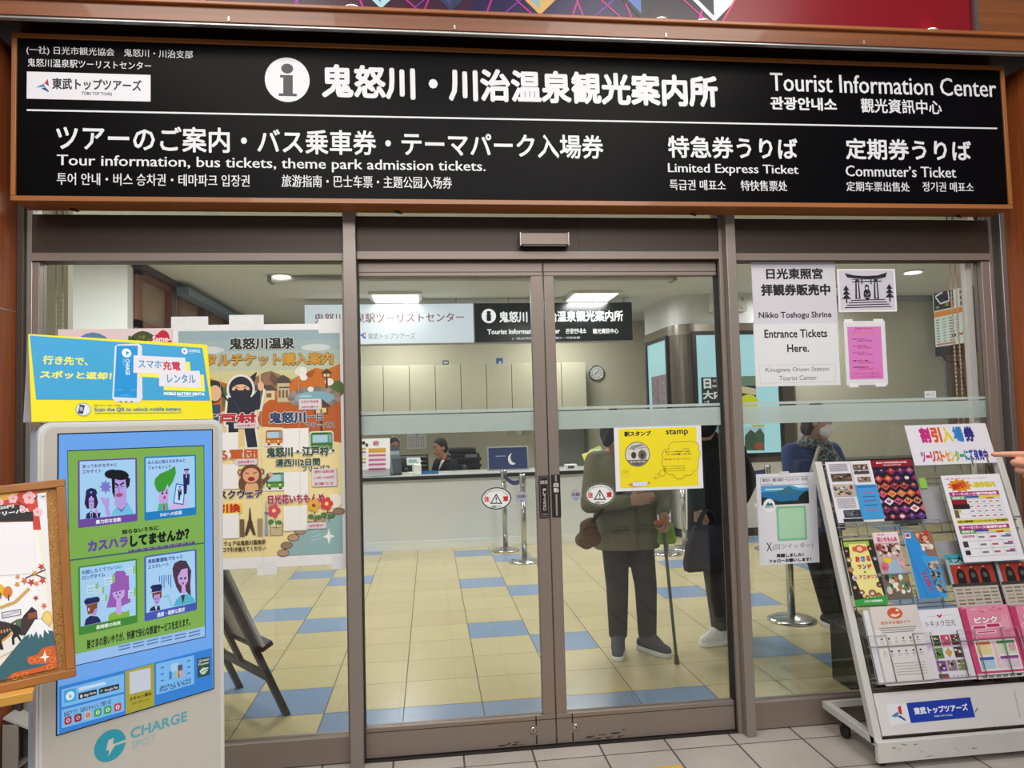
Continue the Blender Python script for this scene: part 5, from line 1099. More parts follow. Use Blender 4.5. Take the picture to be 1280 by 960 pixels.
# the bottom strip
p.t = (60, 800, 5.689)
p.poly([(76, 334), (1166, 56), (1172, 345), (80, 668)], '#2f80d4')
p.poly([(96, 352), (540, 240), (541, 368), (97, 480)], '#79b9f0'); p.poly([(96, 498), (541, 382), (542, 506), (98, 628)], '#79b9f0'); p.poly([(549, 222), (753, 166), (757, 466), (553, 528)], '#a8a030'); p.poly([(768, 170), (1038, 108), (1040, 312), (770, 390)], '#79b9f0'); p.poly([(1060, 134), (1150, 116), (1152, 248), (1063, 270)], '#2d4a44')
p.poly(soft([(112, 362), (200, 340), (202, 430), (114, 452)]), '#3fa6dc'); p.ellip(126, 366, 188, 428, '#dcedf8'); p.poly([(160, 375), (148, 405), (158, 402), (152, 425), (172, 394), (160, 396)], '#3fa6dc')
p.poly([(218, 340), (410, 295), (411, 316), (219, 364)], '#c6e0fa'); p.poly([(217, 380), (346, 350), (347, 390), (218, 424)], '#20242a'); p.text('App Store', 255, 362, 340, 408, '#d8dde2', .02, rot=.24); p.ellip(228, 388, 246, 412, '#d8dde2'); p.poly([(363, 346), (505, 310), (506, 350), (364, 386)], '#20242a'); p.text('Google Play', 402, 325, 498, 372, '#d8dde2', .02, rot=.25); p.poly([(374, 352), (394, 358), (375, 376)], '#58c0a0')
p.text('対応アプリ（QRスキャンして借りる）', 112, 430, 450, 540, '#2a3a55', .02, rot=.24)
for k, c in enumerate(('#a82a3c', '#8a2430', '#c9b4a0', '#3f9c50', '#3f9c50', '#b84a58')):
    x = 116+k*70.5; y = 545-k*19; p.poly(soft([(x, y+6), (x+52, y-8), (x+53, y+48), (x+1, y+62)]), c); p.ellip(x+14, y+12, x+40, y+42, ['#e6c6cc', '#d0a8ac', '#8a3a34', '#dff0e0', '#dff0e0', '#e8e4e4'][k]); p.rect(x+22, y+18, x+32, y+36, c)
p.poly([(578, 230), (728, 196), (731, 350), (582, 386)], '#c6cdda'); p.text('スキャン貸出', 580, 370, 735, 432, '#2a2c20', .03, rot=.22); p.text('Scan QR code', 596, 415, 718, 460, '#5a5a2a', .01, rot=.22)
p.poly(soft([(872, 172), (930, 158), (934, 216), (876, 232)]), '#a9cdf2'); p.poly([(922, 180), (955, 174), (960, 258), (926, 266)], '#4a5468'); p.poly([(928, 222), (966, 210), (974, 255), (940, 270)], '#b9a8c4'); p.poly([(860, 226), (880, 222), (880, 278), (862, 282)], '#3f7fc4'); p.poly([(895, 262), (925, 205), (928, 260)], '#c9b56a'); p.text('QRスキャン ＆ レンタル', 796, 270, 1018, 350, '#1f3f74', .03, rot=.24); p.text('Scan QR & Rent', 792, 298, 1018, 365, '#2f548c', .02, rot=.24)
for x, y in ((812, 196), (812, 242), (812, 288), (1000, 148), (1000, 192), (1000, 236)): p.rect(x-10, y-5, x+12, y+5, '#3f74b4', rot=.2)
p.text('Green', 1070, 125, 1145, 160, '#c9dcc8', .02, rot=.2); p.text('Power', 1070, 150, 1146, 184, '#c9dcc8', .02, rot=.2); p.ellip(1082, 196, 1130, 244, '#b9d0b8'); p.poly([(1076, 240), (1140, 190), (1122, 226)], '#2d4a44'); p.line(1080, 226, 1140, 196, .004, '#c9dcc8'); p.line(1086, 238, 1136, 214, .003, '#c9dcc8')
p.build('screen_picture', t)
p = Pr(fk, .0006, mat=lambda h: M(h, .4, noise=.02)); p.t = (60, 800, 5.689); p.lev = 1.0
p.ellip(328, 640, 553, 862, '#2a9db4', n=48); p.poly([(462, 740), (553, 708), (553, 726), (470, 754)], '#c3bfb5'); p.poly([(430, 712), (470, 694), (462, 738), (482, 740), (428, 830), (436, 782), (412, 786)], '#cfccc3')
p.text('CHARGE', 586, 512, 990, 695, '#5aa9ba', .02, rot=.27); p.text('SPOT', 594, 672, 768, 770, '#93bfc6', .0, rot=.27); p.build('front_logo', t)

# ---------------------------------------------------------------- folded card on the kiosk
ft_ = Fr(fk.p(-.012, 1.5265, -.008), fk.u, V((0, 0, .215)) - fk.n*.035)
q = [ft_.loc(*p) for p in ((30, 418), (257, 430), (268, 520), (45, 530))]; h = (q[0][1]+q[1][1])/2; w0, w1 = (q[0][0]+q[3][0])/2, (q[1][0]+q[2][0])/2
t = thing('tent_card', 'yellow and blue folded advertising card standing on top of the kiosk', 'card', ft_.p((w0+w1)/2, 0, -.03))
b = B(); b.box(w0, w1, 0, h, -.002, 0, M('#e9dc1f', .35, noise=.02), ft_); b.build('front_panel', t)
top = ft_.p(0, h, -.001); bot = fk.p(-.012, 1.5265, -.082); fback = Fr(bot, fk.u, top-bot)
b = B(); b.box(w0, w1, 0, (top-bot).length, -.001, .001, M('#b9b7bf', .6, noise=.02), fback); b.build('back_panel', t)
b = B(); b.box(w0, w1, .0, .0015, -.07, -.002, M('#b3b1b9', .6), Fr(ft_.o, fk.u, (0, 0, 1), fk.n)); b.build('bottom_flap', t)
p = Pr(ft_, .0004, mat=lambda h: M(h, .3, noise=.01)); p.t = (20, 405, 5.0196); p.lev = 1.0
p.poly([(86, 72), (1170, 150), (1218, 480), (126, 474)], '#3f9fcf'); YL = '#ece45a'
p.text('行き先で、', 168, 198, 452, 262, YL, .03, slant=.12, rot=-.03); p.text('スポッと返却！', 150, 292, 600, 350, YL, .04, slant=.12, rot=-.02)
p.poly([(620, 140), (640, 128), (770, 122), (790, 140), (794, 470), (770, 494), (620, 488), (604, 465)], '#d6d9e6'); p.poly([(632, 136), (764, 136), (758, 464), (614, 458)], '#1f8fd2'); p.ellip(664, 154, 724, 210, '#e6eef5'); p.poly([(690, 170), (712, 178), (690, 198)], '#1f8fd2'); p.text('CHARGE', 645, 258, 755, 282, '#e6eef5', .02, rot=-1.62); p.text('SPOT', 650, 232, 700, 246, '#8fc4ea', .0, rot=-1.62); p.rect(620, 412, 670, 416, '#6fb4e0'); p.rect(716, 412, 758, 416, '#6fb4e0'); p.rect(658, 445, 714, 449, '#6fb4e0')
for k in range(3): p.rect(650+k*34, 484, 664+k*34, 491, '#55606a')
p.poly([(768, 308), (900, 310), (900, 338), (770, 330)], YL); p.poly([(1064, 236), (1090, 238), (1096, 300), (1066, 300)], YL); p.poly([(926, 392), (1150, 396), (1150, 318), (1178, 318), (1186, 424), (928, 416)], YL)
p.poly([(738, 196), (1062, 212), (1068, 316), (736, 306)], '#dedce4'); p.poly([(898, 292), (1152, 294), (1160, 398), (898, 390)], '#dedce4')
p.text('スマホ', 768, 224, 914, 280, '#3f8fbe', .02, rot=-.03); p.text('充電', 920, 232, 1032, 292, '#c03a52', .03, rot=-.02); p.text('レンタル', 948, 314, 1126, 372, '#3f8fbe', .02, rot=-.01)
p.ellip(1038, 150, 1078, 190, '#e6eef5'); p.poly([(1050, 160), (1066, 170), (1052, 182)], '#3f9fcf'); p.text('CHARGE', 1084, 160, 1156, 178, '#e6eef5', .02); p.text('SPOT', 1086, 180, 1116, 188, '#c6e0ee')
p.text('MOBILE BATTERY RENTAL', 928, 428, 1186, 448, '#eef4f8', .05); p.rect(1012, 450, 1120, 455, '#c6e0ee')
p.ellip(374, 494, 470, 578, '#8fa6b4'); p.ellip(380, 500, 464, 572, '#dbe2ea'); p.poly([(400, 505), (432, 510), (420, 565), (388, 560)], '#3a3f4a'); p.rect(400, 520, 420, 545, '#9fb4c4', rot=-.15); p.text('QRスキャンでレンタル', 488, 504, 658, 516, '#7a8a4a', .02); p.text('Scan the QR to unlock mobile battery.', 492, 522, 1042, 552, '#3f7fb0', .02); p.line(494, 560, 1042, 556, .0012, '#55859a')
p.build('card_print', t)

# ---------------------------------------------------------------- cork board on its wooden stand
fcb = Fr((-.7892, -1.5905, .9596), (.9276, .3681, .064), (-.1227, .1385, .9827)); oak = wood('#a3682c', 'x', dark=.75); oakv = wood('#a3682c', 'z', dark=.75); CW = .40
t = thing('cork_board', 'oak framed cork board with a pinned autumn ticket poster on a wooden stand', 'board', fcb.p(-CW/2, 0, 0))
b = B(); b.box(-CW+.012, -.012, .012, .428, -.014, -.004, speckle('#b88648', '#7d5224', 420, .85, 'cork'), fcb); b.build('cork_panel', t)
b = B(); b.box(-CW, 0, 0, .018, -.018, .004, oak, fcb, bev=.002); b.build('frame_rail', t)
b = B(); b.box(-CW, 0, .422, .44, -.018, .004, oak, fcb, bev=.002); b.build('frame_rail', t)
for x in (-CW, -.018):
    b = B(); b.box(x, x+.018, .018, .422, -.018, .004, oakv, fcb, bev=.002); b.build('frame_stile', t)
fp_ = Fr(fcb.p(0, 0, -.0038), fcb.u, fcb.v, fcb.n)
bx = [fp_.loc(*q) for q in ((57, 607), (85.6, 838))]; pw = (bx[0][0]+bx[1][0])/2
t2, s = sheet('ticket_poster', 'white bordered autumn poster with a snowy mountain pinned on the cork board', 'poster', fp_, (pw-.312, pw-.012, .030, .414), '#e3e2e8')
p = Pr(fp_, .0014, mat=lambda h: M(h, .55, noise=.02)); p.t = (0, 590, 6.4)
def z2(x, y): return (x, y+896)         # the lower close-up continues 140 px further down
a_ = fp_.loc(0, 700)
p.poly([(-560, 170), (288, 132), (462, 1566), (-560, 1800)], '#eadfc6')
p.poly([(-560, 170), (288, 132), (328, 462), (-560, 480)], '#c63a28'); p.ellip(-120, 120, 150, 230, '#d8a83a'); p.poly([(-560, 600), (300, 470), (390, 1100), (340, 1240), (-560, 1500)], '#e9e6e6')
p.poly([(-560, 840), (285, 830), (300, 1160), (-560, 1260)], '#eceaec')
for x, y, r in ((235, 205, 52), (103, 213, 38), (0, 245, 30), (175, 290, 26), (300, 320, 36)):
    for k in range(5): an = k*2*math.pi/5-.3; p.ellip(x+r*.55*math.cos(an)-r*.5, y+r*.55*math.sin(an)-r*.5, x+r*.55*math.cos(an)+r*.5, y+r*.55*math.sin(an)+r*.5, '#e8b4b8')
    p.ellip(x-r*.2, y-r*.2, x+r*.2, y+r*.2, '#c9707c')
p.line(130, 235, 215, 280, .002, '#3a2420'); p.line(270, 220, 300, 190, .002, '#3a2420')
p.poly([(-560, 275), (155, 262), (160, 325), (-560, 330)], '#1b1a1d'); p.poly([(-560, 330), (262, 316), (268, 392), (-560, 405)], '#1b1a1d'); p.text('4,120円', -80, 272, 112, 300, '#d9d6d8', .04, rot=.02); p.text('鬼怒川バスフリーパス', -350, 326, 236, 364, '#e6e4e6', .05, rot=.03)
p.poly([(-300, 412), (262, 396), (290, 808), (-280, 850)], '#e6e4e8')
p.line(200, 850, 365, 780, .0025, '#4a3028'); p.line(280, 820, 365, 850, .002, '#4a3028')
for x, y, r, c in ((330, 758, 34, '#c23a2a'), (276, 808, 28, '#d8903a'), (140, 838, 24, '#d8802e'), (138, 898, 28, '#d8903a'), (195, 870, 34, '#cf6a2a'), (250, 882, 36, '#b8301f'), (292, 893, 26, '#d8802e'), (340, 868, 34, '#c23a2a'), (286, 1008, 26, '#a82a34'), (352, 1070, 28, '#cf6a2a')):
    p.poly([(x+(r if k % 2 == 0 else r*.42)*math.cos(k*math.pi/5+.4), y+(r if k % 2 == 0 else r*.42)*math.sin(k*math.pi/5+.4)) for k in range(10)], c)
p.line(0, 1085, 120, 1040, .006, '#c9a04a'); p.line(120, 1040, 235, 930, .006, '#c9a04a')
for x, y, r, c in ((0, 945, 46, '#e0b02a'), (62, 960, 46, '#d07a2a')): p.ellip(x-r*.8, y-r, x+r*.8, y+r, c); p.line(x+5, y+20, x+6, y+68, .002, '#3a2420')
p.frame(14, 1108, 168, 1158, .0014, '#4a5478'); p.text('日光江戸村', 28, 1122, 156, 1144, '#55607f', .0, rot=.10)
p.ellip(330, 1110, 420, 1240, '#d9b85a'); p.ellip(342, 1125, 410, 1225, '#e3c878')
p.poly([(-300, 1290), (-20, 1210), (30, 1195), (85, 1210), (130, 1180), (175, 1170), (200, 1300), (20, 1360), (-300, 1420)], '#4d6a4a'); p.poly([(-300, 1240), (0, 1190), (90, 1215), (95, 1300), (-20, 1370), (-300, 1420)], '#33262a'); p.poly([(170, 1180), (250, 1080), (295, 1115), (300, 1180), (200, 1310), (160, 1290)], '#3a2a28'); p.poly([(188, 1150), (255, 1078), (296, 1112), (230, 1130), (170, 1195)], '#221a1c'); p.rect(225, 1125, 292, 1172, '#8a4a2c')
for k in range(4): p.rect(5+k*24, 1265-k*6, 18+k*24, 1290-k*6, '#c98a4a')
p.poly([(20, 1350), (100, 1270), (200, 1320), (120, 1420), (0, 1480), (-200, 1500)], '#e3dcd6'); p.poly([(0, 1355), (100, 1280), (98, 1300), (20, 1362)], '#c9923a')
p.poly([(100, 1205), (135, 1205), (132, 1225), (160, 1240), (178, 1310), (150, 1300), (172, 1345), (160, 1355), (135, 1318), (115, 1330), (118, 1380), (98, 1385), (92, 1325), (105, 1290), (78, 1245)], '#16161a'); p.line(108, 1215, 130, 1213, .003, '#d9b08a'); p.poly([(-30, 1350), (10, 1345), (30, 1420), (8, 1424), (-20, 1400)], '#16161a')
p.poly([(-560, 1700), (0, 1555), (200, 1310), (280, 1180), (330, 1172), (425, 1272), (445, 1400), (462, 1566), (-560, 1800)], '#33606c'); p.poly([(195, 1320), (280, 1182), (325, 1174), (425, 1272), (385, 1266), (390, 1298), (352, 1262), (345, 1328), (318, 1290), (312, 1335), (290, 1275), (265, 1318), (252, 1290), (232, 1330), (236, 1295)], '#e9e9ee')
p.poly([(215, 1500), (225, 1480), (300, 1460), (340, 1410), (420, 1388), (440, 1395), (462, 1566), (50, 1660), (100, 1610), (300, 1565), (400, 1530), (240, 1540)], '#c9581f')
for x, y in ((300, 1500), (380, 1440), (420, 1500), (250, 1510), (200, 1620), (120, 1640), (400, 1560)): p.ring(x-26, y-22, x+26, y+22, .0012, '#e0913a', 14)
x, y = 358, 1482
p.poly([(x, y-56), (x+12, y-12), (x+40, y-6), (x+12, y+10), (x+4, y+44), (x-10, y+10), (x-40, y+2), (x-12, y-12)], '#efe4dc')
p.build('poster_print', t2)
b = B(); b.ell(fp_.p(pw-.018, .408, .003), (.004, .004, .003), M('#e6e4e2', .3), seg=8, rg=5); b.build('pin', t2)
cbx = -.27
t = thing('board_stand', 'light wooden ledge stand that carries the cork board', 'stand', (fcb.p(cbx, 0, 0).x, fcb.p(cbx, 0, 0).y, 0))
pine = wood('#d19a42', 'x', dark=.82)
q = fcb.loc(42, 857, .02)
fl_ = Fr(fcb.p(0, -.004, .0), (fcb.u.x, fcb.u.y, .03), (0, 0, 1))
b = B(); b.box(-.46, q[0], -.020, -.0, -.03, .035, pine, fl_, bev=.002); b.build('ledge', t)
c0 = fcb.p(cbx, .2, -.03); c1 = fcb.p(cbx, -.02, -.03)
b = B(); b.tube([c0, c1, (c1.x, c1.y, .03)], .014, wood('#a3682c', 'z', dark=.75), 12); b.build('post', t)
b = B(); b.lathe((c1.x, c1.y, 0), [(0, 0), (.16, 0), (.16, .018), (.03, .032), (0, .033)], wood('#a3682c', 'x', dark=.75), seg=32); b.build('foot', t)

# ---------------------------------------------------------------- socket box low on the wooden wall
t = thing('outlet_box', 'grey outlet box with its flap lifted, low on the wooden wall behind the kiosk', 'outlet', (-1.735, -.06, .13))
gb = M('#9a9890', .5, .2)
b = B()
for r in ((-1.764, -1.70, -.10, -.094, .13, .31), (-1.764, -1.70, .002, .008, .13, .31), (-1.764, -1.70, -.10, .008, .13, .136), (-1.764, -1.76, -.10, .008, .13, .31)): b.box(*r, gb)
b.build('box_shell', t)
b = B(); b.box(-1.76, -1.73, -.07, -.03, .15, .25, M('#6d6f68', .5)); b.build('socket', t)
b = B(); f = Fr((-1.70, -.10, .31), (0, 1, 0), (.09, 0, -.045)); b.box(0, .108, -.065, .09, -.004, .004, M('#b4b2ac', .45), f); b.build('flap', t)

# ---------------------------------------------------------------- brochure rack
LV = V((0, .37, 1.16)).length
fr_ = Fr((1.842, -.43, .10), (1, 0, 0), (0, .37, 1.16)); RW = fr_.loc(1247, 572)[0]; iron = M('#c9c7c3', .45, noise=.05, scale=20); wire = M('#8f8d8a', .3, .7)
t = thing('brochure_rack', 'white leaning metal brochure rack on casters in front of the side window', 'rack', (1.842+RW/2, -.24, 0))
b = B(); b.box(-.017, .017, 0, LV, -.025, .012, iron, fr_, bev=.003); b.build('upright', t)
b = B(); b.box(RW-.017, RW+.017, 0, LV, -.025, .012, iron, fr_, bev=.003); b.build('upright', t)
b = B(); b.box(1.825, 1.859+RW, -.455, -.43, .032, .118, M('#cfcdc9', .5, noise=.08, scale=14), bev=.003); b.build('kick_board', t)
for x in (1.842, 1.842+RW):
    b = B(); b.box(x-.017, x+.017, -.43, -.03, .095, .128, iron, bev=.002); b.build('base_arm', t)
    for y in (-.14, -.40):
        c = B(); c.lathe((x+.018, y, .03), [(0, 0), (.03, 0), (.03, .02), (0, .02)], M('#1b1b1c', .5), axis=(1, 0, 0), seg=18); c.box(x+.005, x+.052, y-.012, y+.012, .055, .096, M('#3a3a3c', .4)); c.build('caster', t)
b = B(); b.box(1.859, 1.825+RW, -.05, -.03, .10, .128, iron); b.build('rear_bar', t)
pz = [fr_.loc(*q) for q in ((1097, 874), (1108, 918))]
b = B(); b.box(.02, RW-.02, .03, .195, .004, .014, M('#d6d4d3', .4, noise=.04, scale=10), fr_, bev=.002); b.build('front_panel', t)
b = B(); b.box(.018, RW-.02, -.01, .022, -.02, .0, M('#2f2620', .6), fr_); b.build('lower_gap', t)
fpn = Fr(fr_.p(0, 0, .0142), fr_.u, fr_.v, fr_.n); p = Pr(fpn, .0004, mat=lambda h: M(h, .35, noise=.02)); p.t = (1000, 850, 4.571); p.lev = 1.0
p.poly([(490, 140), (608, 132), (634, 246), (516, 262)], '#e2e1e6'); p.poly([(607, 132), (972, 98), (1001, 212), (634, 246)], '#1c3aa8'); p.text('東武トップツアーズ', 648, 140, 962, 192, '#e6e8f4', .045, rot=.03); p.text('TOBU TOP TOURS', 764, 197, 872, 210, '#c9d0ea', .03, rot=.03)
p.poly([(558, 155), (576, 146), (585, 198), (566, 192)], '#c9283c'); p.poly([(522, 206), (560, 180), (564, 198), (548, 214)], '#2f8ab8'); p.poly([(555, 206), (572, 202), (602, 224), (604, 236)], '#1f3a9c'); p.poly([(1000, 180), (1014, 156), (1016, 164), (1002, 186)], '#24345c'); p.poly([(1222, 60), (1226, 60), (1262, 218), (1258, 218)], '#a9a7a4'); p.build('rack_logo', t)
fpk = Fr((1.842, -.4552, .0), (1, 0, 0), (0, 0, 1)); p = Pr(fpk, .0003, (0, 0, 1, -1))
for k in range(10): x = R.uniform(.02, .9); z = R.uniform(.04, .105); p.rect(x, z, x+R.uniform(.005, .03), z+R.uniform(.001, .005), '#8d8a85', rot=R.uniform(-.6, .6))
p.build('scuff_marks', t)
tiers = (.235, .55, .86)
for k, bb in enumerate(tiers):
    b = B(); r = .0024; cf, hl, hu = (.05, .145, .19) if k == 0 else (.018, .04, .055)
    for c, dz in ((-.02, 0), (cf, 0), (cf, hl), (-.02, .26)): b.tube([fr_.p(.018, bb+dz, c), fr_.p(RW-.018, bb+dz, c)], r, wire, 6)
    x = .03
    while x < RW-.05:
        b.tube([fr_.p(x, bb, -.02), fr_.p(x, bb, cf), fr_.p(x, bb+hu, cf), fr_.p(x+.085, bb+hu, cf), fr_.p(x+.085, bb, cf), fr_.p(x+.085, bb, -.02)], r, wire, 6)
        x += .21
    b.build('wire_basket', t)
b = B()
for k in range(11): b.tube([fr_.p(.0, .25+k*.094, -.024), fr_.p(RW, .25+k*.094, -.024)], .0022, wire, 6)
for k in range(7): b.tube([fr_.p(.05+k*(RW-.1)/6, .2, -.026), fr_.p(.05+k*(RW-.1)/6, LV-.02, -.026)], .0022, wire, 6)
b.tube([fr_.p(0, LV-.015, 0), fr_.p(RW, LV-.015, 0)], .004, wire, 8)
b.build('wire_back', t)
for k, (x0, x1, b0, b1) in enumerate(((.03, .33, .60, .80), (.36, .62, .62, .82), (.33, .60, .9, 1.08), (.62, .93, .60, .9))):
    b = B(); b.box(x0, x1, b0, b1, -.018, -.015, M('#9c9da0', .3), fr_); b.build('pocket_plate', t)
def broch(name, label, cat, pts, c, th, col, draw, T, group='brochures in the leaning rack', rough=.3):
    f = Fr(fr_.p(0, 0, c), fr_.u, fr_.v, fr_.n); bx = pxbox(f, pts)
    root = thing(name, label, cat, f.p((bx[0]+bx[1])/2, bx[2], 0), group)
    b = B(); b.box(bx[0], bx[1], bx[2], bx[3], -th, 0, M(col, rough, noise=.02), f); b.build('paper_stack' if th > .004 else 'paper_sheet', root)
    p = Pr(f, .0004, (bx[0], bx[3], bx[1]-bx[0], bx[3]-bx[2]), mat=lambda h: M(h, rough, noise=.03)); p.t = T
    if T: p.sheet = None
    draw(p); p.build('cover_print', root); return root
def blotch(p, x0, y0, x1, y1, n, cols, sz, asp=1):
    for k in range(n):
        x, y = R.uniform(x0, x1-sz), R.uniform(y0, y1-sz*asp); s1 = sz*R.uniform(.5, 1)
        p.ellip(x, y, x+s1, y+s1*asp*R.uniform(.6, 1), R.choice(cols), n=9)
def edo(p):
    D = ['#2a1a24', '#4a2030', '#6a2a2a', '#1c1626', '#3a2450']
    p.rect(0, 0, .51, 1, '#dcdae0'); p.rect(.51, 0, 1, 1, '#241620'); p.rect(.51, 0, 1, .115, '#8c1626'); p.text('EDO WONDERLAND', .58, .03, .94, .062, '#ead9d9', .04); p.text('日光江戸村', .66, .075, .86, .10, '#ead9d9', .02)
    cs = ['#b8402c', '#6a3a8c', '#c9563a', '#8c2a4a', '#d98a4a', '#3a2a5c', '#e0d6da', '#a83048', '#4a2a6a', '#c97a5a', '#2a2038', '#d2526a']
    k = 0
    for r in range(7):
        for c in range(5):
            x = .51+.49*(c+.5*(r % 2))/4.5; y = .13+.125*r; k += 1
            pts = [(x-.06, y+.06), (x, y-.005), (x+.06, y+.06), (x, y+.125)]
            pts = [(min(max(a, .513), .998), min(b_, .995)) for a, b_ in pts]
            p.poly(pts, cs[(k*5+r) % 12]); p.ellip(max(x-.028, .515), y+.025, min(x+.025, .99), min(y+.085, .99), cs[(k*7+3) % 12], n=10); p.ellip(max(x-.012, .515), y+.03, min(x+.012, .99), y+.052, '#d9a888', n=8)
    p.rect(.5, 0, .512, 1, '#f0eef2'); p.rect(.27, 0, .285, 1, '#c2c0c8')
    for k in range(6): p.rect(.03, .04+k*.022, .24, .05+k*.022, '#a09aa4')
    p.rect(.03, .2, .26, .33, '#5c4a44'); blotch(p, .03, .2, .26, .33, 18, ['#8c6a58', '#3a2c2a', '#b89a88'], .05, 1.2); p.rect(.02, .38, .27, .58, '#b8a898'); blotch(p, .02, .38, .27, .58, 24, ['#8c3a30', '#3a302c', '#d9c8b8', '#5c6a7c'], .05, 1.2); p.rect(.08, .80, .27, .92, '#3a3c44'); blotch(p, .08, .8, .27, .92, 14, ['#5c6470', '#23242a', '#8c8c94'], .04, 1.2); p.rect(.06, .94, .28, .99, '#2c2a2e')
    p.rect(.30, .06, .47, .15, '#6a5a50'); p.rect(.30, .17, .47, .22, '#4a403c'); blotch(p, .30, .06, .47, .22, 14, ['#a88c78', '#33292a', '#d2c2b4'], .04, 1.2); p.rect(.32, .27, .47, .35, '#8c7460'); blotch(p, .32, .27, .47, .35, 8, ['#3a3436', '#c9b4a0'], .04, 1.2)
    p.rect(.27, .40, .52, .96, '#3f97d2'); p.rect(.29, .42, .5, .45, '#2f6fa8')
    for k in range(5): p.rect(.33, .52+k*.07, .47, .535+k*.07, ['#c9507c', '#2f5a9c', '#8c3a6a', '#2f5a9c', '#c9503c'][k])
    for k in range(6): p.rect(.03, .61+k*.028, .24, .62+k*.028, '#b0aab2')
broch('park_leaflet', 'opened park leaflet with red cover and photo mosaic, top of the rack', 'leaflet', [(1028.4, 577.5), (1136.7, 574.2), (1161.4, 648.6), (1051, 654)], .03, .003, '#dcdae0', edo, None)
def osaru(p):
    p.rect(0, 0, 1, 1, '#2f2a26'); p.rect(.05, .02, .85, .10, '#9cb84a'); p.poly([(.2, .06), (.75, .06), (.95, .88), (.3, .88), (.12, .5)], '#e6da8c')
    mk_ = ['#7a5236', '#3a2a20', '#a87c54', '#55606a', '#c9c4bc', '#1c1a1a', '#8c5a3a']
    for x, y, r in ((.09, .16, .09), (.11, .30, .09), (.85, .14, .10), (.93, .3, .08), (.1, .45, .09), (.18, .58, .10), (.1, .72, .11), (.28, .80, .09), (.95, .55, .08), (.88, .7, .10), (.6, .82, .12), (.78, .86, .10), (.42, .88, .08)):
        p.ellip(x-r, y-r*.45, x+r, y+r*.45, R.choice(mk_), n=14); p.ellip(x-r*.5, y-r*.2, x+r*.45, y+r*.25, R.choice(['#d2a888', '#b88c6c', '#e0d6c9']), n=12); p.ellip(x-r*.25, y-.02, x-r*.1, y, '#1a1614', n=6); p.ellip(x+r*.05, y-.02, x+r*.2, y, '#1a1614', n=6)
    p.ellip(.36, .08, .66, .20, '#cf3a2c'); p.ellip(.28, .10, .40, .18, '#cf5a3c'); p.ellip(.62, .10, .74, .18, '#cf5a3c'); p.ellip(.42, .10, .60, .18, '#e8b89c')
    for ch, x, c in zip('おさる', (.30, .47, .64), ('#c92a2a', '#2a6ac9', '#d24a2a')): p.text(ch, x, .25, x+.15, .34, c, .06)
    for ch, x, c in zip('ランド', (.32, .48, .64), ('#c9602a', '#2a5ac9', '#c92a4a')): p.text(ch, x, .38, x+.13, .45, c, .06)
    p.text('＆', .48, .48, .55, .51, '#3a7a3a', .03)
    for ch, x, c in zip('アニタウン', (.30, .42, .54, .66, .78), ('#d2442a', '#4a7ac9', '#c93a6a', '#d2802a', '#6a4ac0')): p.text(ch, x, .545, x+.1, .60, c, .05)
    p.poly([(0, .91), (1, .86), (1, 1), (0, 1)], '#3a9a46'); p.text('日光さる軍団劇場', .3, .92, .85, .955, '#e0f0d8', .03)
broch('monkey_leaflet', 'leaflet with monkey photos and colourful hand lettering beside the white upright', 'leaflet', [(1047.7, 678), (1083.6, 672.7), (1116.6, 753.6), (1074.4, 759)], .045, .006, '#e6e2da', osaru, None)
def hana(p):
    p.rect(0, 0, 1, 1, '#b8a29c'); p.rect(0, 0, 1, .16, '#e0cfd2'); p.text('日光', .2, .02, .45, .05, '#c23a5a', .03); p.text('花いちもんめ', .12, .07, .92, .15, '#c2306a', .06)
    blotch(p, 0, .16, 1, .42, 60, ['#6a3a34', '#c9a8a0', '#8c5a54', '#e0d2cc', '#3a2826', '#a8403c', '#d2b8b4'], .16, .6); p.rect(.25, .42, .85, .62, '#9cb4cc'); p.ellip(.2, .38, .5, .47, '#e6c22a'); blotch(p, 0, .42, .35, .62, 16, ['#d26a80', '#e8a8b4', '#c94a64'], .16, .6); blotch(p, .7, .40, 1, .60, 10, ['#e0a8b4', '#d28a98'], .14, .6)
    p.rect(0, .62, 1, 1, '#6a6258'); blotch(p, 0, .62, 1, 1, 40, ['#c9bfb0', '#3a2c26', '#8c5a44', '#e6e0d6', '#4a8c6a', '#a8704c'], .22, .6)
broch('flower_leaflet', 'leaflet with pink blossom photos and pink title between two leaflets of the middle tier', 'leaflet', [(1085, 666), (1119, 665), (1145, 748.6), (1115, 750)], .038, .005, '#e2dfe0', hana, None)
def tobu(p):
    p.rect(0, 0, 1, 1, '#2f8ad2'); p.poly([(.3, 0), (1, 0), (1, .5), (.62, .35)], '#8c6a54'); blotch(p, .4, .02, .98, .35, 36, ['#c9a890', '#a83a2a', '#e0d6cc', '#55402f'], .2, .5); p.poly([(.3, .36), (.98, .40), (1, 1), (.7, 1)], '#3f9ad8'); blotch(p, .55, .45, 1, .98, 50, ['#8c7464', '#c9b49c', '#55453a', '#a88a70', '#33404a'], .16, .5); p.poly([(0, .16), (.28, .16), (.75, 1), (.28, 1)], '#2f8ad2'); p.rect(.02, .02, .22, .10, '#e6e6ec'); p.rect(.05, .03, .19, .08, '#c9303a'); p.rect(.70, .0, .88, .06, '#c9303a')
    p.text('TOBU', .10, .70, .72, .79, '#b02a3c', .03, rot=-1.25); p.text('ワールドスクウェア', .36, .56, .66, .585, '#23406a', .02, rot=-1.25)
broch('world_leaflet', 'blue leaflet with red sideways letters and miniature building photos', 'leaflet', [(1123, 666), (1158.6, 663), (1190, 745), (1156, 748.6)], .05, .008, '#e6e6ea', tobu, None)
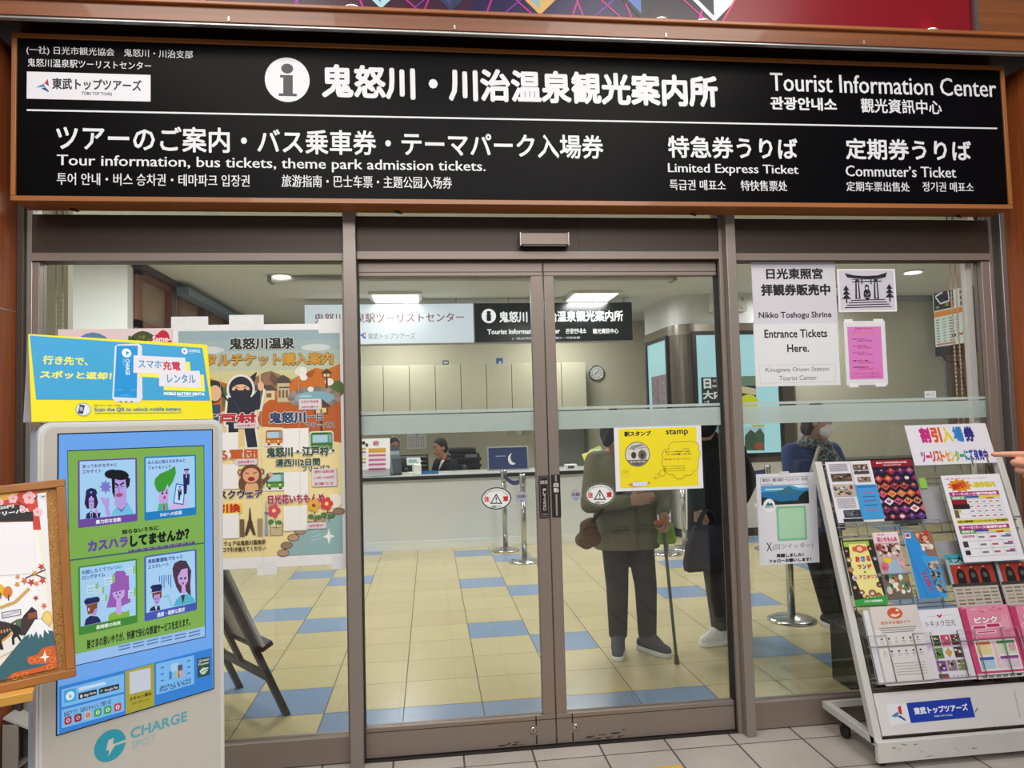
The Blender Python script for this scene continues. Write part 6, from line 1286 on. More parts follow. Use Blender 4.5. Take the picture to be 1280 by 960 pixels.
def prices(p):
    p.rect(0, 0, 1, 1, '#e4e2e8'); p.text('ご購入後の変更・払い戻しはできません', .04, .035, .78, .052, '#c24a5c', .02)
    p.poly([(.27+(.22 if k % 2 == 0 else .16)*math.cos(k*math.pi/11), .125+(.085 if k % 2 == 0 else .06)*math.sin(k*math.pi/11)) for k in range(22)], '#d98a1f'); p.text('割引', .14, .09, .37, .165, '#b82a1f', .06, rot=.2); p.text('入場券案内', .42, .085, .88, .16, '#d2c22a', .06)
    def table(y, title, rows, cols, hh):
        p.rect(.06, y, .90, y+.05, '#a82a74'); p.text(title, .10, y+.009, .86, y+.042, '#f0e4ec', .05); p.rect(.06, y+.052, .32, y+.09, '#3f8a4a'); p.text('施設名', .09, y+.058, .29, y+.083, '#e0f0e0', .03); p.rect(.32, y+.052, .54, y+.075, '#2a4a9c'); p.rect(.54, y+.052, .90, y+.075, '#e0d02a'); p.rect(.32, y+.076, .90, y+.09, '#c9c6cc'); p.rect(.66, y+.076, .78, y+.09, '#b82a34')
        for r in range(rows+1): p.line(.06, y+.092+r*hh, .90, y+.092+r*hh, .0008, '#8a868e')
        for c in range(cols+1): p.line(.32+c*.58/cols, y+.092, .32+c*.58/cols, y+.092+rows*hh, .0008, '#8a868e')
        for r in range(rows):
            for c in range(cols): x = .34+c*.58/cols; p.rect(x, y+.092+(r+.4)*hh, x+.3/cols, y+.092+(r+.62)*hh, '#c24a5c' if (c % 2) else '#77737c')
    table(.20, 'テーマパーク割引料金表', 4, 5, .055); p.rect(.06, .293, .32, .345, '#8c1626'); p.rect(.06, .345, .34, .40, '#2c1c1c'); p.rect(.06, .41, .13, .50, '#6a5a34'); p.rect(.13, .41, .18, .44, '#d2c22a')
    p.rect(.06, .525, .92, .565, '#e0d02a'); p.text('鬼怒川温泉駅前ツーリストセンターにて割引販売中', .07, .53, .91, .56, '#1c1a16', .04)
    table(.59, 'テーマパーク通常料金表', 3, 3, .085); p.text('日光江戸村', .08, .70, .28, .73, '#c23a5c', .03); p.rect(.06, .77, .14, .835, '#3a403c'); p.rect(.06, .87, .14, .92, '#23262a')
    for k in range(3): p.rect(.80, .70+k*.085, .88, .715+k*.085, '#c24a5c'); p.rect(.80, .72+k*.085, .88, .735+k*.085, '#4a62b8')
broch('price_sheet', 'large white price sheet with orange burst and magenta table headings', 'sheet', [(1171.7, 595), (1244, 592), (1286, 698), (1210, 704)], .075, .002, '#e4e2e8', prices, None)
def taiju(p):
    p.rect(0, 0, 1, 1, '#8ab4bc'); p.rect(0, 0, 1, .10, '#3a9aa8'); p.text('SL', .06, .06, .16, .15, '#22384a', .02); p.text('大樹', .18, .04, .75, .17, '#1f2c38', .02); p.rect(.05, .20, 1, .56, '#a83424')
    for k in range(3): x = .15+k*.27; p.ellip(x, .28, x+.2, .56, '#1c1a1a'); p.rect(x, .42, x+.2, .56, '#1c1a1a'); p.ellip(x+.05, .36, x+.15, .46, '#55504c'); p.ellip(x+.08, .24, x+.12, .27, '#e0c08a')
    p.rect(0, .56, 1, .62, '#3a3634'); p.rect(0, .62, 1, 1, '#bdb4aa')
    for r in range(5):
        for c in range(5): p.rect(.05+c*.19, .66+r*.065, .2+c*.19, .69+r*.065, R.choice(['#8c7a68', '#a89a8c', '#77695c']))
broch('train_leaflet', 'steam train leaflet with red brick arches, the one wholly in view beneath the price sheet', 'leaflet', [(1184, 693.5), (1243, 690), (1246, 757), (1194, 760)], .034, .006, '#cfc9c2', taiju, None)
broch('train_leaflet', 'steam train leaflet cut by the photo edge, next to its twin beneath the price sheet', 'leaflet', [(1245, 690), (1304, 687), (1310, 754), (1255, 757)], .034, .006, '#cfc9c2', taiju, None)
def onsen(p):
    p.rect(0, 0, 1, 1, '#dcd8d8'); p.rect(0, 0, 1, .3, '#d6cec8'); p.ellip(.34, .02, .66, .17, '#cf5a3a'); p.ellip(.53, .04, .60, .075, '#e8d8cc'); p.poly([(.39, .115), (.46, .10), (.52, .115), (.60, .095), (.6, .12), (.5, .145), (.42, .135)], '#e8d8cc'); p.text('栃木ゆめ温めぐり', .16, .19, .78, .235, '#cf6a4a', .03)
    for k in range(3): p.rect(.1+.02*k, .275+.028*k, .88-.03*k, .287+.028*k, '#8c8686')
    for r in range(2):
        for c in range(6): p.ellip(.08+c*.15, .405+r*.16, .125+c*.15, .432+r*.16, ['#7a3a3a', '#3a3a3a', '#d2b83a', '#3a4a6a', '#4a4a4a', '#8c6a9c'][(c+r*2) % 6]); p.rect(.06+c*.15, .45+r*.16, .145+c*.15, .458+r*.16, '#a09a9a'); p.rect(.07+c*.15, .475+r*.16, .135+c*.15, .482+r*.16, '#b4aeae')
    for k in range(5): p.rect(.25, .73+.035*k, .88, .737+.035*k, '#a8a2a2')
broch('onsen_leaflet', 'cream hot spring leaflet with a round orange emblem in the lowest tier', 'leaflet', [(1092.8, 758), (1154.7, 756), (1160, 852), (1103, 860)], .045, .012, '#dedbdc', onsen, None)
broch('loose_flyers', 'stack of plain white flyers behind the cream hot spring leaflet', 'flyers', [(1082, 763), (1110, 761), (1122, 852), (1096, 858)], .028, .014, '#dcdbe0', lambda p: p.rect(.1, .1, .14, .9, '#cfced4'), None)
def nikko(p):
    p.rect(0, 0, 1, 1, '#e2e0e8'); p.rect(0, .42, 1, .58, '#d8c9e0'); p.rect(0, .58, 1, 1, '#e4dcea'); p.poly([(.42, .095), (.5, .13), (.58, .085), (.53, .08), (.5, .10), (.46, .08)], '#b82a4a'); p.line(.2, .1, .40, .10, .0008, '#8a868e'); p.line(.6, .1, .82, .10, .0008, '#8a868e'); p.text('トキメク日光', .12, .16, .84, .25, '#2f2c30', .0)
    cs = ['#3a4a2a', '#c94a6a', '#6a3a20', '#5c8a4a', '#d2b86a', '#5a3a34', '#8c4a9c', '#8c7a80', '#7a8a5a']
    for r in range(3):
        for c in range(3):
            x, y = .14+c*.245, .37+r*.175; p.rect(x, y, x+.22, y+.145, cs[r*3+c] if (r, c) != (1, 1) else '#e2e0e8'); n = 5
            if (r, c) == (1, 1): p.poly([(x+.11, y), (x+.2, y+.07), (x+.11, y+.145), (x+.02, y+.07)], '#c9a24a')
            else: blotch(p, x, y, x+.21, y+.14, n, ['#2a2c20', '#c9a890', '#d9d2c9'], .08, .6)
    p.rect(.15, .525-.0, .36, .565, '#6fa0d8') if False else None
    p.rect(.12, .90, .35, .96, '#55504f'); p.rect(.17, .92, .36, .955, '#a84a50')
    for k in range(5): p.ellip(.45+k*.1, .925, .48+k*.1, .945, '#8a868e')
broch('city_leaflet', 'white leaflet with heart and nine small photos in the lowest tier', 'leaflet', [(1152, 762), (1204, 759.5), (1214, 849.5), (1164, 853)], .035, .010, '#e2e0e8', nikko, None)
def pink(p):
    p.rect(0, 0, 1, 1, '#d24a7c'); p.rect(.05, .0, .98, .45, '#e08aa4'); p.poly([(0, .05), (.12, .02), (.1, .5), (0, .6)], '#c23a6c'); blotch(p, .2, .02, .9, .12, 8, ['#e8a8bc', '#d26a8c'], .12, .4); p.text('ピンク', .22, .15, .72, .25, '#f4e0e8', .08, edge='#b02a60', ew=.06)
    for x0, y0, x1, y1 in ((.14, .27, .45, .33), (.42, .25, .75, .32), (.2, .35, .62, .39)): p.rect(x0, y0, x1, y1, '#f0c9d8', r=.008); p.rect(x0+.03, y0+.012, x1-.03, y1-.012, '#b8346a', r=.005)
    p.ellip(.74, .20, .94, .36, '#e6a0b4'); p.ellip(.80, .12, .85, .26, '#e6a0b4'); p.ellip(.88, .12, .93, .26, '#e6a0b4'); p.rect(.8, .36, .9, .46, '#c9829c', r=.01)
    p.rect(.1, .47, .95, .90, '#ece6e4'); p.rect(.13, .50, .42, .68, '#e6d49c'); p.rect(.13, .50, .42, .54, '#cf6a4a'); p.rect(.55, .50, .92, .68, '#cfdcc0'); p.rect(.55, .50, .92, .54, '#4a8c5a'); p.ellip(.78, .53, .92, .65, '#d9a0b4'); p.rect(.13, .71, .42, .87, '#b4cfe8'); p.rect(.13, .71, .42, .75, '#3a6ab8'); p.rect(.55, .71, .92, .87, '#e0c9dc'); p.rect(.55, .71, .92, .75, '#8c4a8c'); p.rect(.45, .50, .53, .87, '#e8c2cc')
    p.rect(0, .93, 1, 1, '#e6e4e8')
    for k in range(6): p.rect(.08+k*.14, .95, .18+k*.14, .985, R.choice(['#8a868e', '#3a383c', '#b4b0b8']))
broch('pink_leaflet', 'stack of pink leaflets in the lowest tier beside the nine photo leaflet', 'leaflet', [(1207, 758), (1266, 755), (1278, 846), (1215, 849.5)], .035, .014, '#d9688c', pink, None)
broch('pink_leaflet', 'second stack of pink leaflets, cut by the photo edge', 'leaflet', [(1268, 754.5), (1327, 751.5), (1341, 842), (1280, 846)], .032, .014, '#d9688c', pink, None)
def cardsign(p):
    RB = ['#c2307c', '#d2502a', '#e0c21f', '#3a8a4a', '#2a4a9c', '#2c2a7a']
    for i, ch in enumerate('割引入場券'):
        x = .155+i*.135; p.text(ch, x, .06, x+.125, .46, ['#c0267a', '#d9582a', '#e0cf2a', '#2f7fc0', '#2a2a7c'][i], .055)
    s_ = 'ツーリストセンターにて発売中'
    for i, ch in enumerate(s_):
        x = .10+i*.0585; h_ = (.04 if ch == 'ー' else 0); p.text(ch, x, .66+h_*2.4, x+.054, .93-h_*2.4, ['#a82a8c', '#c2306c', '#c9303a', '#cf4a2a', '#d9702a', '#e0982a', '#e0c22a', '#8fb03a', '#3a9a6a', '#2a7ab0', '#2a5ab0', '#2a3a9c', '#2a2a8c', '#3a2a7c'][i], .05)
r_ = broch('discount_card', 'white sign card with rainbow lettering clipped to the rack top', 'card', [(1128.5, 533), (1231, 528), (1247, 578), (1146, 582)], .012, .002, '#e0dee6', cardsign, None)
b = B(); f = Fr(fr_.p(0, 0, .013), fr_.u, fr_.v, fr_.n)
for px in (1215, 1235): a, c = f.loc(px, 577); b.box(a-.003, a+.003, c-.02, c+.03, .0005, .003, wire, f)
b.build('wire_clip', r_)
def note(p): p.rect(.05, .05, .95, .95, '#8ac24a')
broch('sticky_note', 'small green sticky note on the rack pocket', 'note', [(1148, 598), (1157, 597), (1159.5, 610), (1150.5, 611)], -.008, .001, '#86bf48', note, None, group='notes')
f = Fr(fr_.p(0, 0, .052), fr_.u, fr_.v, fr_.n); a, c = f.loc(1126, 656); a2, c2 = f.loc(1152, 655)
t = thing('pen', 'black ballpoint pen lying on the rack wire under the red park leaflet', 'pen', f.p(a, c))
b = B(); b.tube([f.p(a, c), f.p(a2-.02, c2)], .0045, M('#1c1c1e', .3)); b.build('barrel', t)
b = B(); b.tube([f.p(a2-.02, c2), f.p(a2, c2+.001)], [.004, .001], M('#8c8c90', .3, .8)); b.build('pen_tip', t)

# ---------------------------------------------------------------- black box standing inside the pane
q = at_z(1040, 848, 0); x0 = q.x
t = thing('black_box', 'low black box on the vinyl floor inside the pane behind the brochure rack', 'box', (x0+.25, .36, 0))
b = B(); b.box(x0, x0+.55, .14, q.y, .0, .31, M('#131314', .3), bev=.006); b.build('box_body', t)
b = B(); b.box(x0-.006, x0+.556, .134, q.y+.006, .31, .328, M('#1a1a1b', .3), bev=.004); b.build('box_lid', t)
# ---------------------------------------------------------------- people
def blob(shapes, mats, voxel, smooth=4, cuts=()):
    """fuse tapered capsules and ellipsoids into one continuous surface"""
    b = B()
    for s in shapes:
        if s[0] == 'c': b.cap(s[1], s[2], s[3], s[4], mats)
        else: b.ell(s[1], s[2], mats, s[3] if len(s) > 3 else WORLD)
    bmesh.ops.recalc_face_normals(b.bm, faces=b.bm.faces[:])
    me = bpy.data.meshes.new('blob'); b.bm.to_mesh(me); b.bm.free(); me.materials.append(mats)
    o = bpy.data.objects.new('blob', me); COL.objects.link(o)
    m = o.modifiers.new('r', 'REMESH'); m.mode = 'VOXEL'; m.voxel_size = voxel; m.use_smooth_shade = True
    if smooth: k = o.modifiers.new('s', 'SMOOTH'); k.factor = .5; k.iterations = smooth
    bpy.context.view_layer.update(); dg = bpy.context.evaluated_depsgraph_get()
    out = bpy.data.meshes.new_from_object(o.evaluated_get(dg))
    bpy.data.objects.remove(o); bpy.data.meshes.remove(me)
    if cuts:
        bm = bmesh.new(); bm.from_mesh(out)
        for co, no in cuts:
            r = bmesh.ops.bisect_plane(bm, geom=bm.verts[:]+bm.edges[:]+bm.faces[:], plane_co=V(co), plane_no=V(no), clear_outer=True)
            es = [e for e in r['geom_cut'] if isinstance(e, bmesh.types.BMEdge)]
            try: bmesh.ops.edgenet_fill(bm, edges=es)
            except Exception: pass
        bm.to_mesh(out); bm.free()
    out.materials.clear(); out.materials.append(mats)
    return out
def mix(a, b, t): return V(a)*(1-t) + V(b)*t
def hand(w, d, palm, thumb, curl, s=1.0, thumb_in=.5):
    """palm, five jointed fingers; d = towards the fingertips, palm = the way the palm faces, thumb = towards the thumb's side"""
    w, d = V(w), V(d).normalized(); palm = (V(palm) - d*V(palm).dot(d)).normalized(); t = V(thumb); t = (t - d*t.dot(d) - palm*t.dot(palm)).normalized()
    out = []
    offs = (.030, .010, -.011, -.029); base = (.088, .092, .087, .078); lens = ((.043, .026, .022), (.047, .030, .023), (.043, .028, .022), (.034, .021, .019)); rad = (.0098, .0098, .0094, .0084)
    for i in range(4):
        k = w + d*base[i]*s + t*offs[i]*s
        out.append(('c', w + d*.012*s + t*offs[i]*.55*s, .0165*s, k, .0125*s))
        cd = d.copy(); p = k; tot = 0
        for j in range(3):
            tot += curl[i][j]; cd = d*math.cos(tot) + palm*math.sin(tot); n = p + cd*lens[i][j]*s
            out.append(('c', p, rad[i]*s*(1-.08*j), n, rad[i]*s*(.92-.08*j))); p = n
    a = w + d*.022*s + t*.020*s; e1 = a + (d*.5 + t*.75 + palm*.35).normalized()*.042*s; e2 = e1 + (d*(.9-.3*thumb_in) + t*(.35-.5*thumb_in) + palm*.5*thumb_in).normalized()*.034*s; e3 = e2 + (d*(.95-.3*thumb_in) + t*(.1-.7*thumb_in) + palm*.5*thumb_in).normalized()*.027*s
    out += [('c', a, .0155*s, e1, .0115*s), ('c', e1, .0112*s, e2, .0098*s), ('c', e2, .0098*s, e3, .008*s)]
    return out
RELAX = ((.25, .35, .25), (.3, .4, .3), (.35, .45, .3), (.4, .45, .3)); GRIP = ((1.1, 1.25, .8), (1.15, 1.3, .8), (1.2, 1.3, .8), (1.2, 1.3, .8)); POINT = ((.02, .06, .05), (.42, 1.95, 1.0), (.5, 1.95, 1.0), (.6, 1.9, 1.0))
def person(name, label, J, skin='#c99a7c', hair=('#17130f', 'short'), top='#444444', top_r=1.0, hem=None, trousers='#222222', shoe=('#333333', '#d8d8d4'), hands=None, vox=.008, sleeve=True, top_name='jacket', fat=1.0, legs=True, mask=None, collar=True):
    base = V((J['pelvis'][0], J['pelvis'][1], 0)) if legs else V((J['pelvis'][0], J['pelvis'][1], J['pelvis'][2]-.25))
    t = thing(name, label, 'person', base)
    sk = M(skin, .55, noise=.03); f = V(J['face']).normalized(); H = V(J['head']); side = f.cross(V((0, 0, 1))).normalized(); up = side.cross(f).normalized(); hf = Fr(H, side, f, up)
    Ls, Rs = V(J['shL']), V(J['shR']); nb = (Ls+Rs)/2 + V((0, 0, .035)); pel = V(J['pelvis'])
    B_ = [('e', H+up*.02, (.073, .092, .098), hf), ('e', H+f*.018-up*.045, (.057, .07, .072), hf), ('c', H+f*.088-up*.005, .010, H+f*.104-up*.036, .0135), ('c', H+f*.075+up*.028-side*.03, .014, H+f*.075+up*.028+side*.03, .014), ('c', H+f*.075-up*.108, .018, H+f*.06-up*.108, .022),
          ('c', H+f*.084-up*.066-side*.016, .008, H+f*.084-up*.066+side*.016, .008), ('c', H-up*.06-f*.01, .054, nb, .058)]
    for s_ in (-1, 1): B_ += [('e', H+side*s_*.074-f*.004-up*.008, (.010, .022, .034), hf), ('c', H+side*s_*.042+f*.05-up*.022, .022, H+side*s_*.035+f*.055-up*.05, .02)]
    B_ += [('c', mix(nb, Ls, .5), .06, mix(nb, pel, .5), .10), ('c', mix(nb, Rs, .5), .06, mix(nb, pel, .5), .10), ('c', mix(nb, pel, .45), .10, pel, .11)]
    for s_, sh, el, wr in (('L', Ls, V(J['elL']), V(J['wrL'])), ('R', Rs, V(J['elR']), V(J['wrR']))): B_ += [('c', nb, .05, sh, .048), ('c', sh, .046, el, .038), ('c', el, .037, wr, .025)]
    if hands:
        for h in hands: B_ += hand(*h)
    if legs:
        for s_ in 'LR': B_ += [('c', V(J['hip'+s_]), .075, V(J['kn'+s_]), .052), ('c', V(J['kn'+s_]), .05, V(J['an'+s_]), .036), ('c', V(J['an'+s_])-V((0, 0, .02)), .03, mix(J['an'+s_], J['toe'+s_], .8)-V((0, 0, .012)), .02)]
    else: B_ += [('c', pel, .11, pel + V((0, 0, -.12)), .12)]
    link('body', blob(B_, sk, vox, 3), t)
    # face
    for s_ in (-1, 1):
        b = B(); b.ell(H+side*s_*.031+f*.083+up*.008, (.012, .006, .007), M('#eae6e0', .3), hf, 12, 8); b.ell(H+side*s_*.031+f*.088+up*.008, (.0055, .003, .006), M('#1a1310', .25), hf, 10, 6); b.build('eye', t)
        b = B(); b.tube([H+side*s_*.016+f*.09+up*.030, H+side*s_*.032+f*.088+up*.035, H+side*s_*.048+f*.078+up*.030], [.003, .0036, .002], M(hair[0], .8), 6); b.build('eyebrow', t)
    b = B(); b.tube([H-side*.02+f*.086-up*.067, H+f*.093-up*.066, H+side*.02+f*.086-up*.067], [.003, .005, .003], M('#9a5a50', .5), 6); b.build('mouth', t)
    hs = [('e', H+up*.034-f*.012, (.083, .098, .098), hf), ('e', H-f*.04-up*.01, (.078, .07, .09), hf)]
    if hair[1] == 'bob': hs += [('c', H+side*.06-f*.03+up*.0, .03, H+side*.058-f*.035-up*.09, .022), ('c', H-side*.06-f*.03, .03, H-side*.058-f*.035-up*.09, .022), ('e', H-f*.055-up*.06, (.07, .05, .06), hf)]
    if hair[1] == 'messy': hs += [('c', H+side*R.uniform(-.06, .06)+up*R.uniform(.05, .11)-f*R.uniform(0, .06), .026, H+side*R.uniform(-.08, .08)+up*R.uniform(.07, .13)-f*R.uniform(.0, .09), .014) for k in range(16)] + [('c', H-side*.05*z-f*.03+up*.02, .045, H-side*.055*z-f*.045-up*.085, .03) for z in (-1, 1)]
    link('hair', blob(hs, M(hair[0], .7, noise=.2, scale=90), .006, 2, [(H+f*.045+up*.05, (f-up*.55)), ] if hair[1] == 'short' else [(H+f*.05+up*.04, (f-up*.35))]), t)
    # clothes
    if top:
        m = M(top, .85, noise=.1, scale=14, bump=.05) if isinstance(top, str) else top; k = top_r; hz = hem if hem is not None else pel.z-.1
        bot = V((pel.x, pel.y, hz)); wide = (Rs-Ls); wide.z = 0; wide.normalize()
        fw_ = V((-wide.y, wide.x, 0)); T_ = []
        for s_, sh in ((-1, Ls), (1, Rs)):
            T_ += [('c', mix(nb, sh, .55)-V((0, 0, .05)), .092*k*fat, bot+wide*s_*.085*k*fat, .115*k*fat), ('c', nb-V((0, 0, .01)), .062, sh, .062*k)]
        T_ += [('c', mix(nb, pel, .3), .12*k*fat, bot, .13*k*fat)]
        if sleeve:
            for sh, el, wr in ((Ls, V(J['elL']), V(J['wrL'])), (Rs, V(J['elR']), V(J['wrR']))): T_ += [('c', sh, .066*k, el, .058*k), ('c', el, .057*k, wr+(el-wr).normalized()*.02, .043*k)]
        if collar: T_ += [('c', nb+V((0, 0, .0))-f*.012, .070, nb+V((0, 0, .03))-f*.012, .064)]
        link(top_name, blob(T_, m, .011, 4, [(bot, (0, 0, -1))]), t)
    if legs:
        m = M(trousers, .85, noise=.12, scale=14, bump=.05) if isinstance(trousers, str) else trousers; P_ = [('c', V(J['hipL'])+V((0, 0, .03)), .105, V(J['hipR'])+V((0, 0, .03)), .105)]
        for s_ in 'LR': P_ += [('c', V(J['hip'+s_]), .094, V(J['kn'+s_]), .072), ('c', V(J['kn'+s_]), .072, V(J['an'+s_])+V((0, 0, .02)), .060)]
        zc = min(J['anL'][2], J['anR'][2]) + .01
        link('trousers', blob(P_, m, .010, 3, [((0, 0, zc), (0, 0, -1))]), t)
        for s_ in 'LR':
            a, e = V(J['an'+s_]), V(J['toe'+s_]); d = (e-a); d.z = 0; L = d.length; d.normalize(); hl = V((a.x, a.y, 0))-d*.045; tp = V((e.x, e.y, 0))
            S_ = [('c', hl+V((0, 0, .045)), .042, mix(hl, tp, .55)+V((0, 0, .045)), .046), ('c', mix(hl, tp, .5)+V((0, 0, .045)), .046, tp+V((0, 0, .036)), .036), ('c', hl+d*.05+V((0, 0, .06)), .043, a+V((0, 0, .005)), .046), ('c', a+V((0, 0, .012)), .047, mix(hl, tp, .68)+V((0, 0, .052)), .042)]
            sh = link('shoe', blob(S_, M(shoe[0], .8, noise=.3, scale=160), .006, 3, [((0, 0, .026), (0, 0, -1))]), t)
            so = [('c', hl+V((0, 0, .016)), .046, mix(hl, tp, .55)+V((0, 0, .016)), .051), ('c', mix(hl, tp, .55)+V((0, 0, .016)), .051, tp+V((0, 0, .016)), .039)]
            link('sole', blob(so, M(shoe[1], .7, noise=.04), .006, 1, [((0, 0, .001), (0, 0, -1)), ((0, 0, .03), (0, 0, 1))]), sh)
            b = B(); n = V((-d.y, d.x, 0))
            for k in range(3): c = mix(hl, tp, .50+.10*k)+V((0, 0, .098-.014*k)); b.tube([c-n*.024-V((0, 0, .008)), c+V((0, 0, .004)), c+n*.024-V((0, 0, .008))], .003, M('#20201f' if shoe[0] != '#e4e3df' else '#f2f1ee', .8), 6)
            b.build('lace', sh)
    return t, hf
# the person leaning on a cane
J = dict(head=(1.165, 1.05, 1.415), face=(.93, -.20, -.32), shL=(1.045, 1.18, 1.225), shR=(1.395, 1.16, 1.225), elL=(.985, 1.12, .96), wrL=(1.20, .97, .985), elR=(1.475, 1.13, .985), wrR=(1.415, .985, .905),
         pelvis=(1.245, 1.22, .78), hipL=(1.165, 1.22, .78), hipR=(1.325, 1.22, .78), knL=(1.165, 1.19, .42), anL=(1.175, 1.25, .085), toeL=(1.125, 1.085, .03), knR=(1.345, 1.17, .42), anR=(1.36, 1.22, .085), toeR=(1.435, 1.085, .03))
cane_top = V((1.405, .948, .79))
HR = ((1.415, .985, .905), (-.05, -.35, -.9), (-.65, -.5, .1), (-.3, -.9, .3), ((.5, 1.0, .7), (.55, 1.05, .7), (.6, 1.1, .7), (.65, 1.1, .7)), .95, .9)
HL = ((1.20, .97, .985), (.85, -.2, .15), (0, .9, -.3), (0, .2, 1), RELAX, .95, .5)
t, hf = person('person', 'person in an olive jacket leaning on a patterned walking cane behind the glass', J, skin='#b98b70', hair=('#2a2622', 'messy'), top='#77755c', top_r=1.02, hem=.665, trousers='#19191b', shoe=('#3b4048', '#d9d9d8'), hands=(HR, HL), vox=.0065, fat=1.05)
b = B(); ol = M('#6b6952', .85, noise=.12, scale=35)
b.tube([(1.262, 1.068, 1.12), (1.27, 1.062, .9), (1.275, 1.074, .675)], .005, ol, 6); b.build('front_placket', t)
for x in (1.16, 1.35):
    b = B(); b.box(x-.06, x+.06, 1.062, 1.075, .80, .815, ol, bev=.004); b.build('pocket_flap', t)
# shoulder bag
t = thing('shoulder_bag', 'brown quilted shoulder bag hanging at the hip of the person with a cane', 'bag', (.965, 1.10, .69))
link('bag_body', blob([('c', (.93, 1.10, .745), .048, (1.0, 1.09, .75), .05), ('c', (.95, 1.10, .83), .036, (.985, 1.09, .85), .034), ('c', (.955, 1.10, .735), .052, (.965, 1.10, .82), .048), ('c', (1.0, 1.09, .74), .042, (.985, 1.09, .84), .036)], M('#6d5236', .8, noise=.15, scale=30, bump=.4), .007, 4), t)
b = B(); b.tube([(.985, 1.06, .86), (1.06, 1.035, .95), (1.16, 1.02, 1.04), (1.28, 1.04, 1.17), (1.36, 1.10, 1.27), (1.37, 1.18, 1.295)], .013, M('#2f2a24', .8), 8); b.build('strap', t)
b = B(); b.tube([(.925, 1.05, .815), (.965, 1.045, .835), (1.01, 1.045, .82)], .004, M('#4a3824', .6), 6); b.build('zipper', t)
# cane
t = thing('walking_cane', 'dark floral walking cane with an orange grip and brown rubber tip', 'cane', (1.455, .95, 0))
tip = V((1.456, .95, .0)); ax = (cane_top-tip).normalized()
b = B(); b.tube([tip+ax*.03, cane_top], .0095, speckle('#1a1e1c', '#47564a', 120, .4, 'floral_cane', amt=.62), 12); b.build('shaft', t)
b = B(); b.tube([tip+V((0, 0, .001)), tip+ax*.05], [.016, .013], M('#4a352c', .8), 14); b.build('rubber_tip', t)
b = B(); b.tube([cane_top, cane_top+ax*.05], .013, M('#b9b9b4', .4, .4), 12); b.build('collar', t)
b = B(); b.tube([cane_top+ax*.05+V((.05, .02, .0)), cane_top+ax*.062, cane_top+ax*.06+V((-.06, -.03, .008))], [.011, .015, .012], M('#c9702a', .45), 12); b.build('grip', t)
t = thing('green_pouch', 'small lime green pouch hanging at the cane below the hand', 'pouch', (1.43, .99, .70))
link('pouch_body', blob([('c', (1.40, 1.0, .735), .026, (1.475, 1.0, .735), .026), ('c', (1.41, 1.0, .82), .022, (1.465, 1.0, .82), .022), ('c', (1.405, 1.0, .74), .028, (1.412, 1.0, .81), .024), ('c', (1.47, 1.0, .74), .028, (1.463, 1.0, .81), .024), ('c', (1.437, 1.0, .74), .03, (1.437, 1.0, .81), .025)], M('#7fae2c', .5), .006, 3), t)
b = B(); b.box(1.405, 1.47, .966, .972, .745, .80, M('#6a9722', .5), bev=.003); b.build('pouch_pocket', t)
b = B(); b.tube([(1.42, .985, .84), (1.416, .955, .875), (1.43, .985, .845)], .004, M('#4a6a20', .6), 6); b.build('cord', t)
# the person in black with a tote bag
J = dict(head=(1.855, 1.36, 1.445), face=(.35, .93, -.05), shL=(1.73, 1.30, 1.265), shR=(2.09, 1.42, 1.255), elL=(1.715, 1.20, 1.06), wrL=(1.70, 1.14, .90), elR=(2.12, 1.30, 1.05), wrR=(2.02, 1.20, .93),
         pelvis=(1.90, 1.36, .84), hipL=(1.84, 1.33, .82), hipR=(1.97, 1.38, .82), knL=(1.845, 1.27, .45), anL=(1.87, 1.27, .085), toeL=(1.745, 1.235, .03), knR=(1.98, 1.36, .45), anR=(2.0, 1.38, .085), toeR=(1.90, 1.30, .03))
t, hf = person('person', 'person in a black coat holding a navy tote bag, half behind the door post', J, skin='#b58b72', hair=('#131110', 'short'), top='#0b0c0e', top_r=1.06, hem=.50, trousers='#3d3b38', shoe=('#e4e3df', '#f0efec'), hands=(((1.70, 1.14, .90), (-.05, -.1, -1), (.8, .3, 0), (0, -1, 0), GRIP, .95, .8), ((2.02, 1.20, .93), (-.5, -.6, -.2), (0, .3, -1), (-.6, .5, .3), RELAX, .95, .5)), vox=.0075, top_name='coat')
t = thing('tote_bag', 'navy cloth tote bag hanging from the hand of the person in black', 'bag', (1.70, 1.12, .50))
fb2 = Fr((1.60, 1.08, .52), (.93, .12, 0), (.08, 0, 1)); b = B(); nv = M('#191b30', .85, noise=.15, scale=25, bump=.3)
b.rings([[fb2.p(x, z, y) for x, y in ((-w/2+.12, -d), (w/2+.12, -d), (w/2+.12, d), (-w/2+.12, d))] for w, d, z in ((.27, .035, 0), (.28, .045, .05), (.25, .04, .16), (.19, .02, .28))], nv, smooth=True); b.build('bag_body', t)
for y in (-.02, .02):
    b = B(); b.tube([fb2.p(.05, .27, y), fb2.p(.085, .36, y*.6), fb2.p(.115, .375, y*.3), fb2.p(.145, .36, y*.6), fb2.p(.18, .27, y)], .009, nv, 8); b.build('handle', t)
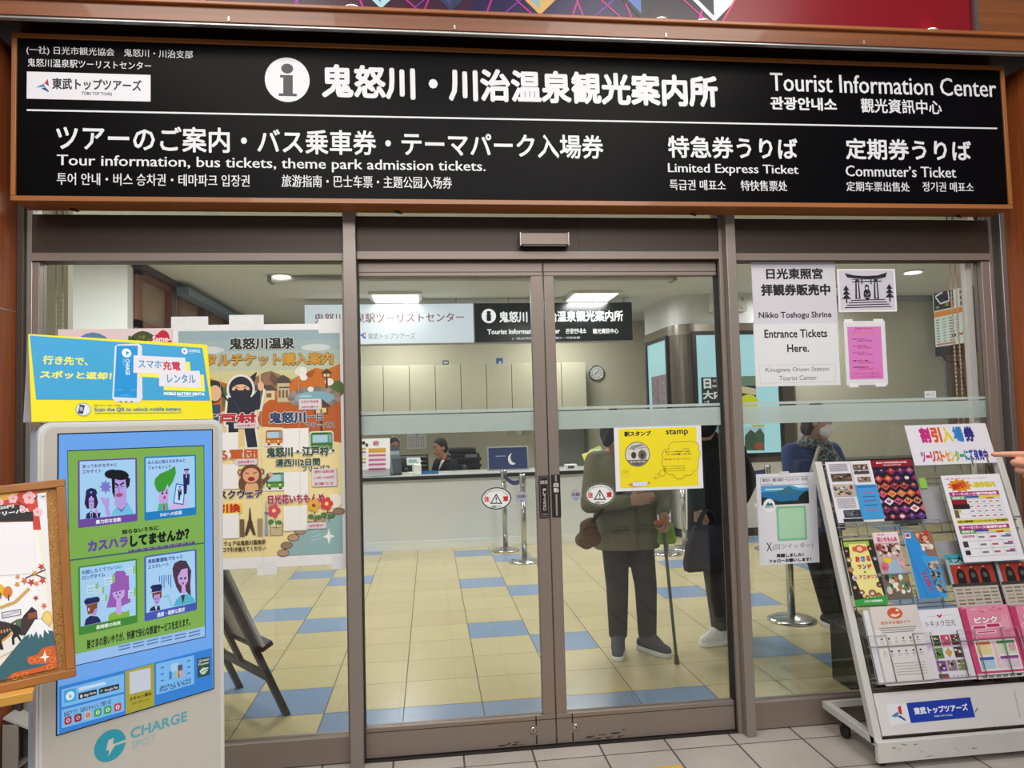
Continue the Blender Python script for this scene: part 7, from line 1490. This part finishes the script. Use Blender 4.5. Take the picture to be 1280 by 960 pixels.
# the woman with mask and scarf
J = dict(head=(2.745, 1.50, 1.435), face=(.75, -.62, -.22), shL=(2.56, 1.55, 1.215), shR=(2.90, 1.60, 1.215), elL=(2.53, 1.48, .97), wrL=(2.66, 1.36, .86), elR=(2.96, 1.52, .97), wrR=(2.88, 1.38, .86),
         pelvis=(2.75, 1.58, .80), hipL=(2.67, 1.57, .79), hipR=(2.83, 1.59, .79), knL=(2.70, 1.50, .43), anL=(2.755, 1.47, .085), toeL=(2.775, 1.32, .03), knR=(2.84, 1.53, .43), anR=(2.90, 1.56, .085), toeR=(2.97, 1.42, .03))
t, hf = person('person', 'person in a blue jacket with white face mask and patterned scarf behind the brochure rack', J, skin='#b98c74', hair=('#2c1f1a', 'bob'), top='#22376b', top_r=1.05, hem=.66, trousers='#111113', shoe=('#17171a', '#c9c8c4'), hands=(((2.66, 1.36, .86), (.75, -.4, 0), (0, .2, -1), (.2, -.4, .6), RELAX, .92, .5), ((2.88, 1.38, .86), (-.75, -.4, 0), (0, .2, -1), (-.2, -.4, .6), RELAX, .92, .5)), vox=.0075)
Hd = V(J['head']); f, u, s_ = hf.v, hf.n, hf.u
link('face_mask', blob([('e', Hd+f*.062-u*.052, (.066, .048, .056), hf), ('e', Hd+f*.09-u*.04, (.032, .026, .036), hf)], M('#e2e2e4', .8), .006, 3, [(Hd+f*.02, -f)]), t)
for k in (-1, 1):
    b = B(); b.tube([Hd+f*.03-u*.03+s_*k*.066, Hd-f*.002-u*.005+s_*k*.082], .0022, M('#e6e6e6', .8), 5); b.build('ear_loop', t)
sc = speckle('#8e948e', '#23262a', 55, .85, 'patterned_scarf', amt=.55)
nk = (V(J['shL'])+V(J['shR']))/2+V((0, -.01, .06)); ring_ = []
pts = [nk+V((.105*math.cos(a), .085*math.sin(a)-.01, .02*math.sin(a*2)-.01)) for a in [k*math.pi/6 for k in range(13)]]
ring_ = [('c', a, .038, b_, .038) for a, b_ in zip(pts, pts[1:])]
ring_ += [('c', nk+V((.03, -.10, -.02)), .042, nk+V((.0, -.145, -.10)), .036), ('c', nk+V((.0, -.145, -.10)), .036, nk+V((-.02, -.155, -.27)), .042), ('c', nk+V((.05, -.10, -.02)), .04, nk+V((.12, -.12, -.14)), .038), ('c', nk+V((.12, -.12, -.14)), .038, nk+V((.15, -.115, -.27)), .042)]
link('scarf', blob(ring_, sc, .009, 3), t)
t = thing('crossbody_bag', 'grey strap and bag worn across by the person in the blue jacket', 'bag', (2.60, 1.42, .70))
b = B(); b.tube([(2.86, 1.60, 1.30), (2.70, 1.42, 1.245), (2.64, 1.40, 1.12), (2.585, 1.39, .98), (2.575, 1.405, .86)], .013, M('#a49f96', .8), 8); b.build('strap', t)
b = B(); b.box(2.51, 2.65, 1.34, 1.42, .70, .87, M('#77716a', .8), bev=.02); b.build('bag_body', t)
# seated clerk in a dark suit
def seated(label, hd, face, reach, top, hair, skin, **k):
    x, y, z = hd; f = V(face).normalized(); s_ = f.cross(V((0, 0, 1))).normalized(); c = V((x, y, 0))-f*.08
    J = dict(head=hd, face=face, shL=tuple(c-s_*.19+V((0, 0, z-.23))), shR=tuple(c+s_*.19+V((0, 0, z-.23))), pelvis=tuple(c-f*.10+V((0, 0, z-.68))))
    for n, sg in (('L', -1), ('R', 1)):
        J['el'+n] = tuple(c+s_*sg*.23+f*.06+V((0, 0, z-.46))); J['wr'+n] = tuple(c+s_*sg*.14+f*reach+V((0, 0, z-.43)))
    hs = [(J['wr'+n], tuple(f), (0, 0, -1), tuple(-s_*sg), RELAX, .95, .5) for n, sg in (('L', -1), ('R', 1))]
    return person('person', label, J, skin=skin, hair=hair, top=top, hem=J['pelvis'][2]-.02, legs=False, hands=hs, vox=.0085, **k), J
(t, hf), J = seated('person in a dark suit and white shirt seated behind the reception counter', (.13, 6.12, 1.165), (-.85, -.5, -.22), .30, '#15171e', ('#211d1a', 'short'), '#a8765a', top_name='suit_jacket')
Hd = V(J['head']); nb = (V(J['shL'])+V(J['shR']))/2
b = B(); b.tube([nb+V((.05, .02, .05)), nb+V((-.045, -.09, .035)), nb+V((-.09, -.10, -.07))], [.016, .02, .008], M('#e6e6e8', .7), 8); b.build('shirt_collar', t)
def chair(x, y, label):
    t = thing('office_chair', label, 'chair', (x, y, 0), 'office chairs'); m = M('#3a3c40', .7)
    b = B(); b.box(x-.23, x+.23, y-.22, y+.22, .40, .47, m, bev=.02); b.build('seat', t)
    b = B(); b.box(x+.16, x+.21, y-.2, y+.2, .58, .92, m, bev=.015); b.box(x+.17, x+.2, y-.03, y+.03, .44, .6, M('#222222', .5)); b.build('backrest', t)
    b = B(); b.tube([(x, y, .06), (x, y, .4)], .03, M('#222222', .5)); b.build('column', t)
    for k in range(5):
        a = k*2*math.pi/5; b = B(); b.tube([(x, y, .08), (x+.26*math.cos(a), y+.26*math.sin(a), .05)], .018, M('#222222', .5)); b.ell((x+.26*math.cos(a), y+.26*math.sin(a), .028), (.027, .027, .027), M('#111111', .5), seg=10, rg=6); b.build('leg', t)
chair(.26, 6.18, 'dark office chair under the clerk in a suit')
(t, hf), J = seated('person with dark hair and a headset seated behind the pink price leaflet', (-.47, 6.05, 1.20), (.35, -.9, -.2), .25, '#2a2c33', ('#141210', 'bob'), '#9a6d52', top_name='blouse')
Hd = V(J['head']); f, u, s_ = hf.v, hf.n, hf.u; b = B()
b.tube([Hd+s_*.088+u*.0, Hd+s_*.075+u*.09, Hd+u*.138, Hd-s_*.075+u*.09, Hd-s_*.088], .006, M('#c9cacb', .4), 8); b.build('headset_band', t)
b = B(); b.tube([Hd+s_*.09-u*.01, Hd+s_*.075+f*.07-u*.05, Hd+s_*.03+f*.11-u*.065], .004, M('#26272a', .5), 6); b.build('microphone_boom', t)
chair(-.50, 6.15, 'dark office chair under the person with a headset')
# the passer-by pointing at the sign card from beside the rack
tipp = at_d(1238.5, 568, 2.0); rgt = V((RIGHT.x, RIGHT.y, 0)).normalized(); fwd = V((-rgt.y, rgt.x, 0)).normalized()
dpt = (-rgt - V((0, 0, -.02)) + fwd*.30).normalized(); palm = (-fwd + V((0, 0, -.12))).normalized(); th = V((0, 0, 1)) - fwd*.12
dd = dpt; pp = (palm - dd*palm.dot(dd)).normalized(); tt = (th - dd*th.dot(dd) - pp*th.dot(pp)).normalized()
sc_ = 1.0
wr = tipp - dd*(.088+.043+.026+.022+.006)*sc_ - tt*.030*sc_ - pp*.006
el = wr + rgt*.21 - V((0, 0, .10)) - fwd*.09; shR = el + rgt*.13 + V((0, 0, .24)) - fwd*.10
sp = shR + rgt*.19 - fwd*.05; shL2 = shR + rgt*.36 - fwd*.1
J = dict(head=tuple(sp+V((-.02, .02, .24))), face=tuple(-rgt*.8+fwd*.6), shL=tuple(shL2), shR=tuple(shR), elR=tuple(el), wrR=tuple(wr), elL=tuple(shL2+rgt*.05-V((0, 0, .27))), wrL=tuple(shL2+rgt*.03-V((0, 0, .50))-rgt*.08),
         pelvis=(sp.x, sp.y, .86), hipL=(sp.x+.09, sp.y-.02, .84), hipR=(sp.x-.09, sp.y+.02, .84), knL=(sp.x+.10, sp.y, .46), knR=(sp.x-.10, sp.y+.02, .46), anL=(sp.x+.11, sp.y-.03, .085), anR=(sp.x-.11, sp.y, .085), toeL=(sp.x+.07, sp.y+.12, .03), toeR=(sp.x-.17, sp.y+.14, .03))
hnds = ((tuple(wr), tuple(dd), tuple(pp), tuple(tt), POINT, sc_, 1.0), (J['wrL'], (0, 0, -1), tuple(-rgt), tuple(fwd), RELAX, 1, .5))
t, hf = person('person', 'pointing hand of a passer-by at the sign card with rainbow letters', J, skin='#c48a72', hair=('#2a2420', 'short'), top='#3c4656', hem=.78, trousers='#2c2d33', shoe=('#2a2a2c', '#c9c9c6'), hands=hnds, vox=.0042)
# nails on the pointing hand
offs = (.030, .010, -.011, -.029); base = (.088, .092, .087, .078); lens = ((.043, .026, .022), (.047, .030, .023), (.043, .028, .022), (.034, .021, .019))
for i in range(4):
    k = wr + dd*base[i] + tt*offs[i]; tot = 0; p_ = k
    for j in range(3):
        tot += POINT[i][j]; cd = dd*math.cos(tot) + pp*math.sin(tot); p_ = p_ + cd*lens[i][j]
    back = -(-dd*math.sin(tot) + pp*math.cos(tot)); c = p_ - cd*.004 + back*.0062
    b = B(); b.ell(c, (.0048, .0066, .0014), M('#dcb3a4', .3), Fr(c, cd.cross(back), cd, back), 12, 6); b.build('fingernail', t)

# ---------------------------------------------------------------- printing belongs to the sheet it is on
UNDER = {'notice_print': 'paper_sheet', 'poster_print': 'paper_sheet', 'cover_print': 'paper_', 'tag_print': 'paper_sheet', 'calendar_print': 'paper_sheet', 'fold_print': 'paper_sheet', 'screen_picture': 'screen', 'front_logo': 'front_glass',
         'logo_print': 'logo_plate', 'clock_hands': 'clock_face', 'caster': 'base_arm', 'belt': 'belt_head', 'card_print': 'front_panel', 'rack_logo': 'front_panel', 'leaflet_print': 'leaflet', 'screen': 'display_head', 'box_print': 'box_cover', 'timetable_print': 'lit_panel', 'posters': 'light_panel'}
for o in [o for o in COL.objects if o.type == 'EMPTY' and o.parent is None]:
    kids = list(o.children)
    for c in kids:
        want = UNDER.get(c.name.split('.')[0])
        if not want: continue
        best = [k for k in kids if k is not c and k.parent is o and (k.name.split('.')[0] == want or (want.endswith('_') and k.name.startswith(want)))]
        if want == 'base_arm' and len(best) == 2:
            cx = sum(v.co.x for v in c.data.vertices)/len(c.data.vertices); best.sort(key=lambda k: abs(sum(v.co.x for v in k.data.vertices)/len(k.data.vertices)-cx))
        if best and not c.children: c.parent = best[0]
